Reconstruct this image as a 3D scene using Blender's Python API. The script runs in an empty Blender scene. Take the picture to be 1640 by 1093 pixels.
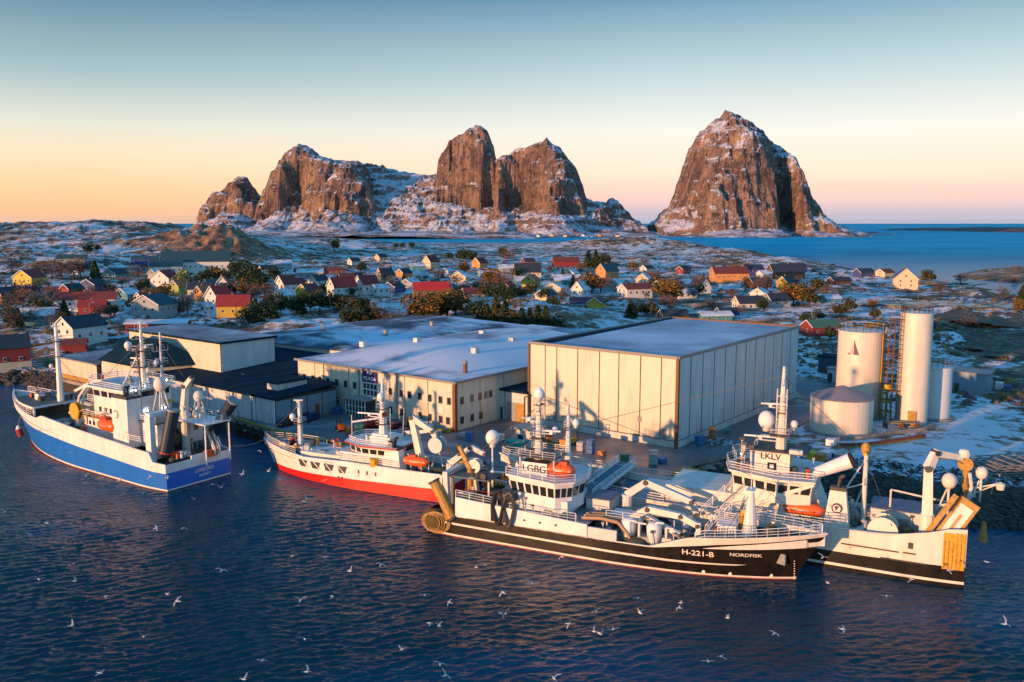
import bpy, math, random
import numpy as np
from mathutils import Vector, Matrix
R_=math.radians
SC=bpy.context.scene
# ------------------------------------------------------------------ camera
F=1400.0; H=42.0; TH=math.atan(190/F)
cd=bpy.data.cameras.new('camera'); cam=bpy.data.objects.new('camera',cd); SC.collection.objects.link(cam)
cam.location=(0,0,H); cam.rotation_euler=(math.pi/2-TH,0,0)
cd.sensor_width=36; cd.lens=36*F/1640; cd.clip_start=1; cd.clip_end=60000
SC.camera=cam
# ------------------------------------------------------------------ sun
SUN_EL=R_(4.6); SUN=Vector((-.74*math.cos(SUN_EL),-.672*math.cos(SUN_EL),math.sin(SUN_EL))).normalized()
sl=bpy.data.lights.new('sun','SUN'); sl.energy=5.0; sl.angle=R_(1.0); sl.color=(1.0,.49,.22)
so=bpy.data.objects.new('sun',sl); SC.collection.objects.link(so); so.rotation_euler=SUN.to_track_quat('Z','Y').to_euler()
# ------------------------------------------------------------------ world
def lin(r,g,b):
    f=lambda c:(c/255/12.92) if c/255<=.04045 else ((c/255+.055)/1.055)**2.4
    return (f(r),f(g),f(b),1)
W=bpy.data.worlds.new('World'); SC.world=W; W.use_nodes=True; nt=W.node_tree; N=nt.nodes; L=nt.links
N.clear()
out=N.new('ShaderNodeOutputWorld'); tc=N.new('ShaderNodeTexCoord'); sx=N.new('ShaderNodeSeparateXYZ')
L.new(tc.outputs['Generated'],sx.inputs[0])
def wramp(st):
    r=N.new('ShaderNodeValToRGB'); e=r.color_ramp.elements
    while len(e)>1: e.remove(e[-1])
    e[0].position=st[0][0]; e[0].color=st[0][1]
    for p,c in st[1:]:
        k=e.new(p); k.color=c
    L.new(sx.outputs['Z'],r.inputs[0]); return r
rl=wramp([(0,lin(206,172,152)),(.012,lin(232,178,134)),(.035,lin(234,190,144)),(.065,lin(230,202,170)),(.10,lin(204,204,190)),(.15,lin(144,170,176)),(.235,lin(66,108,138)),(.36,lin(38,100,140)),(.6,lin(46,120,176)),(1,lin(50,130,190))])
rr=wramp([(0,lin(160,164,184)),(.012,lin(186,174,188)),(.026,lin(224,186,180)),(.055,lin(236,208,188)),(.10,lin(218,216,208)),(.165,lin(164,186,192)),(.235,lin(92,134,160)),(.36,lin(42,100,142)),(.6,lin(46,120,176)),(1,lin(50,130,190))])
mr=N.new('ShaderNodeMapRange'); mr.inputs[1].default_value=-.42; mr.inputs[2].default_value=.15; L.new(sx.outputs['X'],mr.inputs[0])
mx=N.new('ShaderNodeMix'); mx.data_type='RGBA'; L.new(mr.outputs[0],mx.inputs[0]); L.new(rl.outputs[0],mx.inputs[6]); L.new(rr.outputs[0],mx.inputs[7])
# faint streaky clouds low in the sky
mp=N.new('ShaderNodeMapping'); mp.inputs['Scale'].default_value=(2.2,2.2,34); L.new(tc.outputs['Generated'],mp.inputs[0])
nz=N.new('ShaderNodeTexNoise'); nz.inputs['Scale'].default_value=2.2; nz.inputs['Detail'].default_value=5; L.new(mp.outputs[0],nz.inputs[0])
cr=N.new('ShaderNodeMapRange'); cr.inputs[1].default_value=.5; cr.inputs[2].default_value=.8; cr.inputs[4].default_value=.30; L.new(nz.outputs[0],cr.inputs[0])
zf=N.new('ShaderNodeMapRange'); zf.inputs[1].default_value=.012; zf.inputs[2].default_value=.07; zf.inputs[3].default_value=1; zf.inputs[4].default_value=.12; L.new(sx.outputs['Z'],zf.inputs[0])
ml=N.new('ShaderNodeMath'); ml.operation='MULTIPLY'; L.new(cr.outputs[0],ml.inputs[0]); L.new(zf.outputs[0],ml.inputs[1])
mc=N.new('ShaderNodeMix'); mc.data_type='RGBA'; L.new(ml.outputs[0],mc.inputs[0]); L.new(mx.outputs[2],mc.inputs[6]); mc.inputs[7].default_value=lin(196,158,158)
rc=wramp([(0,lin(132,158,178)),(.06,lin(142,176,194)),(.15,lin(132,178,198)),(.36,lin(84,152,186)),(.6,lin(60,138,192)),(1,lin(52,132,192))])  # cooler, brighter sky outside the view, added to fill shaded faces with blue
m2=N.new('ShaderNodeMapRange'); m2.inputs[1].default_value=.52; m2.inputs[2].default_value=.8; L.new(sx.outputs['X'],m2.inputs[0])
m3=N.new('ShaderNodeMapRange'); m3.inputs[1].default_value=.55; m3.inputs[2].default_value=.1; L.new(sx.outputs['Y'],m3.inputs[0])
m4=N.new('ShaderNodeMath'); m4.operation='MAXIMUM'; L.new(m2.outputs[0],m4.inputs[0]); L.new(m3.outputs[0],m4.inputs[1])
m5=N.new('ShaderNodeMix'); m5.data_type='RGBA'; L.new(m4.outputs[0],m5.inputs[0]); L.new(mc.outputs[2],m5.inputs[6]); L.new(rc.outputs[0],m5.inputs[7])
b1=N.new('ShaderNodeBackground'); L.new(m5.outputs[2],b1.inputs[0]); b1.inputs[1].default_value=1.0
sk=N.new('ShaderNodeTexSky'); sk.sky_type='NISHITA'; sk.sun_disc=False; sk.sun_elevation=SUN_EL; sk.sun_rotation=math.atan2(SUN.x,SUN.y)
b2=N.new('ShaderNodeBackground'); L.new(sk.outputs[0],b2.inputs[0]); b2.inputs[1].default_value=.02
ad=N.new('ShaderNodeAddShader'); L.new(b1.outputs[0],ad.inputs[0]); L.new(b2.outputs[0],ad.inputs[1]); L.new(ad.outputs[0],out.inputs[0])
SC.view_settings.view_transform='Standard'; SC.view_settings.look='None'; SC.view_settings.exposure=0.36; SC.view_settings.gamma=1
SC.cycles.max_bounces=6; SC.cycles.glossy_bounces=3; SC.cycles.diffuse_bounces=2; SC.cycles.use_denoising=True

# ------------------------------------------------------------------ geometry of the view (used to survey positions on the ground)
def ray(px,py):
    a=(px-820)/F;b=(546.5-py)/F
    return (a,math.cos(TH)+b*math.sin(TH),-math.sin(TH)+b*math.cos(TH))
def P(px,py,z=0):
    r=ray(px,py);t=(z-H)/r[2];return (r[0]*t,r[1]*t)
# ------------------------------------------------------------------ materials
MATS={}
def mat(name,col,rough=.6,metal=0,noise=0,nscale=3.0,bump=0,emit=None,spec=.5,streak=False,rust=0):
    if name in MATS: return MATS[name]
    m=bpy.data.materials.new(name); m.use_nodes=True; n=m.node_tree.nodes; l=m.node_tree.links; b=n['Principled BSDF']
    c=tuple(col[:3])+(1,); b.inputs['Base Color'].default_value=c; b.inputs['Roughness'].default_value=rough; b.inputs['Metallic'].default_value=metal
    b.inputs['Specular IOR Level'].default_value=spec
    if emit: b.inputs['Emission Color'].default_value=tuple(emit[:3])+(1,); b.inputs['Emission Strength'].default_value=emit[3]
    if noise:
        t=n.new('ShaderNodeTexCoord'); mp=n.new('ShaderNodeMapping'); x=n.new('ShaderNodeTexNoise'); x.inputs['Scale'].default_value=nscale; x.inputs['Detail'].default_value=6
        mp.inputs['Scale'].default_value=(1,1,.22) if streak else (1,1,1)
        l.new(t.outputs['Object'],mp.inputs[0]); l.new(mp.outputs[0],x.inputs[0])
        r=n.new('ShaderNodeMapRange'); r.inputs[1].default_value=.3; r.inputs[2].default_value=.7; r.inputs[3].default_value=1-noise; r.inputs[4].default_value=1+noise*.5; l.new(x.outputs[0],r.inputs[0])
        v=n.new('ShaderNodeVectorMath'); v.operation='SCALE'; v.inputs[0].default_value=c[:3]; l.new(r.outputs[0],v.inputs['Scale'])
        last=v.outputs[0]
        if rust:
            x3=n.new('ShaderNodeTexNoise'); x3.inputs['Scale'].default_value=1.6; x3.inputs['Detail'].default_value=8; x3.inputs['Roughness'].default_value=.75
            mp3=n.new('ShaderNodeMapping'); mp3.inputs['Scale'].default_value=(1,1,.35); l.new(t.outputs['Object'],mp3.inputs[0]); l.new(mp3.outputs[0],x3.inputs[0])
            r3=n.new('ShaderNodeMapRange'); r3.inputs[1].default_value=.58; r3.inputs[2].default_value=.78; r3.inputs[4].default_value=rust; l.new(x3.outputs[0],r3.inputs[0])
            mm=n.new('ShaderNodeMix'); mm.data_type='RGBA'; l.new(r3.outputs[0],mm.inputs[0]); l.new(last,mm.inputs[6]); mm.inputs[7].default_value=(.16,.06,.02,1); last=mm.outputs[2]
        l.new(last,b.inputs['Base Color'])
        if bump:
            bp=n.new('ShaderNodeBump'); bp.inputs['Strength'].default_value=bump; bp.inputs['Distance'].default_value=.1; l.new(x.outputs[0],bp.inputs['Height']); l.new(bp.outputs[0],b.inputs['Normal'])
    MATS[name]=m; return m
white=mat('white_paint',(.76,.76,.76),.45,noise=.14,nscale=.8,streak=True,rust=.6)
cream=mat('cream_paint',(.72,.68,.61),.5,noise=.16,nscale=.8,streak=True,rust=.55)
dkglass=mat('dark_glass',(.02,.025,.03),.12)
black=mat('black_hull_paint',(.017,.013,.010),.28,noise=.5,nscale=1.0,streak=True,rust=.4)
brownb=mat('worn_dark_paint',(.05,.035,.015),.5,noise=.4,nscale=2,rust=.6)
bluep=mat('blue_hull_paint',(.012,.15,.60),.35,noise=.12,nscale=.6,streak=True)
redp=mat('red_hull_paint',(.55,.018,.01),.4,noise=.15,nscale=.7,streak=True)
antif=mat('antifouling_red',(.22,.03,.015),.6,noise=.3,nscale=1.5)
orange=mat('lifeboat_orange',(.75,.12,.015),.4,noise=.15,nscale=2)
yellow=mat('yellow_paint',(.65,.36,.03),.55,noise=.3,nscale=2.5,rust=.6)
ochre=mat('ochre_paint',(.42,.24,.05),.6,noise=.35,nscale=2.5,rust=.6)
darkblue=mat('dark_blue_drum',(.006,.022,.05),.45,noise=.3,nscale=2)
steel=mat('grey_steel',(.28,.29,.30),.5,noise=.3,nscale=2,rust=.4)
dsteel=mat('dark_steel',(.05,.05,.055),.55,noise=.4,nscale=3,rust=.4)
netm=mat('fishing_net',(.07,.075,.05),.9,noise=.6,nscale=8,bump=.6)
deckm=mat('deck_green_grey',(.10,.12,.12),.7,noise=.4,nscale=1.5,rust=.3)
deckb=mat('deck_blue_grey',(.16,.18,.24),.7,noise=.35,nscale=1.2)
greend=mat('green_deck',(.02,.12,.08),.7,noise=.3,nscale=1.5)
redd=mat('red_paint',(.40,.03,.02),.5,noise=.2,nscale=2)
hose=mat('tan_hose',(.40,.25,.13),.6)
lampm=mat('lit_floodlight',(1,1,1),.5,emit=(.9,.95,1,9))
rubber=mat('black_rubber',(.015,.015,.015),.8)
# ------------------------------------------------------------------ object helpers
COL=SC.collection
def tagp(o,label=None,cat=None,group=None,kind=None):
    if label:o['label']=label
    if cat:o['category']=cat
    if group:o['group']=group
    if kind:o['kind']=kind
    return o
def thing(name,label,cat,loc=(0,0,0),rz=0,group=None):
    o=bpy.data.objects.new(name,None); COL.objects.link(o); o.location=loc; o.rotation_euler=(0,0,rz); o.empty_display_size=.5
    return tagp(o,label,cat,group)
class MB:
    def __init__(s): s.v=[];s.f=[];s.m=[];s.ms=[]
    def mi(s,m):
        if m not in s.ms:s.ms.append(m)
        return s.ms.index(m)
    def add(s,vs,fs,m):
        k=len(s.v);i=s.mi(m);s.v+=[tuple(p) for p in vs]
        for f in fs:s.f.append(tuple(k+j for j in f));s.m.append(i)
        return s
    def box(s,c,d,m,rz=0,rx=0,ry=0):
        x,y,z=[q/2 for q in d];vs=[(a*x,b*y,e*z) for e in(-1,1) for b in(-1,1) for a in(-1,1)]
        if rz or rx or ry:
            M=Matrix.Rotation(rz,3,'Z')@Matrix.Rotation(ry,3,'Y')@Matrix.Rotation(rx,3,'X'); vs=[M@Vector(p) for p in vs]
        vs=[(p[0]+c[0],p[1]+c[1],p[2]+c[2]) for p in vs]
        return s.add(vs,[(0,2,3,1),(4,5,7,6),(0,1,5,4),(2,6,7,3),(0,4,6,2),(1,3,7,5)],m)
    def beam(s,p,q,w0,h0,m,w1=None,h1=None):
        p,q=Vector(p),Vector(q);d=(q-p).normalized();w1=w1 or w0;h1=h1 or h0
        up=Vector((0,0,1)) if abs(d.z)<.95 else Vector((1,0,0));a=d.cross(up).normalized();b=a.cross(d).normalized();vs=[]
        for c,w,h in((p,w0,h0),(q,w1,h1)):
            for i,j in((-1,-1),(1,-1),(1,1),(-1,1)):vs.append(c+a*(i*w/2)+b*(j*h/2))
        return s.add(vs,[(3,2,1,0),(4,5,6,7),(0,1,5,4),(1,2,6,5),(2,3,7,6),(3,0,4,7)],m)
    def tube(s,p,q,r,m,r1=None,n=6,cap=True):
        p,q=Vector(p),Vector(q);r1=r if r1 is None else r1;d=(q-p).normalized();up=Vector((0,0,1)) if abs(d.z)<.95 else Vector((1,0,0));a=d.cross(up).normalized();b=a.cross(d).normalized();vs=[]
        for c,rr in((p,r),(q,r1)):
            for i in range(n):
                t=2*math.pi*i/n;vs.append(c+a*(math.cos(t)*rr)+b*(math.sin(t)*rr))
        fs=[(i,(i+1)%n,n+(i+1)%n,n+i) for i in range(n)]
        if cap:fs+=[tuple(range(n))[::-1],tuple(range(n,2*n))]
        return s.add(vs,fs,m)
    def path(s,pts,r,m,n=5):
        for a,b in zip(pts,pts[1:]):s.tube(a,b,r,m,n=n)
        return s
    def lathe(s,c,prof,m,n=24,axis='Z',a0=0):
        vs=[];k=len(prof)
        for i in range(n):
            t=2*math.pi*i/n+a0;cx,cy=math.cos(t),math.sin(t)
            for r,z in prof:
                p=(r*cx,r*cy,z)
                if axis=='Y':p=(p[0],p[2],p[1])
                if axis=='X':p=(p[2],p[0],p[1])
                vs.append((c[0]+p[0],c[1]+p[1],c[2]+p[2]))
        fs=[]
        for i in range(n):
            j=(i+1)%n
            for q in range(k-1):fs.append((i*k+q,j*k+q,j*k+q+1,i*k+q+1))
        return s.add(vs,fs,m)
    def ball(s,c,r,m,sz=1.0,n=16,k=9,sx=1,sy=1):
        prof=[(r*math.sin(math.pi*i/k),-r*sz*math.cos(math.pi*i/k)) for i in range(k+1)]
        a=len(s.v);s.lathe((0,0,0),prof,m,n)
        for i in range(a,len(s.v)):
            x,y,z=s.v[i];s.v[i]=(c[0]+x*sx,c[1]+y*sy,c[2]+z)
        return s
    def prism(s,poly,z0,z1,m,top=None,mtop=None,scale=1.0):
        n=len(poly);top=top or poly
        zt=z1 if callable(z1) else (lambda x,y:z1)
        vs=[(x,y,z0) for x,y in poly]+[(x,y,zt(x,y)) for x,y in top]
        s.add(vs,[(i,(i+1)%n,n+(i+1)%n,n+i) for i in range(n)]+[tuple(range(n))[::-1]],m)
        s.add(vs[n:],[tuple(range(n))],mtop or m);return s
    def build(s,name,parent=None,label=None,smooth=False,loc=None):
        me=bpy.data.meshes.new(name);me.from_pydata(s.v,[],s.f)
        for m in s.ms:me.materials.append(m)
        me.polygons.foreach_set('material_index',s.m)
        if smooth:me.polygons.foreach_set('use_smooth',[True]*len(s.f))
        me.update();o=bpy.data.objects.new(name,me);COL.objects.link(o)
        if parent:o.parent=parent
        if loc:o.location=loc
        if label:o['label']=label
        return o
def copy_tree(o,parent=None):
    c=o.copy();COL.objects.link(c)
    if parent:c.parent=parent
    for ch in KIDS.get(o.name,[]):copy_tree(ch,c)
    return c
KIDS={}
def reg(o,kids):KIDS[o.name]=kids
def textmesh(body,size,fn,m,name,parent,extr=0,sx=1.0):
    cu=bpy.data.curves.new('t','FONT');cu.body=body;cu.size=size;cu.align_x='CENTER';cu.align_y='CENTER';cu.offset=.012*size;cu.resolution_u=3
    ob=bpy.data.objects.new('t',cu);me=bpy.data.meshes.new_from_object(ob);bpy.data.objects.remove(ob)
    for v in me.vertices:v.co=fn(v.co.x*sx,v.co.y)
    me.name=name;me.materials.clear();me.materials.append(m);o=bpy.data.objects.new(name,me);COL.objects.link(o)
    if parent:o.parent=parent
    return o
def rail(b,pts,h=1.1,m=None,step=1.6,r=.045,rails=3):
    m=m or white
    for a,c in zip(pts,pts[1:]):
        a,c=Vector(a),Vector(c)
        for k in range(1,rails+1):
            z=Vector((0,0,h*k/rails));b.tube(a+z,c+z,r if k<rails else r*1.4,m,n=3,cap=False)
        n=max(1,int((c-a).length/step))
        for i in range(n+1):
            p=a.lerp(c,i/n);b.tube(p,p+Vector((0,0,h)),r,m,n=3,cap=False)
    return b
#==TERRAIN
# ------------------------------------------------------------------ terrain
rng0=np.random.RandomState(7); LAT=rng0.rand(256,256)
def vn(x,y):
    xi=np.floor(x).astype(int);yi=np.floor(y).astype(int);fx=x-xi;fy=y-yi;fx=fx*fx*(3-2*fx);fy=fy*fy*(3-2*fy)
    g=lambda a,b:LAT[a&255,b&255]
    return (g(xi,yi)*(1-fx)+g(xi+1,yi)*fx)*(1-fy)+(g(xi,yi+1)*(1-fx)+g(xi+1,yi+1)*fx)*fy
def fbm(x,y,o=5,gain=.5,rid=False):
    s=0;a=1;t=0
    for i in range(o):
        v=vn(x*2**i+17.3*i,y*2**i+5.7*i)
        if rid:v=1-abs(2*v-1)
        s=s+a*v;t+=a;a*=gain
    return s/t
def sstep(a,b,x):
    t=np.clip((x-a)/(b-a),0,1);return t*t*(3-2*t)
def segdist(x,y,poly,closed=True):
    d=np.full(np.shape(x),1e9);n=len(poly)
    for i in range(n if closed else n-1):
        ax,ay=poly[i];bx,by=poly[(i+1)%n];dx,dy=bx-ax,by-ay;t=np.clip(((x-ax)*dx+(y-ay)*dy)/(dx*dx+dy*dy+1e-9),0,1)
        d=np.minimum(d,np.hypot(x-ax-t*dx,y-ay-t*dy))
    return d
def inpoly(x,y,poly):
    r=np.zeros(np.shape(x),bool);n=len(poly)
    for i in range(n):
        ax,ay=poly[i];bx,by=poly[(i+1)%n]
        if ay==by:continue
        c=((ay>y)!=(by>y))&(x<(bx-ax)*(y-ay)/(by-ay)+ax);r^=c
    return r
QUAY=[(-116,219),(-55.4,171.5),(-44.5,161),(-33.7,153.4),(-24.8,146.8),(-5,136.5),(15.6,131.5),(23.1,129.8),(29.5,139.5),(40,147),(76,190),(80,212),(40,262),(-40,300),(-100,270)]
coast=[(-700,345),(-300,262)]+[(-180,232),(-125,224)]+[(-112,222),(-54,177),(-30,157),(-3,142),(16,138),(26,139),(36,136),(46,129),(62,119),(84,117),(120,116),(200,118),(420,150),(430,300)]
far=[(1900,484),(1640,474),(1560,463),(1500,454),(1440,447),(1400,438),(1300,425),(1200,410),(1100,397),(1000,388.5),(960,387),(880,389.5),(800,391),(700,391.5),(600,389),(575,385.5),(560,381.5),(520,378.5),(480,376.5)]
MAIN=coast+[P(a,b) for a,b in far]+[(-900,3300),(-2600,3300),(-2600,700)]
HEAD=[P(a,b) for a,b in [(1522,443),(1560,434),(1600,431),(1640,433),(1800,440),(1900,460),(1700,462),(1640,455),(1600,452),(1565,449)]]
def bump(x,y,px,py,z,rx,ry,h):
    cx,cy=P(px,py,z);return h*np.exp(-((x-cx)/rx)**2-((y-cy)/ry)**2)
def HT(x,y):
    x=np.asarray(x,float);y=np.asarray(y,float)
    s=segdist(x,y,MAIN);s=np.where(inpoly(x,y,MAIN),s,-s)
    d=np.hypot(x,y);pxs=820+1400*x/np.maximum(y,50)
    wr=sstep(30,40,x)*sstep(190,150,y);edge=np.clip((s+1.0*wr)/ (5+13*wr+.02*np.maximum(d-150,0)),-1,1)
    h=3.0*edge
    vil=sstep(230,420,d)*sstep(0,60,s)
    left=sstep(620,150,pxs)
    roll=fbm(x/90+3,y/130+8,5)-.5
    rt=1-sstep(900,1500,d)*(1-left)
    h=h+vil*(2.2+left*3+roll*9)*(.25+.75*rt)
    inland=sstep(20,220,s)
    h=h+inland*sstep(650,1500,d)*(left*13)+inland*sstep(560,1100,d)*(fbm(x/170,y/260,4,.55,True)-.55)*(9+left*7)*(.2+.8*rt)
    rg=fbm(x/16,y/16,4,.55,True)-.6
    rough=sstep(150,300,d)*sstep(2,25,s)
    rg2=fbm(x/7,y/8,3,.6,True)-.6
    h=h+rough*(rg*(2.2+2.0*sstep(400,900,d))+rg2*(1.0+.9*sstep(300,700,d)))*(.4+.6*rt)
    # named hills
    h=h+bump(x,y,865,512,5,26,30,6.5)+bump(x,y,800,505,5,16,22,4)+bump(x,y,600,520,5,22,20,2.5)+bump(x,y,470,528,5,20,18,2.5)
    k=1+.5*(fbm(x/30,y/40,4,.6,True)-.5)
    h=h+(.55+.9*fbm(x/13,y/15,4,.6,True)+.25*rg)*(bump(x,y,298,392,20,50,60,11)+bump(x,y,352,393,20,44,55,15)+bump(x,y,388,394,20,28,45,8))+k*bump(x,y,140,371,30,200,200,20)+k*bump(x,y,215,373,30,90,200,11)+k*bump(x,y,385,390,15,40,70,6)
    h=h+k*bump(x,y,1030,402,3,95,70,14)+k*bump(x,y,930,400,3,110,80,6)+k*bump(x,y,1160,412,3,70,60,7)+bump(x,y,1250,424,3,60,40,5)+bump(x,y,640,402,3,110,90,7)+bump(x,y,470,405,8,60,60,9)+bump(x,y,545,398,8,70,70,9)+bump(x,y,130,430,8,40,50,5)
    h=h+bump(x,y,1380,448,2,50,25,3)
    h=h-bump(x,y,1560,490,1,60,34,3.2)-bump(x,y,1600,545,1,40,45,1.6)+bump(x,y,1470,540,2,24,30,1.8)
    s2=segdist(x,y,HEAD);s2=np.where(inpoly(x,y,HEAD),s2,-s2)
    h2=np.clip(s2/8,-1,1)*1.5+sstep(0,50,s2)*(1.5+5*fbm(x/30,y/30,4))
    h=np.where(s>-15,h,-3.0);h=np.maximum(h,h2)
    q=inpoly(x,y,QUAY);dq=segdist(x,y,QUAY)
    yard=np.where(q,2.55,0);h=np.where(q,np.where(dq<3,np.minimum(h,2.5),yard),h)
    # level ground round the tanks
    tk=sstep(45,20,np.hypot(x-84,(y-170)*.8));h=np.where(~q,h*(1-tk)+tk*np.minimum(h,2.9),h)
    return h
def h1(x,y):return float(HT(np.array([x]),np.array([y]))[0])
_t=np.geomspace(125,2600,520)
def ground(px,py):
    r=ray(px,py);k=_t/r[1];x,y,z=r[0]*k,r[1]*k,H+r[2]*k;g=HT(x,y);i=int(np.argmax(z<g))
    if z[i]>=g[i]:i=len(_t)-1
    return float(x[i]),float(y[i]),float(g[i])
def gridmesh(name,X,Y,Z,m,smooth=True,keep=None):
    r,c=X.shape;me=bpy.data.meshes.new(name);co=np.stack([X,Y,Z],-1).reshape(-1,3)
    i=np.arange(r*c).reshape(r,c);q=np.stack([i[:-1,:-1],i[:-1,1:],i[1:,1:],i[1:,:-1]],-1).reshape(-1,4)
    if keep is not None:q=q[keep.reshape(-1)[q].any(1)]
    me.vertices.add(len(co));me.vertices.foreach_set('co',co.reshape(-1).astype(np.float32))
    me.loops.add(q.size);me.loops.foreach_set('vertex_index',q.reshape(-1).astype(np.int32));me.polygons.add(len(q));me.polygons.foreach_set('loop_start',(np.arange(len(q))*4).astype(np.int32));me.polygons.foreach_set('loop_total',np.full(len(q),4,np.int32))
    me.polygons.foreach_set('use_smooth',np.full(len(q),smooth));me.materials.append(m);me.update(calc_edges=True);me.validate()
    o=bpy.data.objects.new(name,me);COL.objects.link(o);return o
class NB:   # node builder for landscape materials
    def __init__(s,name):
        s.m=bpy.data.materials.new(name);s.m.use_nodes=True;s.t=s.m.node_tree;s.b=s.t.nodes['Principled BSDF'];s.tc=s.t.nodes.new('ShaderNodeTexCoord')
    def noise(s,scale,det=5,rough=.5,sc=(1,1,1)):
        mp=s.t.nodes.new('ShaderNodeMapping');mp.inputs['Scale'].default_value=sc;s.t.links.new(s.tc.outputs['Object'],mp.inputs[0])
        n=s.t.nodes.new('ShaderNodeTexNoise');n.inputs['Scale'].default_value=scale;n.inputs['Detail'].default_value=det;n.inputs['Roughness'].default_value=rough;s.t.links.new(mp.outputs[0],n.inputs[0]);return n.outputs[0]
    def mr(s,v,a,b,c=0,d=1):
        n=s.t.nodes.new('ShaderNodeMapRange');n.inputs[1].default_value=a;n.inputs[2].default_value=b;n.inputs[3].default_value=c;n.inputs[4].default_value=d;s.t.links.new(v,n.inputs[0]);return n.outputs[0]
    def mix(s,f,a,b):
        n=s.t.nodes.new('ShaderNodeMix');n.data_type='RGBA'
        for k,v in((0,f),(6,a),(7,b)):
            if isinstance(v,(tuple,float,int)):n.inputs[k].default_value=v if k==0 else tuple(v)+(1,)
            else:s.t.links.new(v,n.inputs[k])
        return n.outputs[2]
    def math(s,op,a,b=0.):
        n=s.t.nodes.new('ShaderNodeMath');n.operation=op
        for k,v in((0,a),(1,b)):
            if isinstance(v,(float,int)):n.inputs[k].default_value=v
            else:s.t.links.new(v,n.inputs[k])
        return n.outputs[0]
    def geo(s,what):
        g=s.t.nodes.new('ShaderNodeNewGeometry');x=s.t.nodes.new('ShaderNodeSeparateXYZ');s.t.links.new(g.outputs[what],x.inputs[0]);return x.outputs
    def bump(s,h,st=.5,dist=.5):
        n=s.t.nodes.new('ShaderNodeBump');n.inputs['Strength'].default_value=st;n.inputs['Distance'].default_value=dist;s.t.links.new(h,n.inputs['Height']);s.t.links.new(n.outputs[0],s.b.inputs['Normal'])
    def col(s,c):s.t.links.new(c,s.b.inputs['Base Color'])
def land_mat():
    k=NB('snowy_ground');nz_=k.geo('Normal')['Z'];z=k.geo('Position')['Z']
    a=k.noise(.018,6,.6);b=k.noise(.09,6,.62);c=k.noise(.45,5,.6);e=k.noise(.007,3)
    rock=k.mix(k.mr(b,.42,.58),(.09,.06,.045),(.38,.21,.11));rock=k.mix(k.mr(a,.46,.6),rock,(.27,.18,.11));rock=k.mix(k.mr(c,.54,.64),rock,(.06,.05,.04))
    v=k.math('ADD',k.math('MULTIPLY',a,.8),k.math('MULTIPLY',b,.9));v=k.math('ADD',v,k.math('MULTIPLY',c,.75));v=k.math('ADD',v,k.mr(nz_,.80,.99,-.35,.06))
    X_=k.geo('Position');yd=k.math('ADD',k.math('POWER',k.math('MULTIPLY',k.math('SUBTRACT',X_['X'],112.),.021),2.),k.math('POWER',k.math('MULTIPLY',k.math('SUBTRACT',X_['Y'],158.),.03),2.));v=k.math('ADD',v,k.mr(yd,.3,1.3,.05,0.));hx=k.math('MULTIPLY',k.mr(X_['X'],250.,330.),k.mr(X_['Y'],430.,520.));v=k.math('SUBTRACT',v,k.math('MULTIPLY',hx,.16));f=k.mr(v,1.25,1.36);f=k.math('MULTIPLY',f,k.mr(z,.9,2.2))
    k.col(k.mix(f,rock,(.64,.66,.70)));k.b.inputs['Roughness'].default_value=.85;k.b.inputs['Specular IOR Level'].default_value=.25
    k.bump(k.math('ADD',b,k.math('MULTIPLY',c,.5)),.6,1.2);return k.m
LANDM=land_mat()
cx=np.arange(-980,2240,5.5)/1.0;u=(cx-820)/1400.
dist=np.concatenate([np.geomspace(112,900,330),np.geomspace(906,3300,190)])
D,U=np.meshgrid(dist,u,indexing='ij');X=U*D;Y=D;Z=HT(X,Y)
land=gridmesh('terrain',X,Y,Z,LANDM,keep=(Z>-2.9));tagp(land,kind='structure')
# far island on the right
fx=np.linspace(1980,4200,120);fy=np.linspace(3550,5200,40);X,Y=np.meshgrid(fx,fy);Z=28*fbm(X/260,Y/300,5)*sstep(0,260,X-1980)*sstep(0,300,Y-3550)*sstep(0,300,5200-Y)-3
fk=NB('dark_far_rock');fk.col(fk.mix(fk.mr(fk.noise(.01,6),.4,.65),(.035,.03,.03),(.16,.13,.13)));fk.b.inputs['Roughness'].default_value=.9
tagp(gridmesh('far_island',X,Y,Z,fk.m),kind='structure')
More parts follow.
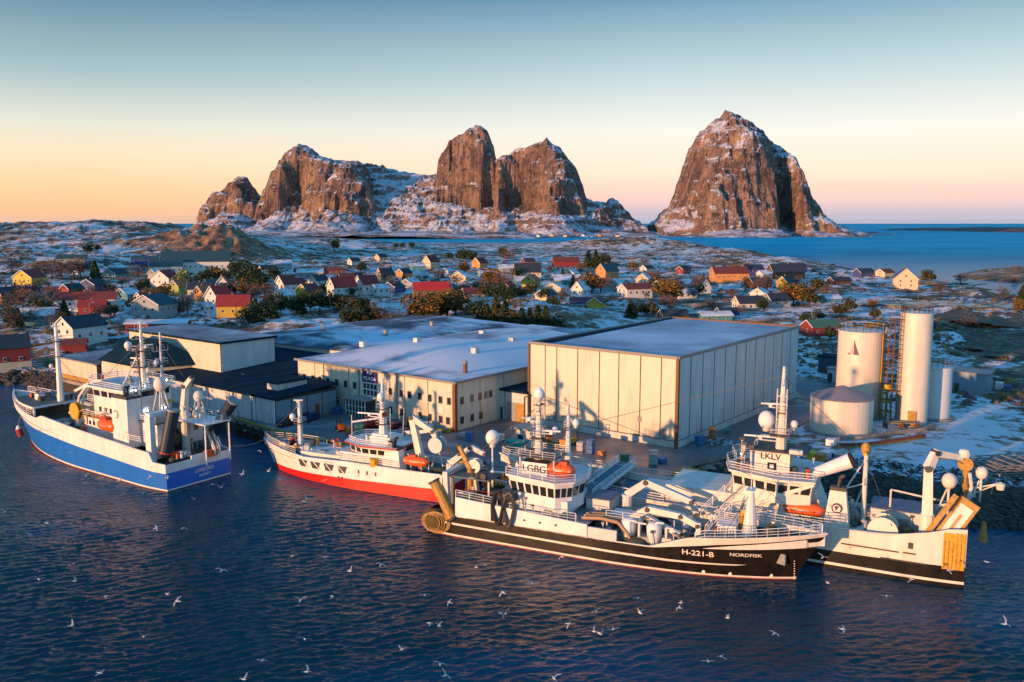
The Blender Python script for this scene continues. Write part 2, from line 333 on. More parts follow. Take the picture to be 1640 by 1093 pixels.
# ------------------------------------------------------------------ mountains
def prof(pts,D):
    xs=[(p[0]-820)/1400*D for p in pts]
    zs=[]
    for a,b in pts:
        r=ray(a,b);t=D/r[1];zs.append(H+r[2]*t)
    return np.array(xs),np.array(zs)
def mountains():
    st=5.5;x=np.arange(-1330,1500,st);y=np.arange(2230,4050,7.0);X,Y=np.meshgrid(x,y)
    fsh=[P(a,b) for a,b in [(480,384),(560,384.5),(620,384),(700,383.5),(800,383),(860,382.5),(940,380),(1000,378.6),(1040,378.8),(1100,378.8),(1200,378.5),(1300,377.5),(1380,377),(1430,376.2),(1445,375.6),(1400,374.6),(1350,373.2)]]
    poly=fsh+[(1150,3900),(-1500,3900),(-1500,2300)]
    s=segdist(X,Y,poly);s=np.where(inpoly(X,Y,poly),s,-s)
    Z=np.clip(s/25,-1,1)*3.5+sstep(0,300,s)*9+sstep(0,60,s)*(fbm(X/90,Y/90,5,.55,True)-.4)*9
    n1=(fbm(X/120+5,Y/120+2,5,.55)-.5);n2=(fbm(X/120+55,Y/120+22,5,.55)-.5);n3=fbm(X/38,Y/60,4,.6,True)-.5
    wx=X+70*n1+16*n3;wy=Y+110*n2+26*n3
    def ridge(pts,D,wf,wb,foot,pw=2.4,talus=.28,tw=220,mod=None,jag=1,warp=1):
        xs,zs=prof(pts,D);pz=np.interp(X+12*n3*jag,xs,zs,left=0,right=0)
        q=wy*warp+Y*(1-warp)-D
        w=wf if mod is None else wf*mod(X,xs)
        t=np.where(q<0,-q/w,q/wb);core=np.clip(1-np.clip(t,0,1)**pw,0,1)
        cliff=pz*core
        ta=pz*talus*np.clip(1-np.where(q<0,(-q)/(w+tw),q/(wb+tw)),0,1)**1.3*1.9
        return np.maximum(cliff,np.minimum(ta,pz*.8))
    px=lambda a,D:(a-820)/1400*D
    G=lambda X,c,w:np.exp(-((X-c)/w)**2)
    A=ridge([(322,362),(328,350),(336,330),(352,312),(372,297),(388,283),(402,285),(412,303),(426,322),(440,340),(452,362)],2900,95,90,0,2.0)
    B=ridge([(425,362),(434,328),(437,305),(446,285),(460,262),(474,245),(486,233),(500,238),(520,252),(545,259),(570,262),(590,268),(604,300),(614,335),(624,362)],2960,190,160,0,2.6,mod=lambda X,xs:1-.45*G(X,px(492,2960),30)+.35*G(X,px(560,2960),70))
    B2=ridge([(505,366),(515,330),(530,290),(545,268),(560,268),(580,285),(597,310),(608,340),(616,366)],2810,120,120,0,2.6,jag=.7)
    C=ridge([(560,362),(580,264),(600,263),(630,270),(655,277),(690,281),(720,276),(760,284),(800,278),(830,300),(860,340),(880,362)],3080,420,200,0,1.15,talus=.1,jag=.4)
    T=ridge([(697,362),(703,285),(706,262),(716,240),(730,222),(748,216),(757,207),(768,203),(778,209),(786,222),(793,238),(797,262),(799,300),(803,362)],2930,95,90,0,3.2,talus=.1,mod=lambda X,xs:1+.5*G(X,px(770,2930),26))
    E_=ridge([(790,362),(797,285),(799,256),(812,249),(830,240),(852,236),(866,232),(874,221),(880,232),(896,243),(914,262),(925,283),(932,306),(936,320),(950,326),(964,328),(975,335),(1000,350),(1030,361)],2900,170,150,0,2.5,mod=lambda X,xs:1-.55*G(X,px(826,2900),38)+.35*G(X,px(885,2900),50))
    E2=ridge([(960,362),(968,330),(975,317),(984,320),(994,335),(1012,350),(1030,361)],3020,70,70,0,2.2)
    S=ridge([(1040,362),(1060,346),(1078,325),(1086,300),(1094,270),(1103,240),(1110,225),(1122,208),(1138,197),(1149,190),(1153,180),(1162,183),(1172,188),(1196,206),(1222,227),(1245,245),(1256,256),(1262,275),(1270,300),(1280,326),(1294,346),(1312,358),(1330,363)],2960,330,260,0,2.3,talus=.16,tw=130,jag=.45,mod=lambda X,xs:1+.12*G(X,px(1150,2960),110)-.5*G(X,px(1222,2960),30)-.12*G(X,px(1262,2960),20))
    for q in (A,B,B2,C,T,E_,E2,S):Z=np.where(q>1.5,np.maximum(Z,q),Z)
    sad=np.where((C>A)&(C>B)&(C>B2)&(C>T)&(C>E_)&(C>S)&(C>5),.6,1.0);n4=fbm(X/60+9,Y/45+3,5,.6,True)-.5;Z=Z+sad*sstep(20,80,Z)*(n3*10+n4*9+(fbm(X/14,Y/14,3,.6,True)-.5)*8);Z=np.where((Z>40)&(sad>.5),Z+4.2*np.sin(Z/8.5+9*n1+X/90)+2*np.sin(Z/3.1+14*n2),Z)
    k=NB('mountain_rock');nz=k.geo('Normal')['Z'];z=k.geo('Position')['Z']
    a=k.noise(.008,7,.65);b=k.noise(.035,7,.68);c=k.noise(.02,6,.65,(1,1,.16))
    d_=k.noise(.03,6,.7,(.35,.35,1.6));e_=k.noise(.09,5,.7,(1,1,.6));rock=k.mix(k.mr(c,.36,.64),(.14,.09,.078),(.40,.26,.20));rock=k.mix(k.mr(a,.5,.66),rock,(.44,.27,.16));rock=k.mix(k.mr(b,.5,.6),rock,(.09,.07,.065));rock=k.mix(k.mr(e_,.52,.62,0,.8),rock,(.08,.06,.058))
    v=k.math('ADD',k.mr(nz,.35,.9,-.55,.42),k.math('MULTIPLY',k.math('SUBTRACT',b,.5),2.6));v=k.math('ADD',v,k.math('MULTIPLY',k.math('SUBTRACT',d_,.5),3.2));v=k.math('ADD',v,k.math('MULTIPLY',k.math('SUBTRACT',e_,.5),2.2));v=k.math('ADD',v,k.math('MULTIPLY',k.math('SUBTRACT',a,.5),1.8));v=k.math('ADD',v,k.mr(z,0,35,-.35,0.))
    k.col(k.mix(k.mr(v,-.1,.38),rock,(.70,.72,.80)));k.b.inputs['Roughness'].default_value=.9;k.b.inputs['Specular IOR Level'].default_value=.15
    k.bump(k.math('ADD',k.math('ADD',b,c),k.math('ADD',d_,e_)),1.0,12);
    o=gridmesh('mountains',X,Y,Z,k.m,keep=(Z>-3.4),smooth=False);tagp(o,kind='structure')
mountains()
# ------------------------------------------------------------------ water
def water():
    k=NB('sea_water');k.b.inputs['IOR'].default_value=1.33
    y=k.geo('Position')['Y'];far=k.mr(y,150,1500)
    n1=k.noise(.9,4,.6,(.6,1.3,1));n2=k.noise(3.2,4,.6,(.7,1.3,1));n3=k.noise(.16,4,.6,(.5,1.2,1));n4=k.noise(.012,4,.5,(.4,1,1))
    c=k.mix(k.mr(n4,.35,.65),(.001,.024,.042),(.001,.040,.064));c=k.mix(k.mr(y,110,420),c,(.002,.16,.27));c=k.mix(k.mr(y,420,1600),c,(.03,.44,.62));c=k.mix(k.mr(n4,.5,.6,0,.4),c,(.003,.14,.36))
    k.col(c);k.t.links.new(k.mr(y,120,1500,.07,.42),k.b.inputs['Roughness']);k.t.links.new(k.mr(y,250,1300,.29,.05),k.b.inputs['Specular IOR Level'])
    h=k.math('ADD',k.math('MULTIPLY',n1,.55),k.math('MULTIPLY',n2,.16));h=k.math('ADD',h,k.math('MULTIPLY',n3,1.3))
    k.bump(h,.65,.5)
    df=k.t.nodes.new('ShaderNodeBsdfDiffuse');k.t.links.new(c,df.inputs[0]);ms=k.t.nodes.new('ShaderNodeMixShader');k.t.links.new(k.mr(y,200,1100,0,.8),ms.inputs[0]);k.t.links.new(k.b.outputs[0],ms.inputs[1]);k.t.links.new(df.outputs[0],ms.inputs[2]);k.t.links.new(ms.outputs[0],k.t.nodes['Material Output'].inputs[0])  # far water turns matte blue: the reflected sky is painted into its colour
    rs=np.random.RandomState(3)
    dist=np.concatenate([np.geomspace(52,150,430),np.geomspace(150.6,420,120),np.geomspace(430,30000,70)]);u=np.linspace(-1.1,1.1,1050)
    D,U=np.meshgrid(dist,u,indexing='ij');X=U*D;Y=D*1.0;Z=np.zeros_like(X)
    wx=X+1.5*fbm(X/7,Y/7,3);wy=Y+2.0*fbm(X/6+40,Y/9+7,3)
    for i in range(34):
        lam=float(np.exp(rs.uniform(math.log(.5),math.log(1.9))));th=math.pi/2+rs.normal(0,.38)+.2;kk=2*math.pi/lam;ph=rs.uniform(0,6.28)
        w=kk*(wx*math.cos(th)+wy*math.sin(th))+ph
        Z+= .0088*lam**.9*(2*(.5+.5*np.sin(w))**1.7-1)*(.5+vn(X/9+i*7,Y/9))
    Z*=sstep(420,150,Y)*(.35+1.1*fbm(X/26+3,Y/34+9,3))
    calm=np.exp(-((X+45)/38)**2-((Y-150)/18)**2);calm2=np.exp(-((X-18)/45)**2-((Y-98)/14)**2)*.45+np.exp(-((X+78)/30)**2-((Y-140)/20)**2)*.4;Z*=(1-.6*calm)*(1-calm2)
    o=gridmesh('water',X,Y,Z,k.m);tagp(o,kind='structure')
water()
#==BUILDINGS
# ------------------------------------------------------------------ quay
ANG=R_(52);UX,UY=math.cos(ANG),math.sin(ANG)
class Fr:
    def __init__(s,ox,oy,a=ANG):s.o=(ox,oy);s.a=a;s.u=(math.cos(a),math.sin(a));s.v=(-s.u[1],s.u[0])
    def w(s,u,v,z=0):return (s.o[0]+u*s.u[0]+v*s.v[0],s.o[1]+u*s.u[1]+v*s.v[1],z)
    def l(s,x,y):
        dx,dy=x-s.o[0],y-s.o[1];return dx*s.u[0]+dy*s.u[1],dx*s.v[0]+dy*s.v[1]
G=Fr(-10.7,160.9)          # office block corner; u runs inland, v to the left along the front
ZQ=3.0
k=NB('yard_asphalt');a_=k.noise(.12,6,.6);b_=k.noise(1.3,5,.6);c_=k.noise(.05,4,.6,(1,3,1))
col=k.mix(k.mr(a_,.4,.62),(.09,.09,.10),(.20,.19,.20));col=k.mix(k.mr(c_,.56,.66,0,.45),col,(.42,.44,.5));col=k.mix(k.mr(b_,.45,.7,0,.5),col,(.05,.05,.055));k.col(col);k.t.links.new(k.mr(a_,.4,.6,.35,.8),k.b.inputs['Roughness']);k.bump(b_,.3,.05);ASPH=k.m
k=NB('quay_concrete');b_=k.noise(.5,6,.65,(1,1,.3));k.col(k.mix(k.mr(b_,.35,.65),(.20,.17,.15),(.34,.31,.29)));k.b.inputs['Roughness'].default_value=.85;k.bump(b_,.4,.1);CONC=k.m
timber=mat('dark_timber',(.045,.035,.03),.9,noise=.4,nscale=2)
mossy=mat('mossy_yellow_kerb',(.30,.25,.035),.85,noise=.45,nscale=1.5)
b=MB();b.prism(QUAY,2.2,ZQ,CONC,mtop=ASPH)
edge=QUAY[:9]
for (x0,y0),(x1,y1) in zip(edge,edge[1:]):b.add([(x0,y0,-2),(x1,y1,-2),(x1,y1,2.2),(x0,y0,2.2)],[(0,1,2,3)],CONC if x0>-6 else timber)
tagp(b.build('quay_ground'),kind='structure')
def quay_kerb():
    t=thing('quay_kerb','mossy yellow kerb beam along the quay edge above dark timber piles','kerb',(0,0,0))
    b=MB();pl=MB();fd=MB();E_=[Vector((x,y,0)) for x,y in QUAY[1:7]]
    for p,q in zip(E_,E_[1:]):
        d=(q-p).normalized();nrm=Vector((d.y,-d.x,0))
        b.beam(p+Vector((0,0,ZQ+.16))-d*.1,q+Vector((0,0,ZQ+.16))+d*.1,.55,.32,mossy)
        L_=(q-p).length;n=int(L_/2.6)
        for i in range(n):
            c=p+d*(i+.5)*L_/n+nrm*.5;pl.tube((c.x,c.y,-2),(c.x,c.y,ZQ-.15),.22,timber,n=6)
        pl.beam(p+nrm*.65+Vector((0,0,1.6)),q+nrm*.65+Vector((0,0,1.6)),.2,.35,timber)
        for i in range(0,n,2):
            c=p+d*(i+1)*L_/n+nrm*.95;fd.lathe((c.x,c.y,1.5),[(.0,-.3),(.55,-.3),(.62,0),(.55,.3),(0,.3)],rubber,n=10)
    b.build('kerb_beam',t);pl.build('timber_piles',t);fd.build('tyre_fenders',t)
quay_kerb()
E_=QUAY[6:9]
# ------------------------------------------------------------------ buildings of the plant
clad=mat('cream_cladding',(.66,.61,.50),.5,noise=.07,nscale=.5,streak=True)
cladg=mat('pale_grey_cladding',(.60,.61,.61),.5,noise=.1,nscale=.5,streak=True)
cladw=mat('white_cladding',(.62,.62,.62),.5,noise=.08,nscale=.6,streak=True)
cladb=mat('blue_grey_cladding',(.16,.28,.36),.55,noise=.1,nscale=.6,streak=True)
def ribbed(m):
    n=m.node_tree.nodes;l=m.node_tree.links;t=n.new('ShaderNodeTexCoord');w=n.new('ShaderNodeTexWave');w.inputs['Scale'].default_value=1.1;w.inputs['Distortion'].default_value=.0;l.new(t.outputs['Object'],w.inputs[0]);b=n['Principled BSDF'];bp=n.new('ShaderNodeBump');bp.inputs['Strength'].default_value=.25;bp.inputs['Distance'].default_value=.06;l.new(w.outputs[1],bp.inputs['Height']);l.new(bp.outputs[0],b.inputs['Normal'])
    src=b.inputs['Base Color'].links[0].from_socket;x=n.new('ShaderNodeTexNoise');x.inputs['Scale'].default_value=.7;x.inputs['Detail'].default_value=7;x.inputs['Roughness'].default_value=.7;mp=n.new('ShaderNodeMapping');mp.inputs['Scale'].default_value=(1,1,.12);l.new(t.outputs['Object'],mp.inputs[0]);l.new(mp.outputs[0],x.inputs[0])
    sz=n.new('ShaderNodeSeparateXYZ');l.new(t.outputs['Object'],sz.inputs[0]);rz=n.new('ShaderNodeMapRange');rz.inputs[1].default_value=0;rz.inputs[2].default_value=6;rz.inputs[3].default_value=.14;rz.inputs[4].default_value=0;l.new(sz.outputs[2],rz.inputs[0])
    ad=n.new('ShaderNodeMath');l.new(x.outputs[0],ad.inputs[0]);l.new(rz.outputs[0],ad.inputs[1]);mr=n.new('ShaderNodeMapRange');mr.inputs[1].default_value=.52;mr.inputs[2].default_value=.8;mr.inputs[4].default_value=.55;l.new(ad.outputs[0],mr.inputs[0]);mm=n.new('ShaderNodeMix');mm.data_type='RGBA';l.new(mr.outputs[0],mm.inputs[0]);l.new(src,mm.inputs[6]);mm.inputs[7].default_value=(.26,.20,.14,1);l.new(mm.outputs[2],b.inputs['Base Color'])
for m_ in(clad,cladg,cladw,cladb):ribbed(m_)
joint=mat('dark_joint',(.05,.05,.055),.7)
bitum=mat('dark_roofing_felt',(.006,.028,.05),.95,noise=.3,nscale=.4,spec=.08)
trim=mat('grey_trim',(.22,.22,.23),.5)
brown=mat('rusty_brown_trim',(.16,.07,.03),.6,noise=.3)
def roofmat(name,lo,hi,w=.5,dark=(.03,.06,.09),light=(.56,.66,.78)):
    k=NB(name);a=k.noise(.05,5,.55,(1,1,1));b=k.noise(.22,5,.6);v=k.math('ADD',k.math('MULTIPLY',a,1.4),k.math('MULTIPLY',b,w));k.col(k.mix(k.mr(v,lo,hi),dark,light));k.b.inputs['Roughness'].default_value=.8;k.bump(b,.3,.1);return k.m
coldroof=roofmat('thin_frost_roof',.55,1.2,.5,(.08,.14,.20),(.50,.60,.72));snowroof=roofmat('snow_dusted_roof',.68,.98,.5,(.05,.08,.12),(.66,.69,.76));snowroof2=roofmat('patchy_snow_roof',.88,1.12,.5,(.035,.07,.10));frost=roofmat('frosty_grey_roof',.8,1.5,.5,(.10,.12,.14))
glassw=mat('window_glass',(.03,.035,.045),.15,spec=.6)
def wallpanels(b,p,q,z0,z1,n,m,gap=.14,jm=joint,off=.06,splits=None):
    """upright cladding sheets on the outer side of the wall line p->q (outside on the right hand)"""
    p,q=Vector((p[0],p[1],0)),Vector((q[0],q[1],0));d=(q-p).normalized();nr=Vector((d.y,-d.x,0));Lw=(q-p).length
    ts=splits or [i/n for i in range(n+1)]
    for a,c in zip(ts,ts[1:]):
        A=p+d*(a*Lw+gap/2)+nr*off;B=p+d*(c*Lw-gap/2)+nr*off
        i0=p+d*(a*Lw+gap/2);i1=p+d*(c*Lw-gap/2)
        b.add([(A.x,A.y,z0),(B.x,B.y,z0),(B.x,B.y,z1),(A.x,A.y,z1),(i0.x,i0.y,z0),(i1.x,i1.y,z0),(i1.x,i1.y,z1),(i0.x,i0.y,z1)],[(0,1,2,3),(0,3,7,4),(1,5,6,2),(3,2,6,7)],m)
def onwall(p,q,s,z,w,h,m,frame=None,off=.09,parent=None,name='window',inset=False):
    p,q=Vector((p[0],p[1],0)),Vector((q[0],q[1],0));d=(q-p).normalized();nr=Vector((d.y,-d.x,0));b=MB()
    c=p+d*s+nr*off
    if frame:
        b.box((c.x,c.y,z),(w+.22,.08,h+.22),frame,rz=math.atan2(d.y,d.x));c=c+nr*.035
    b.box((c.x,c.y,z),(w,.06,h),m,rz=math.atan2(d.y,d.x));return b.build(name,parent)
def lw(fr,t,u,v):   # frame point -> local coordinates of thing t (thing located at frame origin, not rotated)
    x,y,_=fr.w(u,v);return (x-t.location.x,y-t.location.y)
def poly(fr,t,uv):return [lw(fr,t,u,v) for u,v in uv]
# cold store
E=Fr(28.6,148.5)
def cold_store():
    t=thing('cold_store','big windowless white cold store of upright panels with flat snowy roof','warehouse',(28.6,148.5,ZQ))
    Hh=15.7;Lu,Lv=57.5,31.8;f=lambda u,v:lw(E,t,u,v)
    b=MB();b.prism([f(0,0),f(Lu,0),f(Lu,Lv),f(0,Lv)],0,Hh-.02,joint);
    wallpanels(b,f(0,Lv),f(0,0),1.25,Hh-.12,8,clad,gap=.22,splits=[0,.115,.20,.35,.50,.63,.77,.90,1])
    wallpanels(b,f(0,0),f(Lu,0),1.25,Hh-.12,12,cladg,gap=.34);wallpanels(b,f(Lu,0),f(Lu,Lv),1.25,Hh-.12,8,clad);wallpanels(b,f(Lu,Lv),f(0,Lv),1.25,Hh-.12,12,clad)  # right side in greyer panels than the front: shade put into their colour
    b.build('wall',t)
    pl=MB()
    for A,B in ((f(-.12,Lv),f(-.12,-.12)),(f(-.12,-.12),f(Lu,-.12))):pl.beam((A[0],A[1],.55),(B[0],B[1],.55),.32,1.1,cladw)
    pl.build('plinth',t)
    r=MB();r.prism([f(.5,.5),f(Lu-.5,.5),f(Lu-.5,Lv-.5),f(.5,Lv-.5)],Hh-.02,Hh+.12,coldroof);ro=r.build('roof',t)
    pa=MB();c=[f(0,0),f(Lu,0),f(Lu,Lv),f(0,Lv)]
    for i,(A,B) in enumerate(zip(c,c[1:]+c[:1])):
        pa.beam((A[0],A[1],Hh+.2),(B[0],B[1],Hh+.2),.5,.5,brown if i in(1,) else trim)
    pa.build('parapet',ro)
    # dark gutter strip inside the left edge
    g=MB();g.prism([f(.4,Lv-3.4),f(Lu-.4,Lv-1.6),f(Lu-.4,Lv-.35),f(.4,Lv-.35)],Hh+.1,Hh+.16,bitum);g.build('gutter',ro)
    e=MB();A=f(-.25,-.12);e.box((A[0],A[1],Hh/2),(.55,.55,Hh),brown,rz=ANG);e.build('corner_post',t);e=MB();A=f(-.2,Lv+.1);e.box((A[0],A[1],Hh/2),(.4,.4,Hh),brown,rz=ANG);e.build('corner_post',t)
    for s in(6.0,29.4):onwall(f(0,Lv),f(0,0),s,2.1,.9,1.9,trim,parent=t,name='door')
    onwall(f(0,Lv),f(0,0),24.5,4.2,.8,.9,trim,parent=t,name='wall_vent')
cold_store()
# office / factory block
def office():
    t=thing('factory_building','long two storey cream factory with small dark windows, dark blue sign and snowy roof','factory',(G.o[0],G.o[1],ZQ))
    Hh=9.4;Lu,Lv=58,46;f=lambda u,v:lw(G,t,u,v)
    b=MB();b.prism([f(0,0),f(Lu,0),f(Lu,Lv),f(0,Lv)],0,Hh-.05,joint)
    wallpanels(b,f(0,Lv),f(0,0),0.02,Hh-.1,9,clad,gap=.2,splits=[0,.125,.245,.36,.47,.59,.715,.85,1])
    wallpanels(b,f(0,0),f(Lu,0),.02,Hh-.1,8,clad,gap=.2);wallpanels(b,f(Lu,Lv),f(0,Lv),.02,Hh-.1,8,cladg)
    b.build('wall',t)
    r=MB();zt=Hh+3.0
    nu,nv=24,20;V=[];us=[-.45+(Lu+.45)*(i/nu)**1.3 for i in range(nu+1)];vv=[-.45+(Lv+.9)*j/nv for j in range(nv+1)]
    for u_ in us:
        for v_ in vv:
            g_=math.sin(math.pi*min(1,max(0,(v_+.45)/(Lv+.9))))**.8*math.sin(math.pi/2*min(1,(u_+.45)/22))**1.2;V.append((*f(u_,v_),Hh+.02+2.7*g_))
    r.add(V,[(i*(nv+1)+j,(i+1)*(nv+1)+j,(i+1)*(nv+1)+j+1,i*(nv+1)+j+1) for i in range(nu) for j in range(nv)],snowroof)
    ro=r.build('roof',t,smooth=True)
    for u_,v_ in((20,12),(24,33),(38,16),(44,30),(12,38)):
        c=MB();A=f(u_,v_);c.box((*A,Hh+2.6),(1.3,1.3,1.2),cladg,rz=ANG);c.build('roof_vent',ro)
    g=MB();A=f(-.5,-.5);B=f(-.5,Lv+.5);C_=f(40,-.5);g.beam((*A,Hh-.05),(*B,Hh-.05),.3,.45,trim);g.beam((*A,Hh-.05),(*C_,Hh-.05),.3,.45,trim);g.build('eaves_strip',ro)
    c=MB();A=f(7,3.5);c.tube((*A,Hh+.3),(*A,Hh+2.4),.45,brown,n=10);c.tube((*A,Hh+2.4),(*A,Hh+2.8),.7,steel,r1=.4,n=10);c.build('chimney',ro)
    e=MB();A=f(-.25,-.2);e.box((*A,Hh/2-.1),(.7,.7,Hh-.2),brown,rz=ANG);e.build('corner_post',t)
    for v in(15.2,26.2,37.2):
        e=MB();A=f(-.2,v);e.box((*A,Hh/2-.2),(.18,.18,Hh-.3),trim,rz=ANG);e.build('downpipe',t)
    P0,P1=f(0,Lv),f(0,0)
    up=[2.2,5.1,7.4,10.0,12.8,15.6,18.4,28.9,31.9,34.2,37.0,39.6,42.4,44.6]
    for i,s in enumerate(up):
        if abs(s-23)<3.4:continue
        onwall(P0,P1,s,5.6,.85,1.25,glassw,trim,parent=t)
    for s in(12.8,15.6,28.9,31.9,37,39.6,42.4,44.3):onwall(P0,P1,s,1.8,.85,1.25,glassw,trim,parent=t)
    Q0,Q1=f(0,0),f(Lu,0)
    for s in(1.9,4.8,7.2,9.0,10.4):
        onwall(Q0,Q1,s,5.6,.8,1.25,glassw,trim,parent=t)
    for s in(1.9,4.8,7.4):onwall(Q0,Q1,s,1.8,.85,1.25,glassw,trim,parent=t)
    onwall(P0,P1,42.3,3.6,1.6,1.2,white,parent=t,name='small_sign')
    navy=mat('sign_navy',(.025,.012,.12),.4)
    # sign with fish mark
    d=Vector((P1[0]-P0[0],P1[1]-P0[1],0)).normalized();nr=Vector((d.y,-d.x,0));c=Vector((P0[0],P0[1],0))+d*23.1+nr*.22
    sb=MB();sb.box((c.x,c.y,8.2),(4.4,.16,2.8),navy,rz=math.atan2(d.y,d.x));si=sb.build('sign_board',t)
    lt=mat('sign_white',(.8,.8,.85),.5)
    fn=lambda x,y:Vector(c)+d*x+nr*.1+Vector((0,0,7.55+y));textmesh('PELAGIA',.95,fn,lt,'sign_lettering',si)
    q=MB();pp=lambda x,y:tuple(Vector(c)+d*x+nr*.1+Vector((0,0,8.85+y)))
    q.add([pp(-.25,0),pp(.25,-.52),pp(.8,0),pp(.25,.5),pp(.02,0),pp(.25,-.24),pp(.5,0),pp(.25,.22)],[(0,1,5,4),(1,2,6,5),(2,3,7,6),(3,0,4,7)],lt)
    q.add([pp(-.25,0),pp(-.75,.38),pp(-.6,0),pp(-.75,-.38)],[(0,1,2),(0,2,3)],lt);q.build('sign_emblem',si)
    # stairwell glazing
    g=MB();c2=c-nr*.1
    g.box((c2.x,c2.y,5.35),(4.3,.12,2.7),white,rz=math.atan2(d.y,d.x));gz=g.build('stair_window',t)
    for i in range(4):
        for j in range(2):
            cc=c2+d*((i-1.5)*1.04)+nr*.07;o=MB();o.box((cc.x,cc.y,4.65+1.3*j),(.78,.06,1.05),glassw,rz=math.atan2(d.y,d.x));o.build('pane',gz)
    # glazed entrance porch
    pr=MB();cc=Vector((P0[0],P0[1],0))+d*21.8+nr*1.6
    for i in range(-3,4):
        for k_ in(0,1):
            q_=cc+d*(i*.95)+nr*(1.5-2.9*k_);pr.box((q_.x,q_.y,1.7),(.14,.14,3.4),white,rz=ANG)
    pr.box((cc.x,cc.y,3.5),(6.2,3.3,.2),steel,rz=math.atan2(d.y,d.x))
    for z in(1.0,2.2):pr.beam(cc-d*2.85+nr*1.5+Vector((0,0,z)),cc+d*2.85+nr*1.5+Vector((0,0,z)),.1,.1,white)
    po=pr.build('porch',t);g=MB();g.box((cc.x,cc.y,1.65),(5.6,2.8,3.2),glassw,rz=math.atan2(d.y,d.x));g.build('glazing',po)
    y_=MB();q0=f(-2.2,.2);q1=f(-2.2,6.5);q2=f(-.3,.2);y_.beam((*q0,.3),(*q1,.3),.35,.6,mossy);y_.beam((*q0,.3),(*q2,.3),.35,.6,mossy);y_.build('yellow_kerb',t)
office()
def annex():
    t=thing('connecting_annex','low grey annex with dark flat roof and wide door between factory and cold store','annex',(*G.w(13.5,0)[:2],ZQ))
    f=lambda u,v:lw(G,t,u,v);b=MB();u0=13.6;b.prism([f(u0,.9),f(u0,-7.0),f(30,-7.0),f(30,.9)],0,5.9,joint)
    wallpanels(b,f(u0,.9),f(u0,-6.9),.02,5.7,3,cladg,gap=.2,splits=[0,.27,1]);b.build('wall',t)
    r=MB();r.prism([f(u0-.5,1.1),f(u0-.5,-6.6),f(30,-6.6),f(30,1.1)],5.9,6.3,bitum);r.build('roof',t)
    o=onwall(f(u0,.9),f(u0,-6.9),1.1,1.3,.9,2.4,dsteel,parent=t,name='door')
    onwall(f(u0,.9),f(u0,-6.9),3.7,1.9,2.3,3.7,steel,parent=t,name='sliding_door');onwall(f(u0,.9),f(u0,-6.9),6.0,1.9,2.2,3.7,ochre,parent=t,name='sliding_door')
    p=MB();a,c=f(u0-.25,-6.2),f(u0-.25,-7.2);p.tube((*a,0),(*a,5.2),.12,brown,n=6);p.tube((*a,5.2),(*c,5.6),.12,brown,n=6);p.build('downpipe',t)
annex()
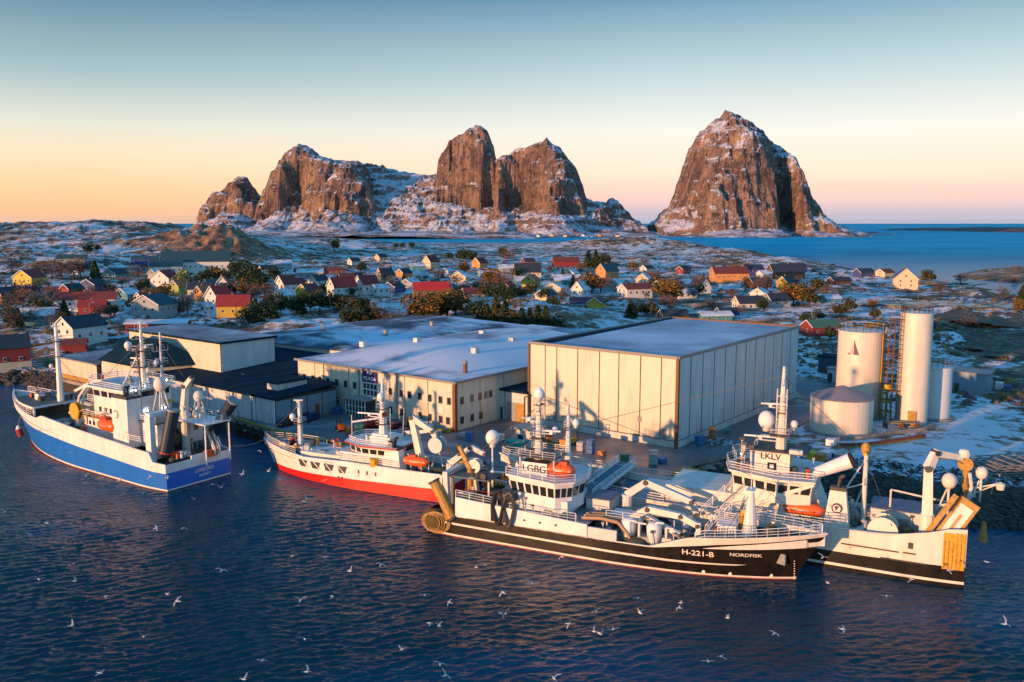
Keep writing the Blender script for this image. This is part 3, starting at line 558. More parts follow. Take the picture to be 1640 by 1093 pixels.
def left_plant():
    # long low hall with the dark lean roof
    t=thing('processing_hall','low hall with broad dark blue roof and pale cladding beside the quay','hall',(*G.w(-17.5,31)[:2],ZQ))
    f=lambda u,v:lw(G,t,u,v);b=MB()
    b.prism([f(-17.5,31),f(-2.1,31),f(-2.1,46.3),f(18,46.3),f(18,98),f(-17.5,98)],0,5.2,joint)
    wallpanels(b,f(-17.5,98),f(-17.5,31),.02,5.3,9,cladw,gap=.25,jm=white);wallpanels(b,f(-17.5,31),f(-2.1,31),.02,4.6,4,cladb,gap=.3)
    b.build('wall',t)
    r=MB();zr=lambda u,v:5.3+(u+18)*.055
    pts=[(-18.1,30.4),(-2.0,30.4),(-2.0,46.2),(18,46.2),(18,98),(-5,98),(-5,80),(-18.1,82)]
    lo=[(*f(u,v),zr(u,v)-.35) for u,v in pts];hi=[(*f(u,v),zr(u,v)) for u,v in pts];n=len(pts)
    r.add(lo+hi,[(i,(i+1)%n,n+(i+1)%n,n+i) for i in range(n)]+[tuple(range(n,2*n))],bitum)
    ro=r.build('roof',t)
    # steep hipped part
    q=MB();zb=6.4;zt=12.2
    base=[(-18.6,98),(-18.6,77.5),(-5,70),(2,98)];rid=[(-12.5,91),(-12.5,80)]
    V=[(*f(u,v),zb if i!=2 else 6.6) for i,(u,v) in enumerate(base)]+[(*f(u,v),zt) for u,v in rid]
    q.add(V,[(0,1,5,4),(1,2,5),(2,3,4,5),(3,0,4)],bitum);q.build('hipped_roof',ro)
    w=MB();w.prism([f(-17.6,97.5),f(-17.6,77.5),f(-5,72),f(0,97.5)],5,6.45,clad);w.build('gable_wall',t)
    for s,z in((90,2.),(84,2.)):pass
    fa=MB();A,B=f(-18.0,31.2),f(-18.0,82);fa.beam((*A,5.05),(*B,5.05),.12,.25,white);fa.build('fascia',ro)
    for s in(10.2,):onwall(f(-17.5,31),f(-2.1,31),s,1.3,1.1,2.4,brown,parent=t,name='door')
    for v in(31.0,37.3,43.6):
        A=f(-17.75,v);c=MB();c.box((*A,2.55),(.22,.22,5.1),white,rz=ANG);c.build('corner_trim',t)
    # rooflight box
    t2=thing('roof_plant_box','long low white plant box with dark top on the dark roof edge','roof box',(*G.w(-9,34)[:2],ZQ+5.6))
    g=lambda u,v:lw(G,t2,u,v);b=MB();b.prism([g(-13.5,35.5),g(-6,35.5),g(-6,38.8),g(-13.5,38.8)],0,1.3,cladw);b.build('casing',t2);b=MB();b.prism([g(-13.8,35.2),g(-5.7,35.2),g(-5.7,39.1),g(-13.8,39.1)],1.3,1.55,bitum);b.build('lid',t2)
    # tall grey box behind
    t3=thing('upper_hall','tall box hall with lit orange end wall and flat frosty grey roof','hall',(*G.w(-8.5,62)[:2],ZQ))
    g=lambda u,v:lw(G,t3,u,v);b=MB();b.prism([g(-8.5,62),g(6,62),g(6,101),g(-8.5,101)],0,12.2,joint);wallpanels(b,g(-8.5,101),g(-8.5,62),5,12.1,1,clad,gap=.3);wallpanels(b,g(-8.5,62),g(6,62),5,12.1,1,cladg,gap=.3);b.build('wall',t3)
    r=MB();r.prism([g(-9,61.5),g(6.5,61.5),g(6.5,101.5),g(-9,101.5)],12.2,12.7,bitum,mtop=frost);r.build('roof',t3)
    t4=thing('shore_shed','low pale shed with frosty flat roof beside the water at far left','shed',(*G.w(-18,98.3)[:2],ZQ))
    g=lambda u,v:lw(G,t4,u,v);b=MB();b.prism([g(-18.5,98.3),g(6,98.3),g(6,119),g(-18.5,119)],1.1,5.1,joint);wallpanels(b,g(-18.5,119),g(-18.5,98.3),1.2,5.0,1,clad,gap=.1);wallpanels(b,g(6,119),g(-18.5,119),1.2,5.0,1,cladg,gap=.1);b.build('wall',t4)
    b=MB();b.prism([g(-18.3,98.3),g(6,98.3),g(6,118.8),g(-18.3,118.8)],0,1.1,ochre);b.build('plinth',t4)
    r=MB();r.prism([g(-18.9,98.3),g(6.4,98.3),g(6.4,119.4),g(-18.9,119.4)],5.1,5.4,trim,mtop=frost);r.build('roof',t4)
    t5=thing('snowy_hall','wide low hall under a blue shaded snowy roof behind the factory','hall',(*G.w(18.5,49)[:2],ZQ))
    g=lambda u,v:lw(G,t5,u,v);b=MB();b.prism([g(18.6,46.8),g(88,46.8),g(88,97),g(18.6,97)],0,8.3,cladg);b.build('wall',t5)
    r=MB();V=[(*g(18,46.5),8.3),(*g(88.5,46.5),8.3),(*g(88.5,97.5),8.3),(*g(18,97.5),8.3),(*g(26,72),10.2),(*g(80,72),10.2)];r.add(V,[(0,1,5,4),(1,2,5),(2,3,4,5),(3,0,4),(0,3,2,1)],snowroof2);ro=r.build('roof',t5)
    for i,(u,v) in enumerate(((40,60),(34,78),(62,64))):
        c=MB();A=g(u,v);c.tube((*A,9),(*A,10.6),.6,steel,n=8);c.tube((*A,10.6),(*A,11),1.0,steel,r1=.5,n=8);c.build('roof_vent',ro)
    t6=thing('rear_hall','plain hall with snowy roof behind factory and cold store','hall',(*G.w(58.5,0)[:2],ZQ))
    g=lambda u,v:lw(G,t6,u,v);b=MB();b.prism([g(58.3,-4),g(86,-4),g(86,46.5),g(58.3,46.5)],0,8.6,cladg);b.build('wall',t6);r=MB();r.prism([g(58.2,-4.3),g(86.3,-4.3),g(86.3,46.7),g(58.2,46.7)],8.6,9.0,bitum,mtop=snowroof2);r.build('roof',t6)
left_plant()
# kiosk, bins, tanks
def at(px,py,z=ZQ):x,y=P(px,py,z);return x,y
def kiosk():
    x,y=at(838,716);t=thing('quay_kiosk','small pale box kiosk with overhanging flat roof on the quay by the cold store','kiosk',(x,y,ZQ),ANG)
    b=MB();b.box((1.6,0,1.55),(3.2,3.6,3.1),cladw);b.build('wall',t);r=MB();r.box((1.6,0,3.25),(4.4,4.8,.25),steel);r.build('roof',t)
    d=MB();d.box((1.6,-1.83,1.1),(1.0,.06,2.1),dsteel);d.build('door',t);d=MB();d.box((-.03,.6,1.7),(.06,1.1,.8),glassw);d.build('window',t)
kiosk()
def dumpster(px,py,m,lab):
    x,y=at(px,py);t=thing('waste_container',lab,'container',(x,y,ZQ),ANG)
    b=MB();vs=[(-.8,-1.3,.15),(.8,-1.3,.15),(.8,1.3,.15),(-.8,1.3,.15),(-.95,-1.6,1.35),(.95,-1.6,1.35),(.95,1.6,1.35),(-.95,1.6,1.35)];b.add(vs,[(3,2,1,0),(0,1,5,4),(1,2,6,5),(2,3,7,6),(3,0,4,7)],m);b.build('bin_body',t)
    l_=MB();l_.add([(-1,-1.65,1.35),(1,-1.65,1.35),(1,1.65,1.35),(-1,1.65,1.35),(-.7,-1.5,1.6),(.7,-1.5,1.6),(.7,1.5,1.6),(-.7,1.5,1.6)],[(0,1,5,4),(1,2,6,5),(2,3,7,6),(3,0,4,7),(4,5,6,7)],m);l_.build('lid',t)
dumpster(827,719,mat('teal_paint',(.03,.32,.26),.6),'teal waste container standing in front of the small quay kiosk')
# ------------------------------------------------------------------ tanks
tankm=mat('tank_cream',(.68,.62,.53),.45,noise=.12,nscale=.4,streak=True,rust=.5)
tankw=mat('tank_white',(.60,.62,.64),.5,noise=.1,nscale=.4,streak=True)
cone=mat('tank_roof',(.26,.21,.22),.6,noise=.2)
def tank(name,label,cx,cy,R,h,m,roof,seg=40):
    t=thing(name,label,'tank',(cx,cy,ZQ));b=MB();nb=max(3,int(h/2.2));pr=[]
    for i in range(nb):
        z0,z1=h*i/nb,h*(i+1)/nb;pr+=[(R,z0),(R,z1-.06),(R+.035,z1-.06),(R+.035,z1)]
    b.lathe((0,0,0),pr+[(R-.05,h)],m,n=seg);b.build('shell',t)
    r=MB();r.lathe((0,0,0),[(R+.15,h-.15),(R+.15,h),(.3,h+roof),(0,h+roof)],cone if roof>.8 else m,n=20 if roof>.8 else seg);r.build('roof',t)
    f=MB();f.lathe((0,0,0),[(R+1,0),(R+1,.25),(0,.25)],CONC,n=24);f.build('foundation',t);return t
def ladder(t,ang,R,z0,z1,m,cage=True):
    b=MB();c,s=math.cos(ang),math.sin(ang)
    for k in(-.3,.3):
        p=(c*(R+.35)-s*k,s*(R+.35)+c*k);b.tube((*p,z0),(*p,z1),.06,m,n=4)
    z=z0
    while z<z1:
        b.tube((c*(R+.35)-s*.3,s*(R+.35)+c*.3,z),(c*(R+.35)+s*.3,s*(R+.35)-c*.3,z),.03,m,n=3);z+=.45
    if cage:
        z=z0+2.2
        while z<z1:
            pts=[(c*(R+.35+.75*math.cos(a))-s*.45*math.sin(a),s*(R+.35+.75*math.cos(a))+c*.45*math.sin(a),z) for a in [math.pi*(i/6-.5) for i in range(7)]]
            b.path(pts,.035,m,n=3);z+=.9
    b.build('ladder',t)
def ringrail(t,R,z,m,n=20,a0=0,a1=6.283):
    b=MB();pts=[(R*math.cos(a0+(a1-a0)*i/n),R*math.sin(a0+(a1-a0)*i/n),z) for i in range(n+1)];rail(b,pts,1.1,m,step=2,r=.05,rails=2);b.build('railing',t)
T1=tank('storage_tank','squat white storage tank with purple brown cone roof, lowest of the four',62.2,161.8,5.6,6.6,tankm,2.0)
T2=tank('storage_silo','broad cream silo with dark blue sail emblem behind the squat tank',70.7,175.4,4.4,17.4,tankm,.5);ringrail(T2,4.3,17.5,ochre)
T3=tank('storage_silo','tallest slim cream silo with caged ladder down its left side',78.1,167.6,2.9,21.8,tankm,.4);ringrail(T3,2.85,21.9,brown)
T4=tank('storage_tank','white shaded tank standing close behind the tallest silo',84.9,173.2,3.3,10.4,tankw,.6);ringrail(T4,3.2,10.5,ochre)
ladder(T3,R_(197),2.9,0,22.8,brown);ladder(T2,R_(-38),4.4,0,18.4,ochre);
def tank_extras():
    b=MB()
    for a in(-52,-46):
        c,s=math.cos(R_(a)),math.sin(R_(a));b.tube((c*4.65,s*4.65,0),(c*4.65,s*4.65,17.2),.14,ochre,n=6)
    b.build('riser_pipe',T2)
    b=MB();b.tube((-4.6,-1.2,0),(-4.6,-1.2,20.5),.12,brown,n=5);b.tube((-4.6,1,0),(-4.6,1,20.5),.12,brown,n=5)
    z=1.5
    while z<20:
        b.tube((-4.6,-1.2,z),(-4.6,1,z+1.6),.06,brown,n=3);b.tube((-4.6,1,z),(-4.6,-1.2,z),.06,brown,n=3);b.tube((-4.6,-1.2,z),(-3.1,-.6,z),.06,brown,n=3);z+=1.9
    b.build('lattice_stair',T3)
    for z in(6.5,13.5,20.5):b=MB();b.box((-3.9,0,z),(1.8,2.4,.12),brown);rail(b,[(-4.8,-1.2,z),(-4.8,1.2,z)],1.1,brown,r=.05,rails=2);b.build('platform',T3)
    d=MB();a=R_(-112);d.box((2.95*math.cos(a),2.95*math.sin(a),1.6),(.25,1.5,2.8),ochre,rz=a);d.build('door',T3)
    b=MB();b.tube((0,0,22),(0,0,29.5),.05,brown,n=4);b.build('aerial',T3)
    # emblem: sail and wave
    em=mat('emblem_violet',(.07,.02,.10),.5);b=MB();R=4.48
    def q(a,z):return (R*math.cos(a),R*math.sin(a),z)
    a0=R_(-129);s=.2
    b.add([q(a0+.0,16.0),q(a0+.24,12.9),q(a0+.005,12.9)],[(0,2,1)],em);b.add([q(a0-.03,15.0),q(a0-.03,12.9),q(a0-.17,13.0)],[(0,1,2)],mat('emblem_lilac',(.45,.35,.5),.5))
    b.add([q(a0-.30,13.3),q(a0-.12,13.1),q(a0-.16,12.8)],[(0,1,2)],em)
    # make it two sided and slightly proud
    b.build('emblem',T2)
    t=thing('pipe_rack','green painted pipe rack with valves between the silos','pipe rack',(75.5,163.5,ZQ));b=MB()
    for i in range(5):
        b.tube((-4,-.4+i*.3,.9+.25*(i%2)),(2.2,.2+i*.3,.9+.25*(i%2)),.1,[steel,mossy,brown][i%3],n=6)
    b.build('pipes',t)
    for x in(-4,-1,2):b=MB();b.box((x,.3,.5),(.15,2,1.0),brown);b.build('support',t)
    b=MB()
    for x,y_,h_ in((-2.6,4,6.5),(-1.2,4.4,6.5),(-2.6,6,6.5),(-1.2,6.4,6.5)):b.tube((x,y_,0),(x,y_,h_),.09,mossy,n=5)
    for z in(2.2,4.3,6.5):b.box((-1.9,5.2,z),(1.9,2.6,.12),mossy)
    b.build('frame',t);b=MB();b.box((-1.9,4.9,7.1),(1.0,.7,.9),mat('bright_yellow',(.75,.55,.02),.5));b.build('valve_box',t)
    # curved low bund wall
    t=thing('bund_wall','low curved concrete bund wall with rusty pipes in front of the squat tank','wall',(70,158,ZQ));b=MB()
    pts=[at(1330,706),at(1380,704),at(1430,696),at(1480,690),at(1500,684)]
    for p,q_ in zip(pts,pts[1:]):b.beam((p[0]-70,p[1]-158,.3),(q_[0]-70,q_[1]-158,.3),.3,.7,CONC)
    b.build('wall',t)
    b=MB();
    for k_,m_ in enumerate((brown,redd,mossy)):
        pt=[at(1345+6*k_,714+2.5*k_),at(1390,712+2.5*k_),at(1440,705+2.5*k_),at(1482,698+2.5*k_)];b.path([(p[0]-70,p[1]-158,.25) for p in pt],.16,m_,n=5)
    b.build('pipes',t)
tank_extras()
def simple_shed(name,label,cat,px,py,w,l,h,wm,rm,ang=ANG,pitch=0,z=ZQ,door=True):
    x,y=at(px,py,z);t=thing(name,label,cat,(x,y,z),ang);b=MB();b.box((l/2,0,h/2),(l,w,h),wm);b.build('wall',t);r=MB()
    if pitch:r.add([(-.3,-w/2-.3,h),(l+.3,-w/2-.3,h),(l+.3,w/2+.3,h),(-.3,w/2+.3,h),(-.3,0,h+pitch),(l+.3,0,h+pitch)],[(0,1,5,4),(2,3,4,5),(3,0,4),(1,2,5),(0,3,2,1)],rm)
    else:r.box((l/2,0,h+.15),(l+.6,w+.6,.3),rm)
    r.build('roof',t)
    if door:d=MB();d.box((-.04,w*.2,1.1),(.08,1.1,2.2),dsteel);d.build('door',t)
    return t
simple_shed('pump_shed','blue grey flat roofed shed behind the white tank','shed',1545,630,9,7,4.6,cladb,trim)
simple_shed('equipment_shed','small dark shed left of the broad silo beside the cold store','shed',1325,598,5,5,4.2,mat('slate_paint',(.04,.07,.10),.7),bitum)
simple_shed('utility_cabinet','white upright cabinet beside the broad silo','cabinet',1332,612,2.4,2.2,3.2,cladw,trim)
# ------------------------------------------------------------------ ships
class Hull:
    def __init__(s,name,label,x,y,deg,Lw,Lo,B,sheer,near,tb=.62,pb=2.2,group='fishing vessels moored at the quay'):
        s.t=thing(name,label,'fishing vessel',(x,y,0),R_(deg),group);s.Lw,s.Lo,s.B,s.sheer,s.n,s.tb,s.pb=Lw,Lo,B,sheer,near,tb,pb
        s.zm=max(sheer(i/20) for i in range(21))
    def pos(s,t,z,side):
        f=min(1,max(0,(z+1.5)/(s.zm+1.5)));tb=s.tb
        wd=1-.06*(1-min(1,t/.10))**2
        if t>tb:wd*=max(0,1-((t-tb)/(1-tb))**(s.pb+.5))
        ww=1-.12*(1-min(1,t/.14))**2;tw=tb-.17
        if t>tw:ww*=max(0,1-((t-tw)/(1-tw))**1.75)
        w=ww+(wd-ww)*(f**.8);L_=s.Lw+(s.Lo-s.Lw)*f**1.5
        fwd=max(0,(t-.5)/.5)
        return Vector((t*(s.Lw*(1-fwd)+L_*fwd),side*s.B/2*max(w,.004),z))
    def tt(s,u):return u/(s.Lw+(s.Lo-s.Lw)*max(0,min(1,(u/s.Lo-.5)/.5))**1)
    def edge(s,u,z,side=None):
        t=max(0,min(1,u/s.Lo))
        for _ in range(12):
            p=s.pos(t,z,side or s.n);t=max(0,min(1,t+(u-p.x)/s.Lo))
        return s.pos(t,z,side or s.n)
    def build(s,bands,deckfn,dm,topm,inset=.25,N=72):
        b=MB();K=len(bands);ts=[1-(1-i/N)**1.25 for i in range(N+1)]
        for side in(1,-1):
            vs=[]
            for t in ts:
                prev=-9
                for z,_ in bands+[(s.sheer,None)]:
                    zz=z(t) if callable(z) else z;zz=max(prev,min(zz,s.sheer(t)));prev=zz;vs.append(s.pos(t,zz,side))
            for i in range(N):
                for k in range(K):
                    a=i*(K+1)+k;q=(a,a+K+1,a+K+2,a+1);q=q if side<0 else q[::-1];b.add([vs[j] for j in q],[(0,1,2,3)],bands[k][1])
            # transom half
        for k in range(K):
            z0=bands[k][0];z1=bands[k+1][0] if k+1<K else s.sheer
            z0=z0(0) if callable(z0) else z0;z1=z1(0) if callable(z1) else z1;z0=min(z0,s.sheer(0));z1=min(z1,s.sheer(0))
            if z1>z0:b.add([s.pos(0,z0,1),s.pos(0,z0,-1),s.pos(0,z1,-1),s.pos(0,z1,1)],[(0,1,2,3)],bands[k][1])
        hb=b.build('hull',s.t,smooth=True)
        try:
            hb.data.polygons.foreach_set('use_smooth',[True]*len(hb.data.polygons))
        except Exception:pass
        # bulwark inner face, cap and deck
        c=MB()
        for side in(1,-1):
            for i in range(N):
                q=[]
                for t in(ts[i],ts[i+1]):
                    o=s.pos(t,s.sheer(t),side);inn=Vector((o.x-(.3 if t>.97 else 0),o.y*max(0,1-inset/max(abs(o.y),.3)),o.z));dk=Vector((inn.x,inn.y,deckfn(t)));q.append((o+Vector((0,0,.0)),inn,dk))
                (o0,i0,d0),(o1,i1,d1)=q
                up=Vector((0,0,.06))
                c.add([o0+up,o1+up,i1+up,i0+up,d0,d1,o0-up,o1-up],[(0,1,2,3) if side>0 else (3,2,1,0),(3,2,5,4) if side>0 else (4,5,2,3),(6,7,1,0) if side<0 else (0,1,7,6)],topm)
        c.build('bulwark',s.t)
        d=MB()
        for i in range(N):
            a0,a1=s.pos(ts[i],s.sheer(ts[i]),1),s.pos(ts[i+1],s.sheer(ts[i+1]),1);z0,z1=deckfn(ts[i]),deckfn(ts[i+1]);y0,y1=max(0,a0.y-.1),max(0,a1.y-.1)
            d.add([(a0.x,-y0,z0),(a1.x,-y1,z1),(a1.x,y1,z1),(a0.x,y0,z0)],[(0,1,2,3)],dm)
        d.build('deck',s.t);s.hull=hb;return hb
    def text(s,body,u,z,size,m,name,side=None,sx=1):
        side=side or s.n
        def fn(x,y):
            uu=u-x*(1 if side>0 else -1);p=s.edge(uu,z+y,side);p.y+=side*.06;return p
        return textmesh(body,size,fn,m,name,s.hull,sx=sx)
    def strip(s,u0,u1,z0,z1,m,name,inset=0,n=14,ztop=None,parent=None,inner=.3):
        """wall following the hull side on the near and far side"""
        for side in(1,-1):
            b=MB();P_=[]
            for i in range(n+1):
                u=u0+(u1-u0)*i/n;p=s.edge(u,s.sheer(min(1,u/s.Lo)),side);za=z0(u) if callable(z0) else z0;zb=z1(u) if callable(z1) else z1
                P_.append((p.x,p.y-side*inset,za,zb))
            for a,c in zip(P_,P_[1:]):
                vs=[(a[0],a[1],a[2]),(c[0],c[1],c[2]),(c[0],c[1],c[3]),(a[0],a[1],a[3])];vi=[(q[0],q[1]-side*inner,q[2]) for q in vs]
                b.add(vs+vi,[(0,1,2,3),(7,6,5,4),(3,2,6,7)],m)
            a,c=P_[0],P_[-1]
            for q in(a,c):b.add([(q[0],q[1],q[2]),(q[0],q[1]-side*inner,q[2]),(q[0],q[1]-side*inner,q[3]),(q[0],q[1],q[3])],[(0,1,2,3)],m)
            b.build(name,parent or s.t)
    def deckhouse(s,u0,u1,z0,z1,m,name,inset=.0,roofm=None,n=10,side=None):
        P_=[s.edge(u0+(u1-u0)*i/n,s.sheer(min(1,(u0+(u1-u0)*i/n)/s.Lo)),1) for i in range(n+1)]
        pl=[(p.x,-(p.y-inset)) for p in P_]+[(p.x,(p.y-inset)) for p in reversed(P_)]
        b=MB();b.prism(pl,z0,z1,m,mtop=roofm or deckm);return b.build(name,s.t)
    def siderail(s,u0,u1,n=10,h=1.05,m=None,name='railing',z=None,inset=.15,bow=False):
        for side in(1,-1):
            pts=[]
            for i in range(n+1):
                u=u0+(u1-u0)*i/n;t=min(1,u/s.Lo);zz=s.sheer(t);p=s.edge(u,zz,side);pts.append((p.x-(.15 if bow else 0),p.y-side*min(inset,abs(p.y)),z if z is not None else zz+.05))
            b=MB();rail(b,pts,h,m);b.build(name,s.t)
def bridge(t,poly,z0,z1,m,zw0,zw1,wins,flare=.0,over=.35,name='wheelhouse',roofm=None,brow=None,wm=None,gap=.16,zup=None):
    """poly ccw list; wins: windows per edge; flare outward at window height"""
    cx=sum(p[0] for p in poly)/len(poly);cy=sum(p[1] for p in poly)/len(poly)
    def sc(k):return [(p[0]+(p[0]-cx)/max(1e-6,math.hypot(p[0]-cx,p[1]-cy))*k,p[1]+(p[1]-cy)/max(1e-6,math.hypot(p[0]-cx,p[1]-cy))*k) for p in poly]
    b=MB();b.prism(poly,z0,zw0,m);b.prism(poly,zw0,z1,m,top=sc(flare));w=b.build(name,t)
    r=MB();r.prism(sc(flare+over),z1,z1+.28,brow or m,mtop=roofm or m);ro=r.build('roof',w)
    n=len(poly);tp=sc(flare*(zw1-zw0)/max(.1,(z1-zw0)))
    for i,k in enumerate(wins):
        if not k:continue
        a,c=Vector((*poly[i],zw0+.12)),Vector((*poly[(i+1)%n],zw0+.12));a2,c2=Vector((*tp[i],zw1)),Vector((*tp[(i+1)%n],zw1))
        d=(c-a).normalized();nr=Vector((d.y,-d.x,0))*.05
        for j in range(k):
            s0,s1=(j+gap*.7)/k,(j+1-gap*.7)/k;q=MB();V=[a.lerp(c,s0)+nr,a.lerp(c,s1)+nr,a2.lerp(c2,s1)+nr,a2.lerp(c2,s0)+nr];V+= [v-nr*1.6 for v in V]
            q.add(V,[(0,1,2,3),(0,3,7,4),(1,5,6,2),(3,2,6,7),(0,4,5,1)],wm or dkglass);q.build('window',w)
    return w
def mast(t,x,y,z0,z1,r0,r1,m,arms=(),name='mast',plats=(),radars=(),domes=(),n=8,rungs=True):
    b=MB();b.tube((x,y,z0),(x,y,z1),r0,m,r1=r1,n=n)
    for z,w in arms:b.tube((x,y-w,z),(x,y+w,z),.06,m,n=4);[b.tube((x,y+q*w,z),(x,y+q*w,z+.9),.035,m,n=3) for q in(-1,-.5,.5,1)]
    if rungs:
        k=z0+1
        while k<z1-.5:b.tube((x-.35,y-r0*1.1,k),(x+.35,y-r0*1.1,k),.035,m,n=3);k+=.5
    o=b.build(name,t)
    for z,w in plats:
        p=MB();p.box((x,y,z),(w*1.2,w*2,.12),dsteel);rail(p,[(x-w*.6,y-w,z),(x+w*.6,y-w,z),(x+w*.6,y+w,z),(x-w*.6,y+w,z),(x-w*.6,y-w,z)],.9,m,step=1,r=.035,rails=2);p.build('platform',o)
    for z,dx,w,a in radars:
        p=MB();p.tube((x,y,z-.45),(x+dx,y,z-.45),.08,m,n=4);p.box((x+dx,y,z-.25),(.4,.4,.35),white);p.box((x+dx,y,z+.02),(w,.22,.2),white,rz=a);p.build('radar_scanner',o)
    for dx,dy,z,r in domes:
        p=MB();p.tube((x,y,z-r*1.3),(x+dx,y+dy,z-r*1.3),.07,m,n=4);p.tube((x+dx,y+dy,z-r*1.4),(x+dx,y+dy,z-r*.6),r*.45,m,n=8);p.ball((x+dx,y+dy,z),r,white,sz=1.15);p.build('radar_dome',o,smooth=True)
    return o
def crane(t,pts,w0,w1,m,name='deck_crane',base=None,ram=True,jib=None):
    b=MB()
    if base:b.tube(base,pts[0],w0*.8,m,n=10)
    o=b.build(name,t) if base else None
    k=len(pts)-1
    for i,(p,q) in enumerate(zip(pts,pts[1:])):
        a=w0+(w1-w0)*i/k;c=w0+(w1-w0)*(i+1)/k;s_=MB();s_.beam(p,q,a,a*1.15,m,c,c*1.1)
        P0,Q0=Vector(p),Vector(q);d=(Q0-P0);sd=d.cross(Vector((0,0,1)))
        sd=sd.normalized() if sd.length>1e-3 else Vector((0,1,0))
        if ram:s_.tube(P0.lerp(Q0,.1)-Vector((0,0,a*.9)),P0.lerp(Q0,.6)-Vector((0,0,c*.75)),.09,steel,n=5)
        s_.tube(Q0-sd*c*.8,Q0+sd*c*.8,c*.45,dsteel,n=8)
        if i==0 and o is None:o=s_.build(name,t)
        else:s_.build('boom',o)
    e=Vector(pts[-1]);s_=MB();s_.tube(e,e-Vector((0,0,1.2)),.05,dsteel,n=4);s_.box(e-Vector((0,0,1.3)),(.35,.35,.5),dsteel);s_.build('hook',o);return o
def drum(t,c,r,w,m,core,name='net_drum',axis='Y',net=None,n=22):
    b=MB();ax='Y' if axis=='Y' else 'X'
    b.lathe(c,[(0,-w/2-.12),(r,-w/2-.12),(r,-w/2+.06),(r*.45,-w/2+.06),(r*.45,w/2-.06),(r,w/2-.06),(r,w/2+.12),(0,w/2+.12)],m,n=n,axis=ax)
    o=b.build(name,t)
    if net:
        q=MB();q.lathe(c,[(r*.85*k,z) for k,z in((.6,-w/2+.1),(1,-w*.3),(.95,0),(1.02,w*.25),(.6,w/2-.1))],net,n=n,axis=ax);q.build('wound_net',o)
    return o
def winch(t,c,s_,m,rz=0):
    b=MB();b.box((c[0],c[1],c[2]+.12*s_),(1.6*s_,2.0*s_,.24*s_),m,rz=rz);b.lathe((c[0],c[1],c[2]+.85*s_),[(0,-.9*s_),(.7*s_,-.9*s_),(.7*s_,-.75*s_),(.35*s_,-.75*s_),(.35*s_,.75*s_),(.7*s_,.75*s_),(.7*s_,.9*s_),(0,.9*s_)],m,n=14,axis='Y')
    b.box((c[0]+.3*s_,c[1]+1.15*s_,c[2]+.6*s_),(.9*s_,.4*s_,1.1*s_),steel);return b.build('winch',t)
def lifeboat(t,c,l,r,name='lifeboat',ry=0):
    b=MB();n=14;k=10;vs=[]
    for i in range(n+1):
        a=i/n;x=(a-.5)*l;w=r*max(0,1-(2*a-1)**4)**.5*(.9+.1*math.cos(math.pi*(a-.5)));w=max(w,.02)
        for j in range(k):
            th=2*math.pi*j/k;zz=math.sin(th)*w*(.85 if math.sin(th)>0 else 1.0);vs.append((c[0]+x,c[1]+math.cos(th)*w,c[2]+zz))
    fs=[(i*k+j,(i+1)*k+j,(i+1)*k+(j+1)%k,i*k+(j+1)%k) for i in range(n) for j in range(k)];b.add(vs,fs,orange);o=b.build(name,t,smooth=True)
    q=MB();q.tube((c[0]-l*.48,c[1],c[2]-.02),(c[0]+l*.48,c[1],c[2]-.02),r*1.02,dsteel,n=20) if False else None
    q.path([(c[0]-l*.42,c[1]+r*.75,c[2]+.05),(c[0],c[1]+r*1.03,c[2]),(c[0]+l*.42,c[1]+r*.75,c[2]+.05)],.05,white);q.path([(c[0]-l*.42,c[1]-r*.75,c[2]+.05),(c[0],c[1]-r*1.03,c[2]),(c[0]+l*.42,c[1]-r*.75,c[2]+.05)],.05,white);q.build('grab_line',o)
    q=MB();q.box((c[0]+l*.12,c[1],c[2]+r*.85),(l*.28,r*.9,r*.5),mat('dark_orange',(.45,.05,.01),.5));q.build('canopy',o)
    return o
def davit(t,x,y,z,h,out,m,side):
    b=MB()
    for dx in(-1.6,1.6):b.path([(x+dx,y,z),(x+dx,y,z+h),(x+dx,y+side*out,z+h+.3)],.11,m,n=5)
    b.build('davit',t)
def funnel(t,c,lx,ly,h,m,topm,taper=.8,name='funnel',pipes=3):
    b=MB();x,y,z=c;A=[(x-lx/2,y-ly/2),(x+lx/2,y-ly/2),(x+lx/2,y+ly/2),(x-lx/2,y+ly/2)];B=[(x+(p[0]-x)*taper,y+(p[1]-y)*taper) for p in A]
    b.prism(A,z,z+h,m,top=B);o=b.build(name,t);q=MB();q.prism(B,z+h,z+h+.45,topm)
    q.build('funnel_cap',o)
    for i in range(pipes):
        p=MB();yy=y+(i-(pipes-1)/2)*ly*.22;p.tube((x,yy,z+h+.4),(x-.2,yy,z+h+1.6),.22,topm,n=8);p.tube((x-.2,yy,z+h+1.6),(x-.6,yy,z+h+1.9),.22,topm,n=8);p.build('exhaust_pipe',o)
    return o
def stairs(t,p,q,w,m,name='stairway'):
    b=MB();p,q=Vector(p),Vector(q);d=(q-p);sd=Vector((d.y,-d.x,0)).normalized()*w/2
    for s_ in(-1,1):b.beam(p+sd*s_,q+sd*s_,.08,.25,m);rail(b,[tuple(p+sd*s_),tuple(q+sd*s_)],1,m,r=.04,rails=2,step=1.2)
    n=int(d.length/.3)
    for i in range(n):
        c=p.lerp(q,(i+.5)/n);b.beam(c-sd,c+sd,.22,.05,steel)
    return b.build(name,t)
def gallows(t,x,hw,z0,z1,r,m,name='stern_gantry',lean=0):
    b=MB()
    for s_ in(-1,1):b.beam((x,s_*hw,z0),(x+lean,s_*hw*.92,z1),r,r,m,r*.85,r*.85)
    b.beam((x+lean,-hw,z1),(x+lean,hw,z1),r*.9,r*.9,m)
    for y in(-hw*.5,0,hw*.5):b.box((x+lean,y,z1-r*.8),(r*.6,.35,r*.8),dsteel)
    return b.build(name,t)
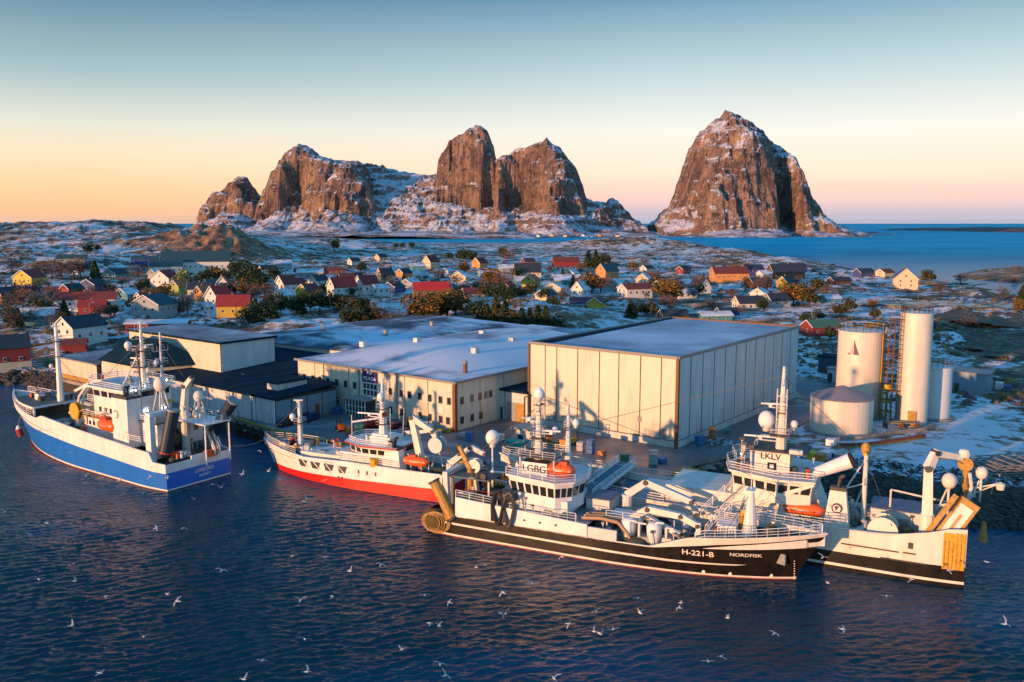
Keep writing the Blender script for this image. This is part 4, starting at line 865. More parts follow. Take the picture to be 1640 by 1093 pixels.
def ring(b,c,R,r,m,n=20,a0=0,a1=2*math.pi,plane='XZ',sq=1):
    pts=[]
    for i in range(n+1):
        a=a0+(a1-a0)*i/n;u,v=R*math.cos(a),R*math.sin(a)*sq;pts.append((c[0]+u,c[1],c[2]+v) if plane=='XZ' else (c[0],c[1]+u,c[2]+v) if plane=='YZ' else (c[0]+u,c[1]+v,c[2]))
    b.path(pts,r,m)
def clutter(t,pts,seed,ms):
    rr=random.Random(seed)
    for (x,y,z,k) in pts:
        b=MB();m=rr.choice(ms)
        if k=='hatch':b.box((x,y,z+.35),(2.2,2.2,.7),m);b.box((x,y,z+.75),(2.4,2.4,.1),steel);b.build('hatch',t)
        elif k=='box':b.box((x,y,z+.6),(1.4,1.1,1.2),m);b.box((x,y,z+1.23),(1.5,1.2,.06),steel);b.build('deck_locker',t)
        elif k=='vent':b.tube((x,y,z),(x,y,z+1.3),.2,m,n=7);b.tube((x-.1,y,z+1.3),(x+.45,y,z+1.55),.26,m,n=7);b.build('vent_pipe',t)
        elif k=='boll':[b.tube((x+q,y,z),(x+q,y,z+.7),.16,dsteel,n=7) for q in(-.35,.35)];b.box((x,y,z+.04),(1.2,.5,.08),dsteel);b.build('bollard',t)
        elif k=='net':b.ball((x,y,z+.5),1.2,netm,sz=.55,n=10,k=6,sx=1.3);b.build('net_heap',t)
        elif k=='coil':[ring(b,(x,y,z+.12+.14*i),.55,.09,hose,n=10,plane='XY') for i in range(3)];b.build('rope_coil',t)
def floodlight(t,c,r=.28,parent=None):
    b=MB();b.box((c[0]-.12,c[1],c[2]),(.2,r*2.2,r*2),dsteel);b.ball((c[0],c[1],c[2]),r,lampm,n=8,k=5);b.build('floodlight',t)
zl=lambda pts:(lambda t:float(np.interp(t,[p[0] for p in pts],[p[1] for p in pts])))
textw=mat('lettering_white',(.78,.74,.68),.5);textk=mat('lettering_black',(.02,.02,.02),.5)
greyshade=mat('pale_grey_paint',(.60,.60,.60),.5,noise=.12,nscale=.8,rust=.3)


def rig(t,lst,name='rigging_wire',r=.04):
    for p,q in lst:b=MB();b.tube(p,q,r,dsteel,n=3,cap=False);b.build(name,t)
def ship_blue():
    s=Hull('purse_seiner','blue hulled fishing vessel with white decks and dark blue net rollers at far left',-50.8,138.0,145.5,53.2,59.0,13.4,zl([(0,3.4),(.05,3.6),(.052,5.0),(.2,6.7),(.5,7.4),(.62,7.8),(.78,8.0),(1,9.0)]),1)
    t=s.t
    s.sheer=zl([(0,4.3),(.06,4.4),(.065,5.8),(.25,6.3),(.5,7.0),(.66,7.7),(.70,6.9),(.78,7.3),(1,9.0)]);s.zm=9
    blue_=zl([(0,2.9),(.05,2.9),(.45,3.9),(.75,4.8),(1,6.6)])
    dk=zl([(0,3.0),(.65,5.3),(.70,5.4),(1,7.6)])
    s.build([(-1.5,antif),(zl([(0,.05),(.7,.15),(1,.6)]),white),(zl([(0,.28),(.7,.4),(1,.85)]),bluep),(blue_,white)],dk,deckm,white)
    # transom: white frame and openings
    b=MB();b.box((-.05,-1.3,4.2),(.25,5.6,1.3),white);b.build('transom_bulwark',t)
    s.text('LIAFJORD',22.0,2.35,.8,textk,'hull_lettering') if False else None
    def fn(cy,cz):
        return lambda x,y:Vector((-.1,cy-x,cz+y))
    textmesh('LIAFJORD',.85,fn(-.9,2.1),textw,'name_lettering',s.hull);textmesh('RADØY',.62,fn(-.9,1.25),textw,'port_lettering',s.hull)
    # forecastle shelter
    b=MB();n=8;P_=[s.edge(40+12*i/n,8.6,1) for i in range(n+1)];pl=[(p.x,-max(.05,p.y-.5)) for p in P_]+[(p.x,max(.05,p.y-.5)) for p in reversed(P_)];b.prism(pl,8.35,8.75,white,mtop=deckm);b.build('foredeck_shelter',t)
    for u in(40.5,44,47.5):
        b=MB();
        for q in(-1,1):b.box((u,q*(s.edge(u,7,1).y-.7),7.2),(.3,.3,2.4),white)
        b.build('shelter_post',t)
    s.siderail(39,56.2,9,1.1,name='bow_railing',bow=True)
    mast(t,41.3,0,8.6,23.4,.62,.28,white,arms=((20.2,1.6),(22.8,.9)),plats=((17.2,1.0),(20,.8)),domes=((1.1,.8,15.4,.35),(1.1,-.6,13.6,.3)),name='foremast')
    clutter(t,[(46,1.5,8.7,'box'),(44,-2,8.7,'hatch'),(48,0,8.7,'boll'),(36.5,2.5,5.4,'hatch'),(34,-2,5.4,'box'),(38,0,5.4,'vent'),(36,3.6,5.4,'coil')],1,[white,greyshade,steel]);winch(t,(46.5,-1.5,8.7),.9,steel);winch(t,(35,0,5.4),1.1,greend)
    # superstructure
    # deckhouse and bridge
    b=MB();b.box((20,-.4,6.8),(14,8.0,3.4),white);b.box((20,-.4,8.56),(14.6,9.0,.14),ochre);dh=b.build('deckhouse',t)
    for u in(17,18,22,24,25.2):
        q=MB();q.box((u,3.63,7.4),(.6,.06,.7),dkglass);q.build('porthole',dh)
    b=MB();b.box((18.6,-.5,10.0),(11.5,7.4,2.8),white);b.box((18.6,-.5,11.45),(12.6,8.6,.16),yellow);b.build('upper_deckhouse',t)
    w=bridge(t,[(13.6,-4.6),(22.5,-4.6),(25.4,-2.5),(25.4,2.0),(22.5,4.2),(13.6,4.2)],11.5,14.2,white,12.6,13.7,(4,2,4,2,4,3),flare=.15,over=.8,roofm=greyshade,name='wheelhouse')
    b=MB();rail(b,[(13,4.8,14.5),(22.8,4.9,14.5),(26,2.3,14.5),(26,-2.7,14.5),(22.8,-5.2,14.5),(13,-5.2,14.5),(13,4.8,14.5)],1.0,white);b.build('roof_railing',w)
    b=MB();rail(b,[(12.5,4.1,11.55),(24.7,4.1,11.55)],1.0,white);rail(b,[(13,4.3,8.65),(27,4.0,8.65)],1.0,white);b.build('side_railing',t)
    mast(t,14.2,0,14.4,25.4,.55,.2,cream,arms=((22.6,1.8),(24.3,1.1)),plats=((17.8,1.6),(20.5,1.3)),radars=((19.1,1.5,2.6,.3),(21.6,-1.3,2.2,1.2)),domes=((1.4,1.6,21.5,.62),(-1.6,-1.4,18.4,.5),(.9,-1.5,17.0,.45)),name='main_mast')
    b=MB();b.tube((12.4,1.6,14.4),(13.6,1.4,21),.16,dsteel,n=6);b.tube((16,-2.2,14.4),(14.6,-.4,20),.14,cream,n=6);b.tube((17,2.2,14.4),(14.7,.4,20),.14,cream,n=6);b.build('mast_stay',t)
    mast(t,12.2,-2.2,13,23.6,.3,.14,greyshade,arms=((20.4,1.4),),name='signal_mast',plats=((18.2,.9),))
    # arched hose / pipe in front of the bridge
    for y in(3.4,2.5):
        b=MB();pts=[(29.5,y,6.5),(29.6,y,9.2),(28.6,y,11.6),(26.4,y,13.4),(23.8,y,14.8),(21,y,15.2)];b.path(pts,.22,white,n=6);b.build('fish_pipe',t)
    drum(t,(28.3,4.3,9.2),1.5,.55,yellow,yellow,name='hose_reel')
    b=MB();ring(b,(25.8,4.6,8.1),1.5,.14,ochre,a0=-.6,a1=3.6);b.build('net_guide',t)
    winch(t,(27.2,2.5,5.4),1.1,ochre);winch(t,(31,-1,5.4),1.3,ochre)
    # funnel casing
    f=funnel(t,(13.0,4.1,5.2),4.4,2.6,8.1,white,dsteel,taper=1.0,pipes=2)
    b=MB();ring(b,(14.0,5.46,10.6),.62,.09,steel,n=12,a0=.6,a1=5.0);b.build('emblem',f)
    b=MB();b.box((11.2,.6,9.4),(.8,4.2,7.6),greyshade);b.box((10.78,.6,8.0),(.1,3.4,2.0),dkglass);b.build('aft_casing',t)
    b=MB();b.box((8.6,-1.2,7.3),(4.6,8.6,4.2),white);b.box((8.6,-1.2,9.5),(5.2,9.4,.2),deckm);rail(b,[(6.1,3.4,9.6),(11.1,3.4,9.6)],1.0,white);rail(b,[(6.1,3.4,9.6),(6.1,-5.8,9.6),(11.1,-5.8,9.6)],1.0,white);ah=b.build('aft_deckhouse',t)
    for v in(-4.2,-2.4,-.4,1.6):q=MB();q.box((6.27,v,7.6),(.06,.9,.9),dkglass);q.build('window',ah)
    b=MB();b.box((30.5,-1.4,6.9),(5.5,6.8,2.8),white);b.box((30.5,-1.4,8.4),(6,7.4,.16),ochre);rail(b,[(27.6,2.2,8.5),(33.4,2.2,8.5),(33.4,-5,8.5)],1,white);b.build('forward_deckhouse',t)
    crane(t,[(31,-3,10),(35,-2.5,12.5),(39,-1.5,10.6)],.6,.4,cream,base=(31,-3,8.4),name='forward_crane')
    for i in range(6):q=MB();q.box((14.4+1.6*i,4.02 if False else 3.23,10.1),(.7,.06,.8),dkglass);q.build('porthole',t)
    lifeboat(t,(17.3,4.9,8.3),5.4,1.15);davit(t,17.3,3.8,6.6,3.1,1.2,white,1)
    for c in((10.6,2.0,11.0),(10.6,-1.3,11.0),(12.2,1.2,14.9),(12.2,-2.9,15.3),(12.4,2.8,14.4)):floodlight(t,c,.30)
    # aft: portal pylon, rollers, domes
    b=MB();b.box((4.5,5.5,7.4),(1.4,.9,8.2),white);b.box((4.7,3.6,11.7),(1.2,4.2,.45),white);b.build('stern_portal',t)
    for a,c_,r in (((1.9,2.9,12.2),(3.0,3.9,5.6),1.0),((-2.6,-5.2,12.9),(2.6,-4.3,6.6),.95)):
        b=MB();b.tube(a,c_,r,darkblue,n=14);A,C_=Vector(a),Vector(c_);d=(C_-A).normalized();o=b.build('net_roller',t);q=MB();q.tube(A-d*.25,A,r*1.12,steel,n=14);q.build('roller_flange',o);q=MB();q.tube(C_,C_+d*.25,r*1.12,redd,n=14);q.build('roller_flange',o)
    for x,y,z in((8.0,1.0,15.6),(3.6,-3.0,13.4)):
        b=MB();b.ball((x,y,z),1.05 if z>15 else .8,cream,sz=1.2)
        for q in((-.9,-.9),(.9,-.9),(.9,.9),(-.9,.9)):b.tube((x+q[0],y+q[1],z-4.4),(x+q[0]*.4,y+q[1]*.4,z-.9),.12,cream,n=5)
        b.build('radar_dome',t,smooth=True)
    crane(t,[(5.2,-1.4,12.0),(4.6,-1.4,15.2),(3.0,-1.6,16.9)],.9,.6,cream,base=(5.2,-1.4,4),name='deck_crane')
    b=MB();b.box((3,-2.6,9.7),(9.5,5.2,.16),white);rail(b,[(-1.7,-.2,9.8),(-1.7,-5.1,9.8),(7.7,-5.1,9.8)],1.0,white);[b.tube((x,y,3),(x,y,9.7),.14,white,n=6) for x in(-1.4,7.4) for y in(-.4,-5)];b.build('aft_platform',t)
    stairs(t,(-.6,-3.2,4.2),(2.6,-3.2,9.6),.9,white)
    clutter(t,[(2.0,0,3.3,'box'),(6,3,3.6,'net'),(8.5,2,4,'box'),(1.2,-3,3.2,'box'),(1.0,2.2,3.2,'coil')],3,[redd,greend,yellow,orange])
    b=MB();b.box((.2,-2.4,4.4),(.9,2.0,1.1),orange);b.build('net_float_bag',t)
    drum(t,(6.5,0,6.2),1.5,4.2,cream,dsteel,net=netm)
    winch(t,(9,-1.5,4.2),1.2,dsteel);s.siderail(6,12,5,1.0,z=7.0,name='railing',inset=.4)
    b=MB();b.tube((48.6,4.2,1.8),(48.8,4.5,3.2),.55,redd,n=10);b.tube((48.8,4.5,3.2),(48.8,4.5,3.9),.5,white,r1=.15,n=10);b.tube((48.8,4.5,3.9),(48.9,3.2,7.6),.05,hose,n=4);b.build('mooring_buoy',t)
ship_blue()
def extra_gear(tname,spots,seed,wires,rng=(0,0)):
    t=bpy.data.objects[tname];rs=random.Random(seed);rig(t,wires);pal=[white,cream,steel,dsteel,greyshade,orange,yellow,greend,redd,ochre,netm,deckb]
    for (u0,u1,v0,v1,z,n) in spots:
        for i in range(n):
            x,y=rs.uniform(u0,u1),rs.uniform(v0,v1);k_=rs.randrange(6);b=MB();m=rs.choice(pal)
            if k_==0:b.box((x,y,z+.4),(rs.uniform(.5,1.2),rs.uniform(.5,1.0),.8),m,rz=rs.uniform(0,1));b.build('deck_box',t)
            elif k_==1:h=rs.uniform(.8,2.4);b.tube((x,y,z),(x,y,z+h),.07,rs.choice([white,cream]),n=5);b.box((x,y,z+h),(.35,.35,.3),rs.choice([steel,white,dsteel]));b.build('deck_fitting',t)
            elif k_==2:b.tube((x,y,z+.3),(x+rs.uniform(.8,2.2),y+rs.uniform(-.4,.4),z+.3),.14,rs.choice([hose,steel,white]),n=6);b.build('deck_pipe',t)
            elif k_==3:b.tube((x,y-.3,z+.45),(x,y+.3,z+.45),.42,rs.choice([orange,dsteel,steel]),n=10);b.build('rope_reel',t)
            elif k_==4:b.ball((x,y,z+.25),.35+.3*rs.random(),rs.choice([orange,netm,redd,greend,cream]),sz=.8,n=8,k=5);b.build('float',t)
            else:
                b.box((x,y,z+.05),(.9,.9,.1),steel);b.tube((x,y,z),(x,y,z+1.0),.22,m,n=8);b.tube((x,y,z+1.0),(x,y,z+1.15),.34,m,n=8);b.build('vent_head',t)
extra_gear('purse_seiner',[(1,5.5,-5,4.5,4.3,16),(5.5,12,-5,3.5,4.3,18),(26,39,-4,4.5,5.5,22),(40,52,-3,3,8.75,14),(13.8,24,-4,4,14.5,8),(1,7,-4.5,-1,9.8,6),(16,26,3.2,4.1,8.7,6)],31,[((41.3,0,22),(56.4,0,10)),((41.3,0,22),(25,0,15)),((14.2,0,24),(41.3,0,21)),((14.2,0,24),(2.6,2.5,12)),((41.3,0,17),(44,4.5,9)),((41.3,0,17),(38,-4.5,9)),((14.2,.3,22),(20,4.6,15)),((14.2,.3,22),(8,4.6,12)),((2.6,-3,12),(12.2,-2.2,22))])
def ship_red():
    s=Hull('fishing_trawler','small white fishing vessel with bright red lower hull at the quay behind the black ship',-8.5,131.5,154.5,35.5,38.4,9.2,zl([(0,4.2),(1,4.4)]),1,tb=.6)
    t=s.t;s.sheer=zl([(0,4.3),(.5,4.3),(.72,4.0),(.8,4.3),(1,5.0)]);s.zm=5.0;dk=zl([(0,3.3),(.74,3.3),(.78,3.4),(1,3.9)])
    s.build([(-1.5,antif),(.02,redp),(zl([(0,2.05),(.5,1.6),(1,1.0)]),white)],dk,deckm,white)
    for u0,u1 in((25.2,27.6),(22.4,24.9),(19.6,22.1),(17.0,19.3)):
        p=[s.edge(u0+.4,3.5),s.edge(u1,3.5),s.edge(u1-.3,2.35),s.edge(u0+.9,2.35)];b=MB();b.add([(q.x,q.y+.05,q.z) for q in p],[(0,1,2,3)],dsteel);b.build('side_opening',s.hull)
    for i in range(4):
        u=18+2.5*i;b=MB();p,q=s.edge(u,2.4),s.edge(u+1.1,3.5);b.beam((p.x,p.y+.1,p.z),(q.x,q.y+.1,q.z),.12,.14,white);b.build('side_brace',s.hull)
    for u in(15.2,13.6,12.0):
        p=s.edge(u,3.0);b=MB();b.box((p.x,p.y+.02,3.0),(.3,.08,.6),brown);b.build('scupper',s.hull)
    p=s.edge(18.5,1.5)
    for dx in(0,.7):
        b=MB();b.tube((p.x+dx,p.y-.05,1.6),(p.x+dx,p.y+.08,1.6),.2,dsteel,n=8);b.build('hull_valve',s.hull)
    s.siderail(28.5,38.2,9,1.05,name='bow_railing',bow=True)
    b=MB();b.box((14.5,4.62 if False else 4.3,2.95),(24,.12,.1),dsteel) if False else None
    mast(t,30.3,0,3.5,12.1,.5,.28,white,arms=((11.2,.8),),plats=((8.4,.9),),radars=((12.3,.2,1.5,.4),),domes=((.8,.9,9.6,.5),),name='foremast')
    clutter(t,[(33,1,3.9,'box'),(32,-1.5,3.9,'boll'),(26.5,-1.5,3.4,'box'),(24.5,1.3,3.4,'box'),(23.6,-2,3.4,'box'),(28,2.2,3.4,'vent'),(20.8,2,3.4,'vent'),(34.2,0,3.9,'coil'),(22,-.3,3.4,'hatch')],5,[white,greyshade,cream]);winch(t,(33.2,-.6,3.9),.9,redd);winch(t,(27,.8,3.4),.9,white)
    b=MB();b.box((23.5,0,4.0),(9,5.8,1.1),cream);b.build('trunk_deck',t)
    b=MB();b.box((14.6,0,4.4),(10,6.8,2.4),white);dh=b.build('deckhouse',t)
    w=bridge(t,[(9.6,-3.2),(15.5,-3.2),(18.4,-2.0),(18.8,0),(18.4,2.0),(15.5,3.2),(9.6,3.2)],4.6,6.9,white,5.6,6.5,(3,2,2,2,2,4,2),flare=.25,over=.8,brow=redd,roofm=white)
    b=MB();b.box((13.4,0,7.7),(4.6,3.6,1.1),white);b.box((13.4,0,8.35),(3,2.4,.3),white);b.build('roof_block',w)
    b=MB();rail(b,[(9.6,3.6,7.1),(15.5,3.7,7.1),(18.6,2.2,7.1),(19.2,0,7.1),(18.6,-2.2,7.1),(15.5,-3.7,7.1),(9.6,-3.6,7.1)],.9,white);b.build('roof_railing',w)
    mast(t,13.5,0,8.2,17.4,.75,.16,white,arms=((13.0,1.8),(15.4,1.2)),plats=((10.0,1.1),(12.4,.9)),radars=((11.4,2.6,4.2,.15),(14.1,.8,1.8,1.1)),domes=((-.4,1.1,14.6,.6),(1.4,-1.2,11.0,.4)),name='main_mast')
    b=MB();b.tube((18.2,2.0,7.1),(18.2,2.0,11.4),.07,white,n=4);b.tube((18.2,2,10.2),(14,.3,10.9),.16,white,n=5);b.tube((11.4,1.2,8),(11.2,1.4,13),.05,white,n=4);b.tube((10.6,-1.2,8),(10.4,-1.4,12.6),.05,white,n=4);b.build('aerial',t)
    b=MB();b.box((12.2,1.6,11.9),(.1,1.2,.8),redd);b.build('flag',t)
    funnel(t,(9.8,2.6,3.4),3.4,2.0,3.4,white,dsteel,taper=.72,pipes=2)
    b=MB();b.tube((12.6,4.0,4.1),(12.6,4.0,5.3),.75,yellow,n=10);b.build('life_raft',t)
    lifeboat(t,(5.4,3.2,5.6),4.6,.85);davit(t,5.4,2.2,3.4,2.7,.8,white,1)
    crane(t,[(6.4,.2,5.2),(7.9,.2,11.6),(4.4,-.2,9.6),(3.9,-.3,8.4)],.95,.55,cream,base=(6.2,.2,3.4))
    drum(t,(3.6,-.2,7.6),1.25,1.3,greyshade,dsteel,name='power_block');b=MB();b.tube((2.4,-.2,3.3),(3.6,-.2,7.4),.12,cream,n=5);b.tube((4.8,-.2,3.3),(3.6,-.2,7.4),.12,cream,n=5);b.build('block_stand',t)
    crane(t,[(8.4,-2.6,5.2),(11,-2.6,8.2),(5.8,-2.8,9.0)],.6,.4,greyshade,base=(8.4,-2.6,3.4),name='provision_crane')
    clutter(t,[(2,1.5,3.4,'net'),(1.5,-2,3.4,'box'),(8,0,3.4,'hatch')],6,[greend,steel])
    b=MB();b.box((16.2,4.05,4.9),(4.6,.08,1.0),hose) if False else None
    rl=MB();rail(rl,[(8.2,4.0,4.3),(20,4.0,4.3)],.95,cream);rl.build('side_railing',t)
ship_red()
extra_gear('fishing_trawler',[(1,8,-3.6,3.6,3.4,14),(19,29,-3.4,3.4,4.5,16),(29,36,-2,2,4.0,8),(10,16,-2.4,2.4,7.1,6)],32,[((30.3,0,11.6),(38,0,5.2)),((30.3,0,11.6),(13.5,0,15)),((13.5,0,16.6),(6.4,0,8)),((13.5,0,15),(10,3.4,7)),((13.5,0,15),(17,3.2,7)),((30.3,0,10),(28,3.6,4.4))])
def ship_black():
    s=Hull('pelagic_trawler','black hulled fishing vessel with cream deck structures lying outermost in the foreground',-9.8,119.7,-25.5,47.8,51.5,10.0,zl([(0,3)]),-1,tb=.68,pb=2.0)
    t=s.t;s.sheer=zl([(0,2.9),(.1,2.9),(.6,3.0),(.655,3.0),(.74,4.8),(.85,5.4),(1,6.2)]);s.zm=6.2
    blk=zl([(0,2.95),(.6,2.95),(.66,2.95),(.8,4.3),(1,5.75)]);dk=zl([(0,2.2),(.69,2.2),(.75,3.6),(1,4.6)])
    s.build([(-1.5,antif),(.0,antif),(.12,cream),(.36,black),(zl([(0,1.7),(.7,1.45),(.86,1.7),(.88,1.9)]),cream),(zl([(0,1.98),(.7,1.72),(.84,1.85),(.88,1.9)]),black),(blk,cream)],dk,deckm,cream)
    # brown weathered stern quarter
    b=MB();P_=[s.edge(u,2.5) for u in(0.1,2,4,5.2)]
    s.text('H-221-B',37.4,2.95,.95,textw,'registration_lettering',sx=1.15);s.text('NORDFISK',42.8,3.2,.62,textw,'name_lettering',sx=1.2)
    s.siderail(37.2,51.0,12,1.05,name='bow_railing',bow=True)
    b=MB();p=s.edge(46.6,2.9);b.box((p.x,p.y-.1,2.9),(1.2,.3,1.3),steel,rz=-.4);b.build('anchor',t)
    p=s.edge(47.6,1.2);b=MB()
    for i in range(9):q=s.edge(48.0,-.2+.34*i);b.box((q.x,q.y-.05,q.z),(.14,.05,.1),textw)
    b.build('draught_marks',s.hull)
    for u in(38,41,45.5):
        q=s.edge(u,.5);b=MB();b.tube((q.x,q.y+.1,.55),(q.x,q.y-.06,.55),.22,textw,n=8);b.build('thruster_mark',s.hull)
    # long white side house aft
    s.strip(4.8,23.6,lambda u:2.85,lambda u:5.55-.05*(u-4.8),white,'side_wall',inset=.0)
    s.strip(23.6,27.4,lambda u:2.85,lambda u:4.3,greyshade,'side_wall',inset=.15)
    for u in(15,17.2,19.4,):
        q=s.edge(u,3.9);b=MB();b.tube((q.x,q.y+.1,3.9),(q.x,q.y-.07,3.9),.16,dsteel,n=8);b.build('porthole',t)
    b=MB();b.box((15,0,4.6),(17.5,9.0,.2),deckb);b.build('shelter_deck',t)
    s.siderail(11.6,22.0,9,1.0,z=4.7,name='side_railing',inset=.3)
    # bridge
    w0=MB();w0.box((16.2,0,5.6),(8.4,7.2,2.0),white);w0.build('deckhouse',t)
    w=bridge(t,[(12.3,-3.1),(18.9,-4.2),(20.6,-2.6),(21.2,0),(20.6,2.6),(18.9,4.2),(12.3,3.1)],5.4,9.0,white,7.0,8.4,(6,3,2,2,3,5,0),flare=.45,over=.35,roofm=greyshade)
    b=MB();rail(b,[(11.6,-3.4,9.2),(19.1,-4.7,9.2),(21.2,-3,9.2),(21.9,0,9.2),(21.2,3,9.2),(19.1,4.7,9.2)],1.0,white);b.build('roof_railing',w)
    b=MB();b.prism([(13.4,-2.4),(17.0,-2.4),(17.0,1.6),(13.4,1.6)],9.15,10.9,white,mtop=deckm);sb=b.build('monkey_island',w)
    def fn(x,y):return Vector((15.2+x,-2.46,10.05+y))
    textmesh('LGBG',1.35,fn,textk,'call_sign_lettering',sb)
    b=MB();b.box((15.6,-.4,11.6),(5.2,4.4,.14),dsteel);rail(b,[(13,-2.6,11.6),(18.2,-2.6,11.6),(18.2,1.8,11.6),(13,1.8,11.6),(13,-2.6,11.6)],.9,cream,r=.04);[b.tube((x,y,9.1),(x,y,11.6),.12,cream,n=5) for x in(13.2,18) for y in(-2.4,1.6)];b.build('mast_platform',t)
    mast(t,14.9,-.2,10.8,20.6,.62,.16,cream,arms=((15.6,1.9),(17.4,1.2)),plats=((13.8,1.3),(18.2,.8)),radars=((14.8,1.8,2.4,.2),(16.3,-1.4,2.0,.8)),domes=((0,0,19.6,.75),(1.8,1.2,14.7,.4)),name='main_mast')
    mast(t,18.2,2.0,9.2,18.2,.5,.16,white,arms=((16.9,.7),),domes=((.9,.4,15.6,.5),),name='aft_mast',plats=((15.0,.6),))
    for k in range(3):
        b=MB();b.tube((17.3+.45*k,2.0,16.4-.9*k),(18.2,2,16.6-.9*k),.05,dsteel,n=4);b.tube((17.2+.45*k,1.7,16.4-.9*k),(17.2+.45*k,2.3,16.4-.9*k),.09,dsteel,n=6);b.build('navigation_light',t)
    lifeboat(t,(18.6,-1.5,10.2),4.0,1.05)
    # loops of hose hanging over the side
    for x,sq in((11.3,2.0),(12.9,1.9)):
        b=MB();pts=[(x-.9+.5*i/10 if False else x+.75*math.cos(a),-4.9-.35*math.sin(a)**2,5.2+2.2*math.sin(a)) for i,a in [(i,math.pi*(1.1-1.2*i/12)) for i in range(13)]];pts=[(x-.75,-5.1,5.0)]+pts[::1]
        b.path([(x-.8,-5.2,3.2),(x-.85,-5.2,5.2),(x-.5,-5.2,6.8),(x,-5.1,7.3),(x+.5,-5.2,6.9),(x+.8,-5.3,5.4),(x+.5,-5.45,3.8),(x+.1,-5.5,2.8),(x-.4,-5.4,3.6),(x-.8,-5.2,4.9)],.24,rubber if x<12 else dsteel,n=7);b.build('suction_hose',t)
    b=MB();b.ball((12.1,-4.3,6.6),1.1,dsteel,sz=.8,n=10,k=6,sx=1.5);b.build('hose_pump',t)
    # aft deck gear
    b=MB();b.box((6.0,3.0,5.2),(.9,1.6,5.0),yellow);b.build('yellow_post',t)
    gallows(t,3.2,4.2,2.4,8.2,.8,greyshade,lean=-.4)
    b=MB();b.tube((1.4,-4.6,7.1),(4.2,-4.9,2.6),.72,ochre,n=12);o=b.build('stern_roller',t);q=MB();q.tube((1.25,-4.6,7.35),(1.4,-4.6,7.1),.85,dsteel,n=12);q.build('roller_flange',o);q=MB();q.tube((4.2,-4.9,2.6),(4.35,-4.9,2.35),.85,dsteel,n=12);q.build('roller_flange',o)
    b=MB();b.ball((1.3,-4.4,1.7),1.9,mat('old_net_ochre',(.11,.075,.02),.9,noise=.6,nscale=6,bump=.6),sz=.85,n=14,k=9,sx=1.15,sy=.55);b.build('net_bundle',t)
    b=MB()
    for a in range(7):ring(b,(1.2+.25*a,-5.35+.03*a,1.7),1.75-.12*abs(a-3),.07,ochre if a%2 else hose,n=18,sq=.85)
    b.build('bundle_ropes',t)
    drum(t,(7.2,.3,4.0),1.8,5,greend,dsteel,net=mat('green_net',(.03,.11,.07),.9,noise=.5,nscale=8))
    mast(t,7.3,1.2,4.6,11.6,.18,.12,white,domes=((0,0,12.6,.95),),name='dome_mast',rungs=False)
    crane(t,[(1.0,.5,8.4),(4.2,.8,11.0),(6.2,1.0,10.2)],.75,.5,greyshade,base=(.9,.5,2.2),name='stern_crane');crane(t,[(5.0,-1,8.4),(3.2,-1,11.6)],.55,.4,ochre,base=(5,-1,2.4),name='stern_derrick')
    drum(t,(5.6,-.6,8.9),.95,.8,cream,dsteel,name='power_block')
    b=MB();rail(b,[(4.8,-4.8,5.5),(11,-4.8,5.2)],1.0,white);rail(b,[(5,-2.6,5.0),(10.8,-2.6,5.0)],1.0,redd);b.build('aft_railing',t)
    b=MB();b.box((5.4,0,7.9),(7.5,7.2,.18),deckm);b.build('aft_platform',t)
    for x,y in((2,-3.3),(9,-3.3),(2,3.3),(9,3.3)):
        b=MB();b.tube((x,y,2.3),(x,y,7.9),.14,white,n=6);b.build('platform_post',t)
    clutter(t,[(9.6,-2,4.8,'box'),(8.2,-3.4,4.8,'net'),(10.2,1.4,4.8,'hatch'),(6.2,-3.6,4.8,'box')],8,[greend,yellow,cream])
    # working deck forward of the bridge
    clutter(t,[(24,1,2.3,'hatch'),(27,-1.6,2.3,'hatch'),(30.5,-2.8,2.3,'box'),(33,-2,2.3,'box'),(31.8,.6,2.3,'hatch'),(34.2,2,2.3,'vent'),(28.8,2.2,2.3,'box'),(25.6,-3,2.3,'vent'),(34.6,-1.8,2.3,'coil'),(29.4,-3.4,2.3,'net')],9,[white,cream,steel,greyshade])
    for x,y,h in((28.6,-3.4,3.2),(29.8,-3.2,3.0),(32.0,-3.2,3.4),(33.0,-2.4,2.6)):
        b=MB();b.tube((x,y,2.2),(x,y,2.2+h),.16,white,n=6);b.tube((x,y,2.2+h),(x+.9,y,2.2+h),.12,white,n=6);b.build('filling_pipe',t)
    for x,y in((28.2,-2.6),(31.6,-2.8)):
        b=MB();b.lathe((x,y,2.3),[(.35,0),(.7,.6),(.95,1.9),(.95,2.7),(.6,3.1),(0,3.1)],white,n=12);b.build('fish_separator',t,smooth=True)
    for k in range(3):
        b=MB();y=-3.6+.9*k;b.path([(22.4,y,4.9),(25,y,5.2),(27.2,y,5.0),(28.6,y-.1,3.6),(29.0,y-.2,2.6)],.22,hose,n=7);b.build('fish_hose',t)
    winch(t,(31,2.2,2.2),1.3,dsteel);winch(t,(25.4,2.6,2.2),1.3,steel);winch(t,(34.4,-.4,2.2),1.1,steel);winch(t,(28.4,.2,2.2),1.4,deckb)
    b=MB();b.box((27.5,-.6,5.0),(4.6,4.2,.14),greyshade);rail(b,[(25.3,-2.7,5.05),(29.7,-2.7,5.05),(29.7,1.5,5.05)],1.0,white);[b.tube((x,y,2.2),(x,y,5),.12,white,n=5) for x in(25.4,29.6) for y in(-2.6,1.4)];b.build('walkway_platform',t)
    b=MB();b.box((22.9,2.8,5.3),(3.2,4,1.6),greyshade);b.box((22.9,2.8,6.15),(3.6,4.3,.12),deckb);b.build('winch_house',t)
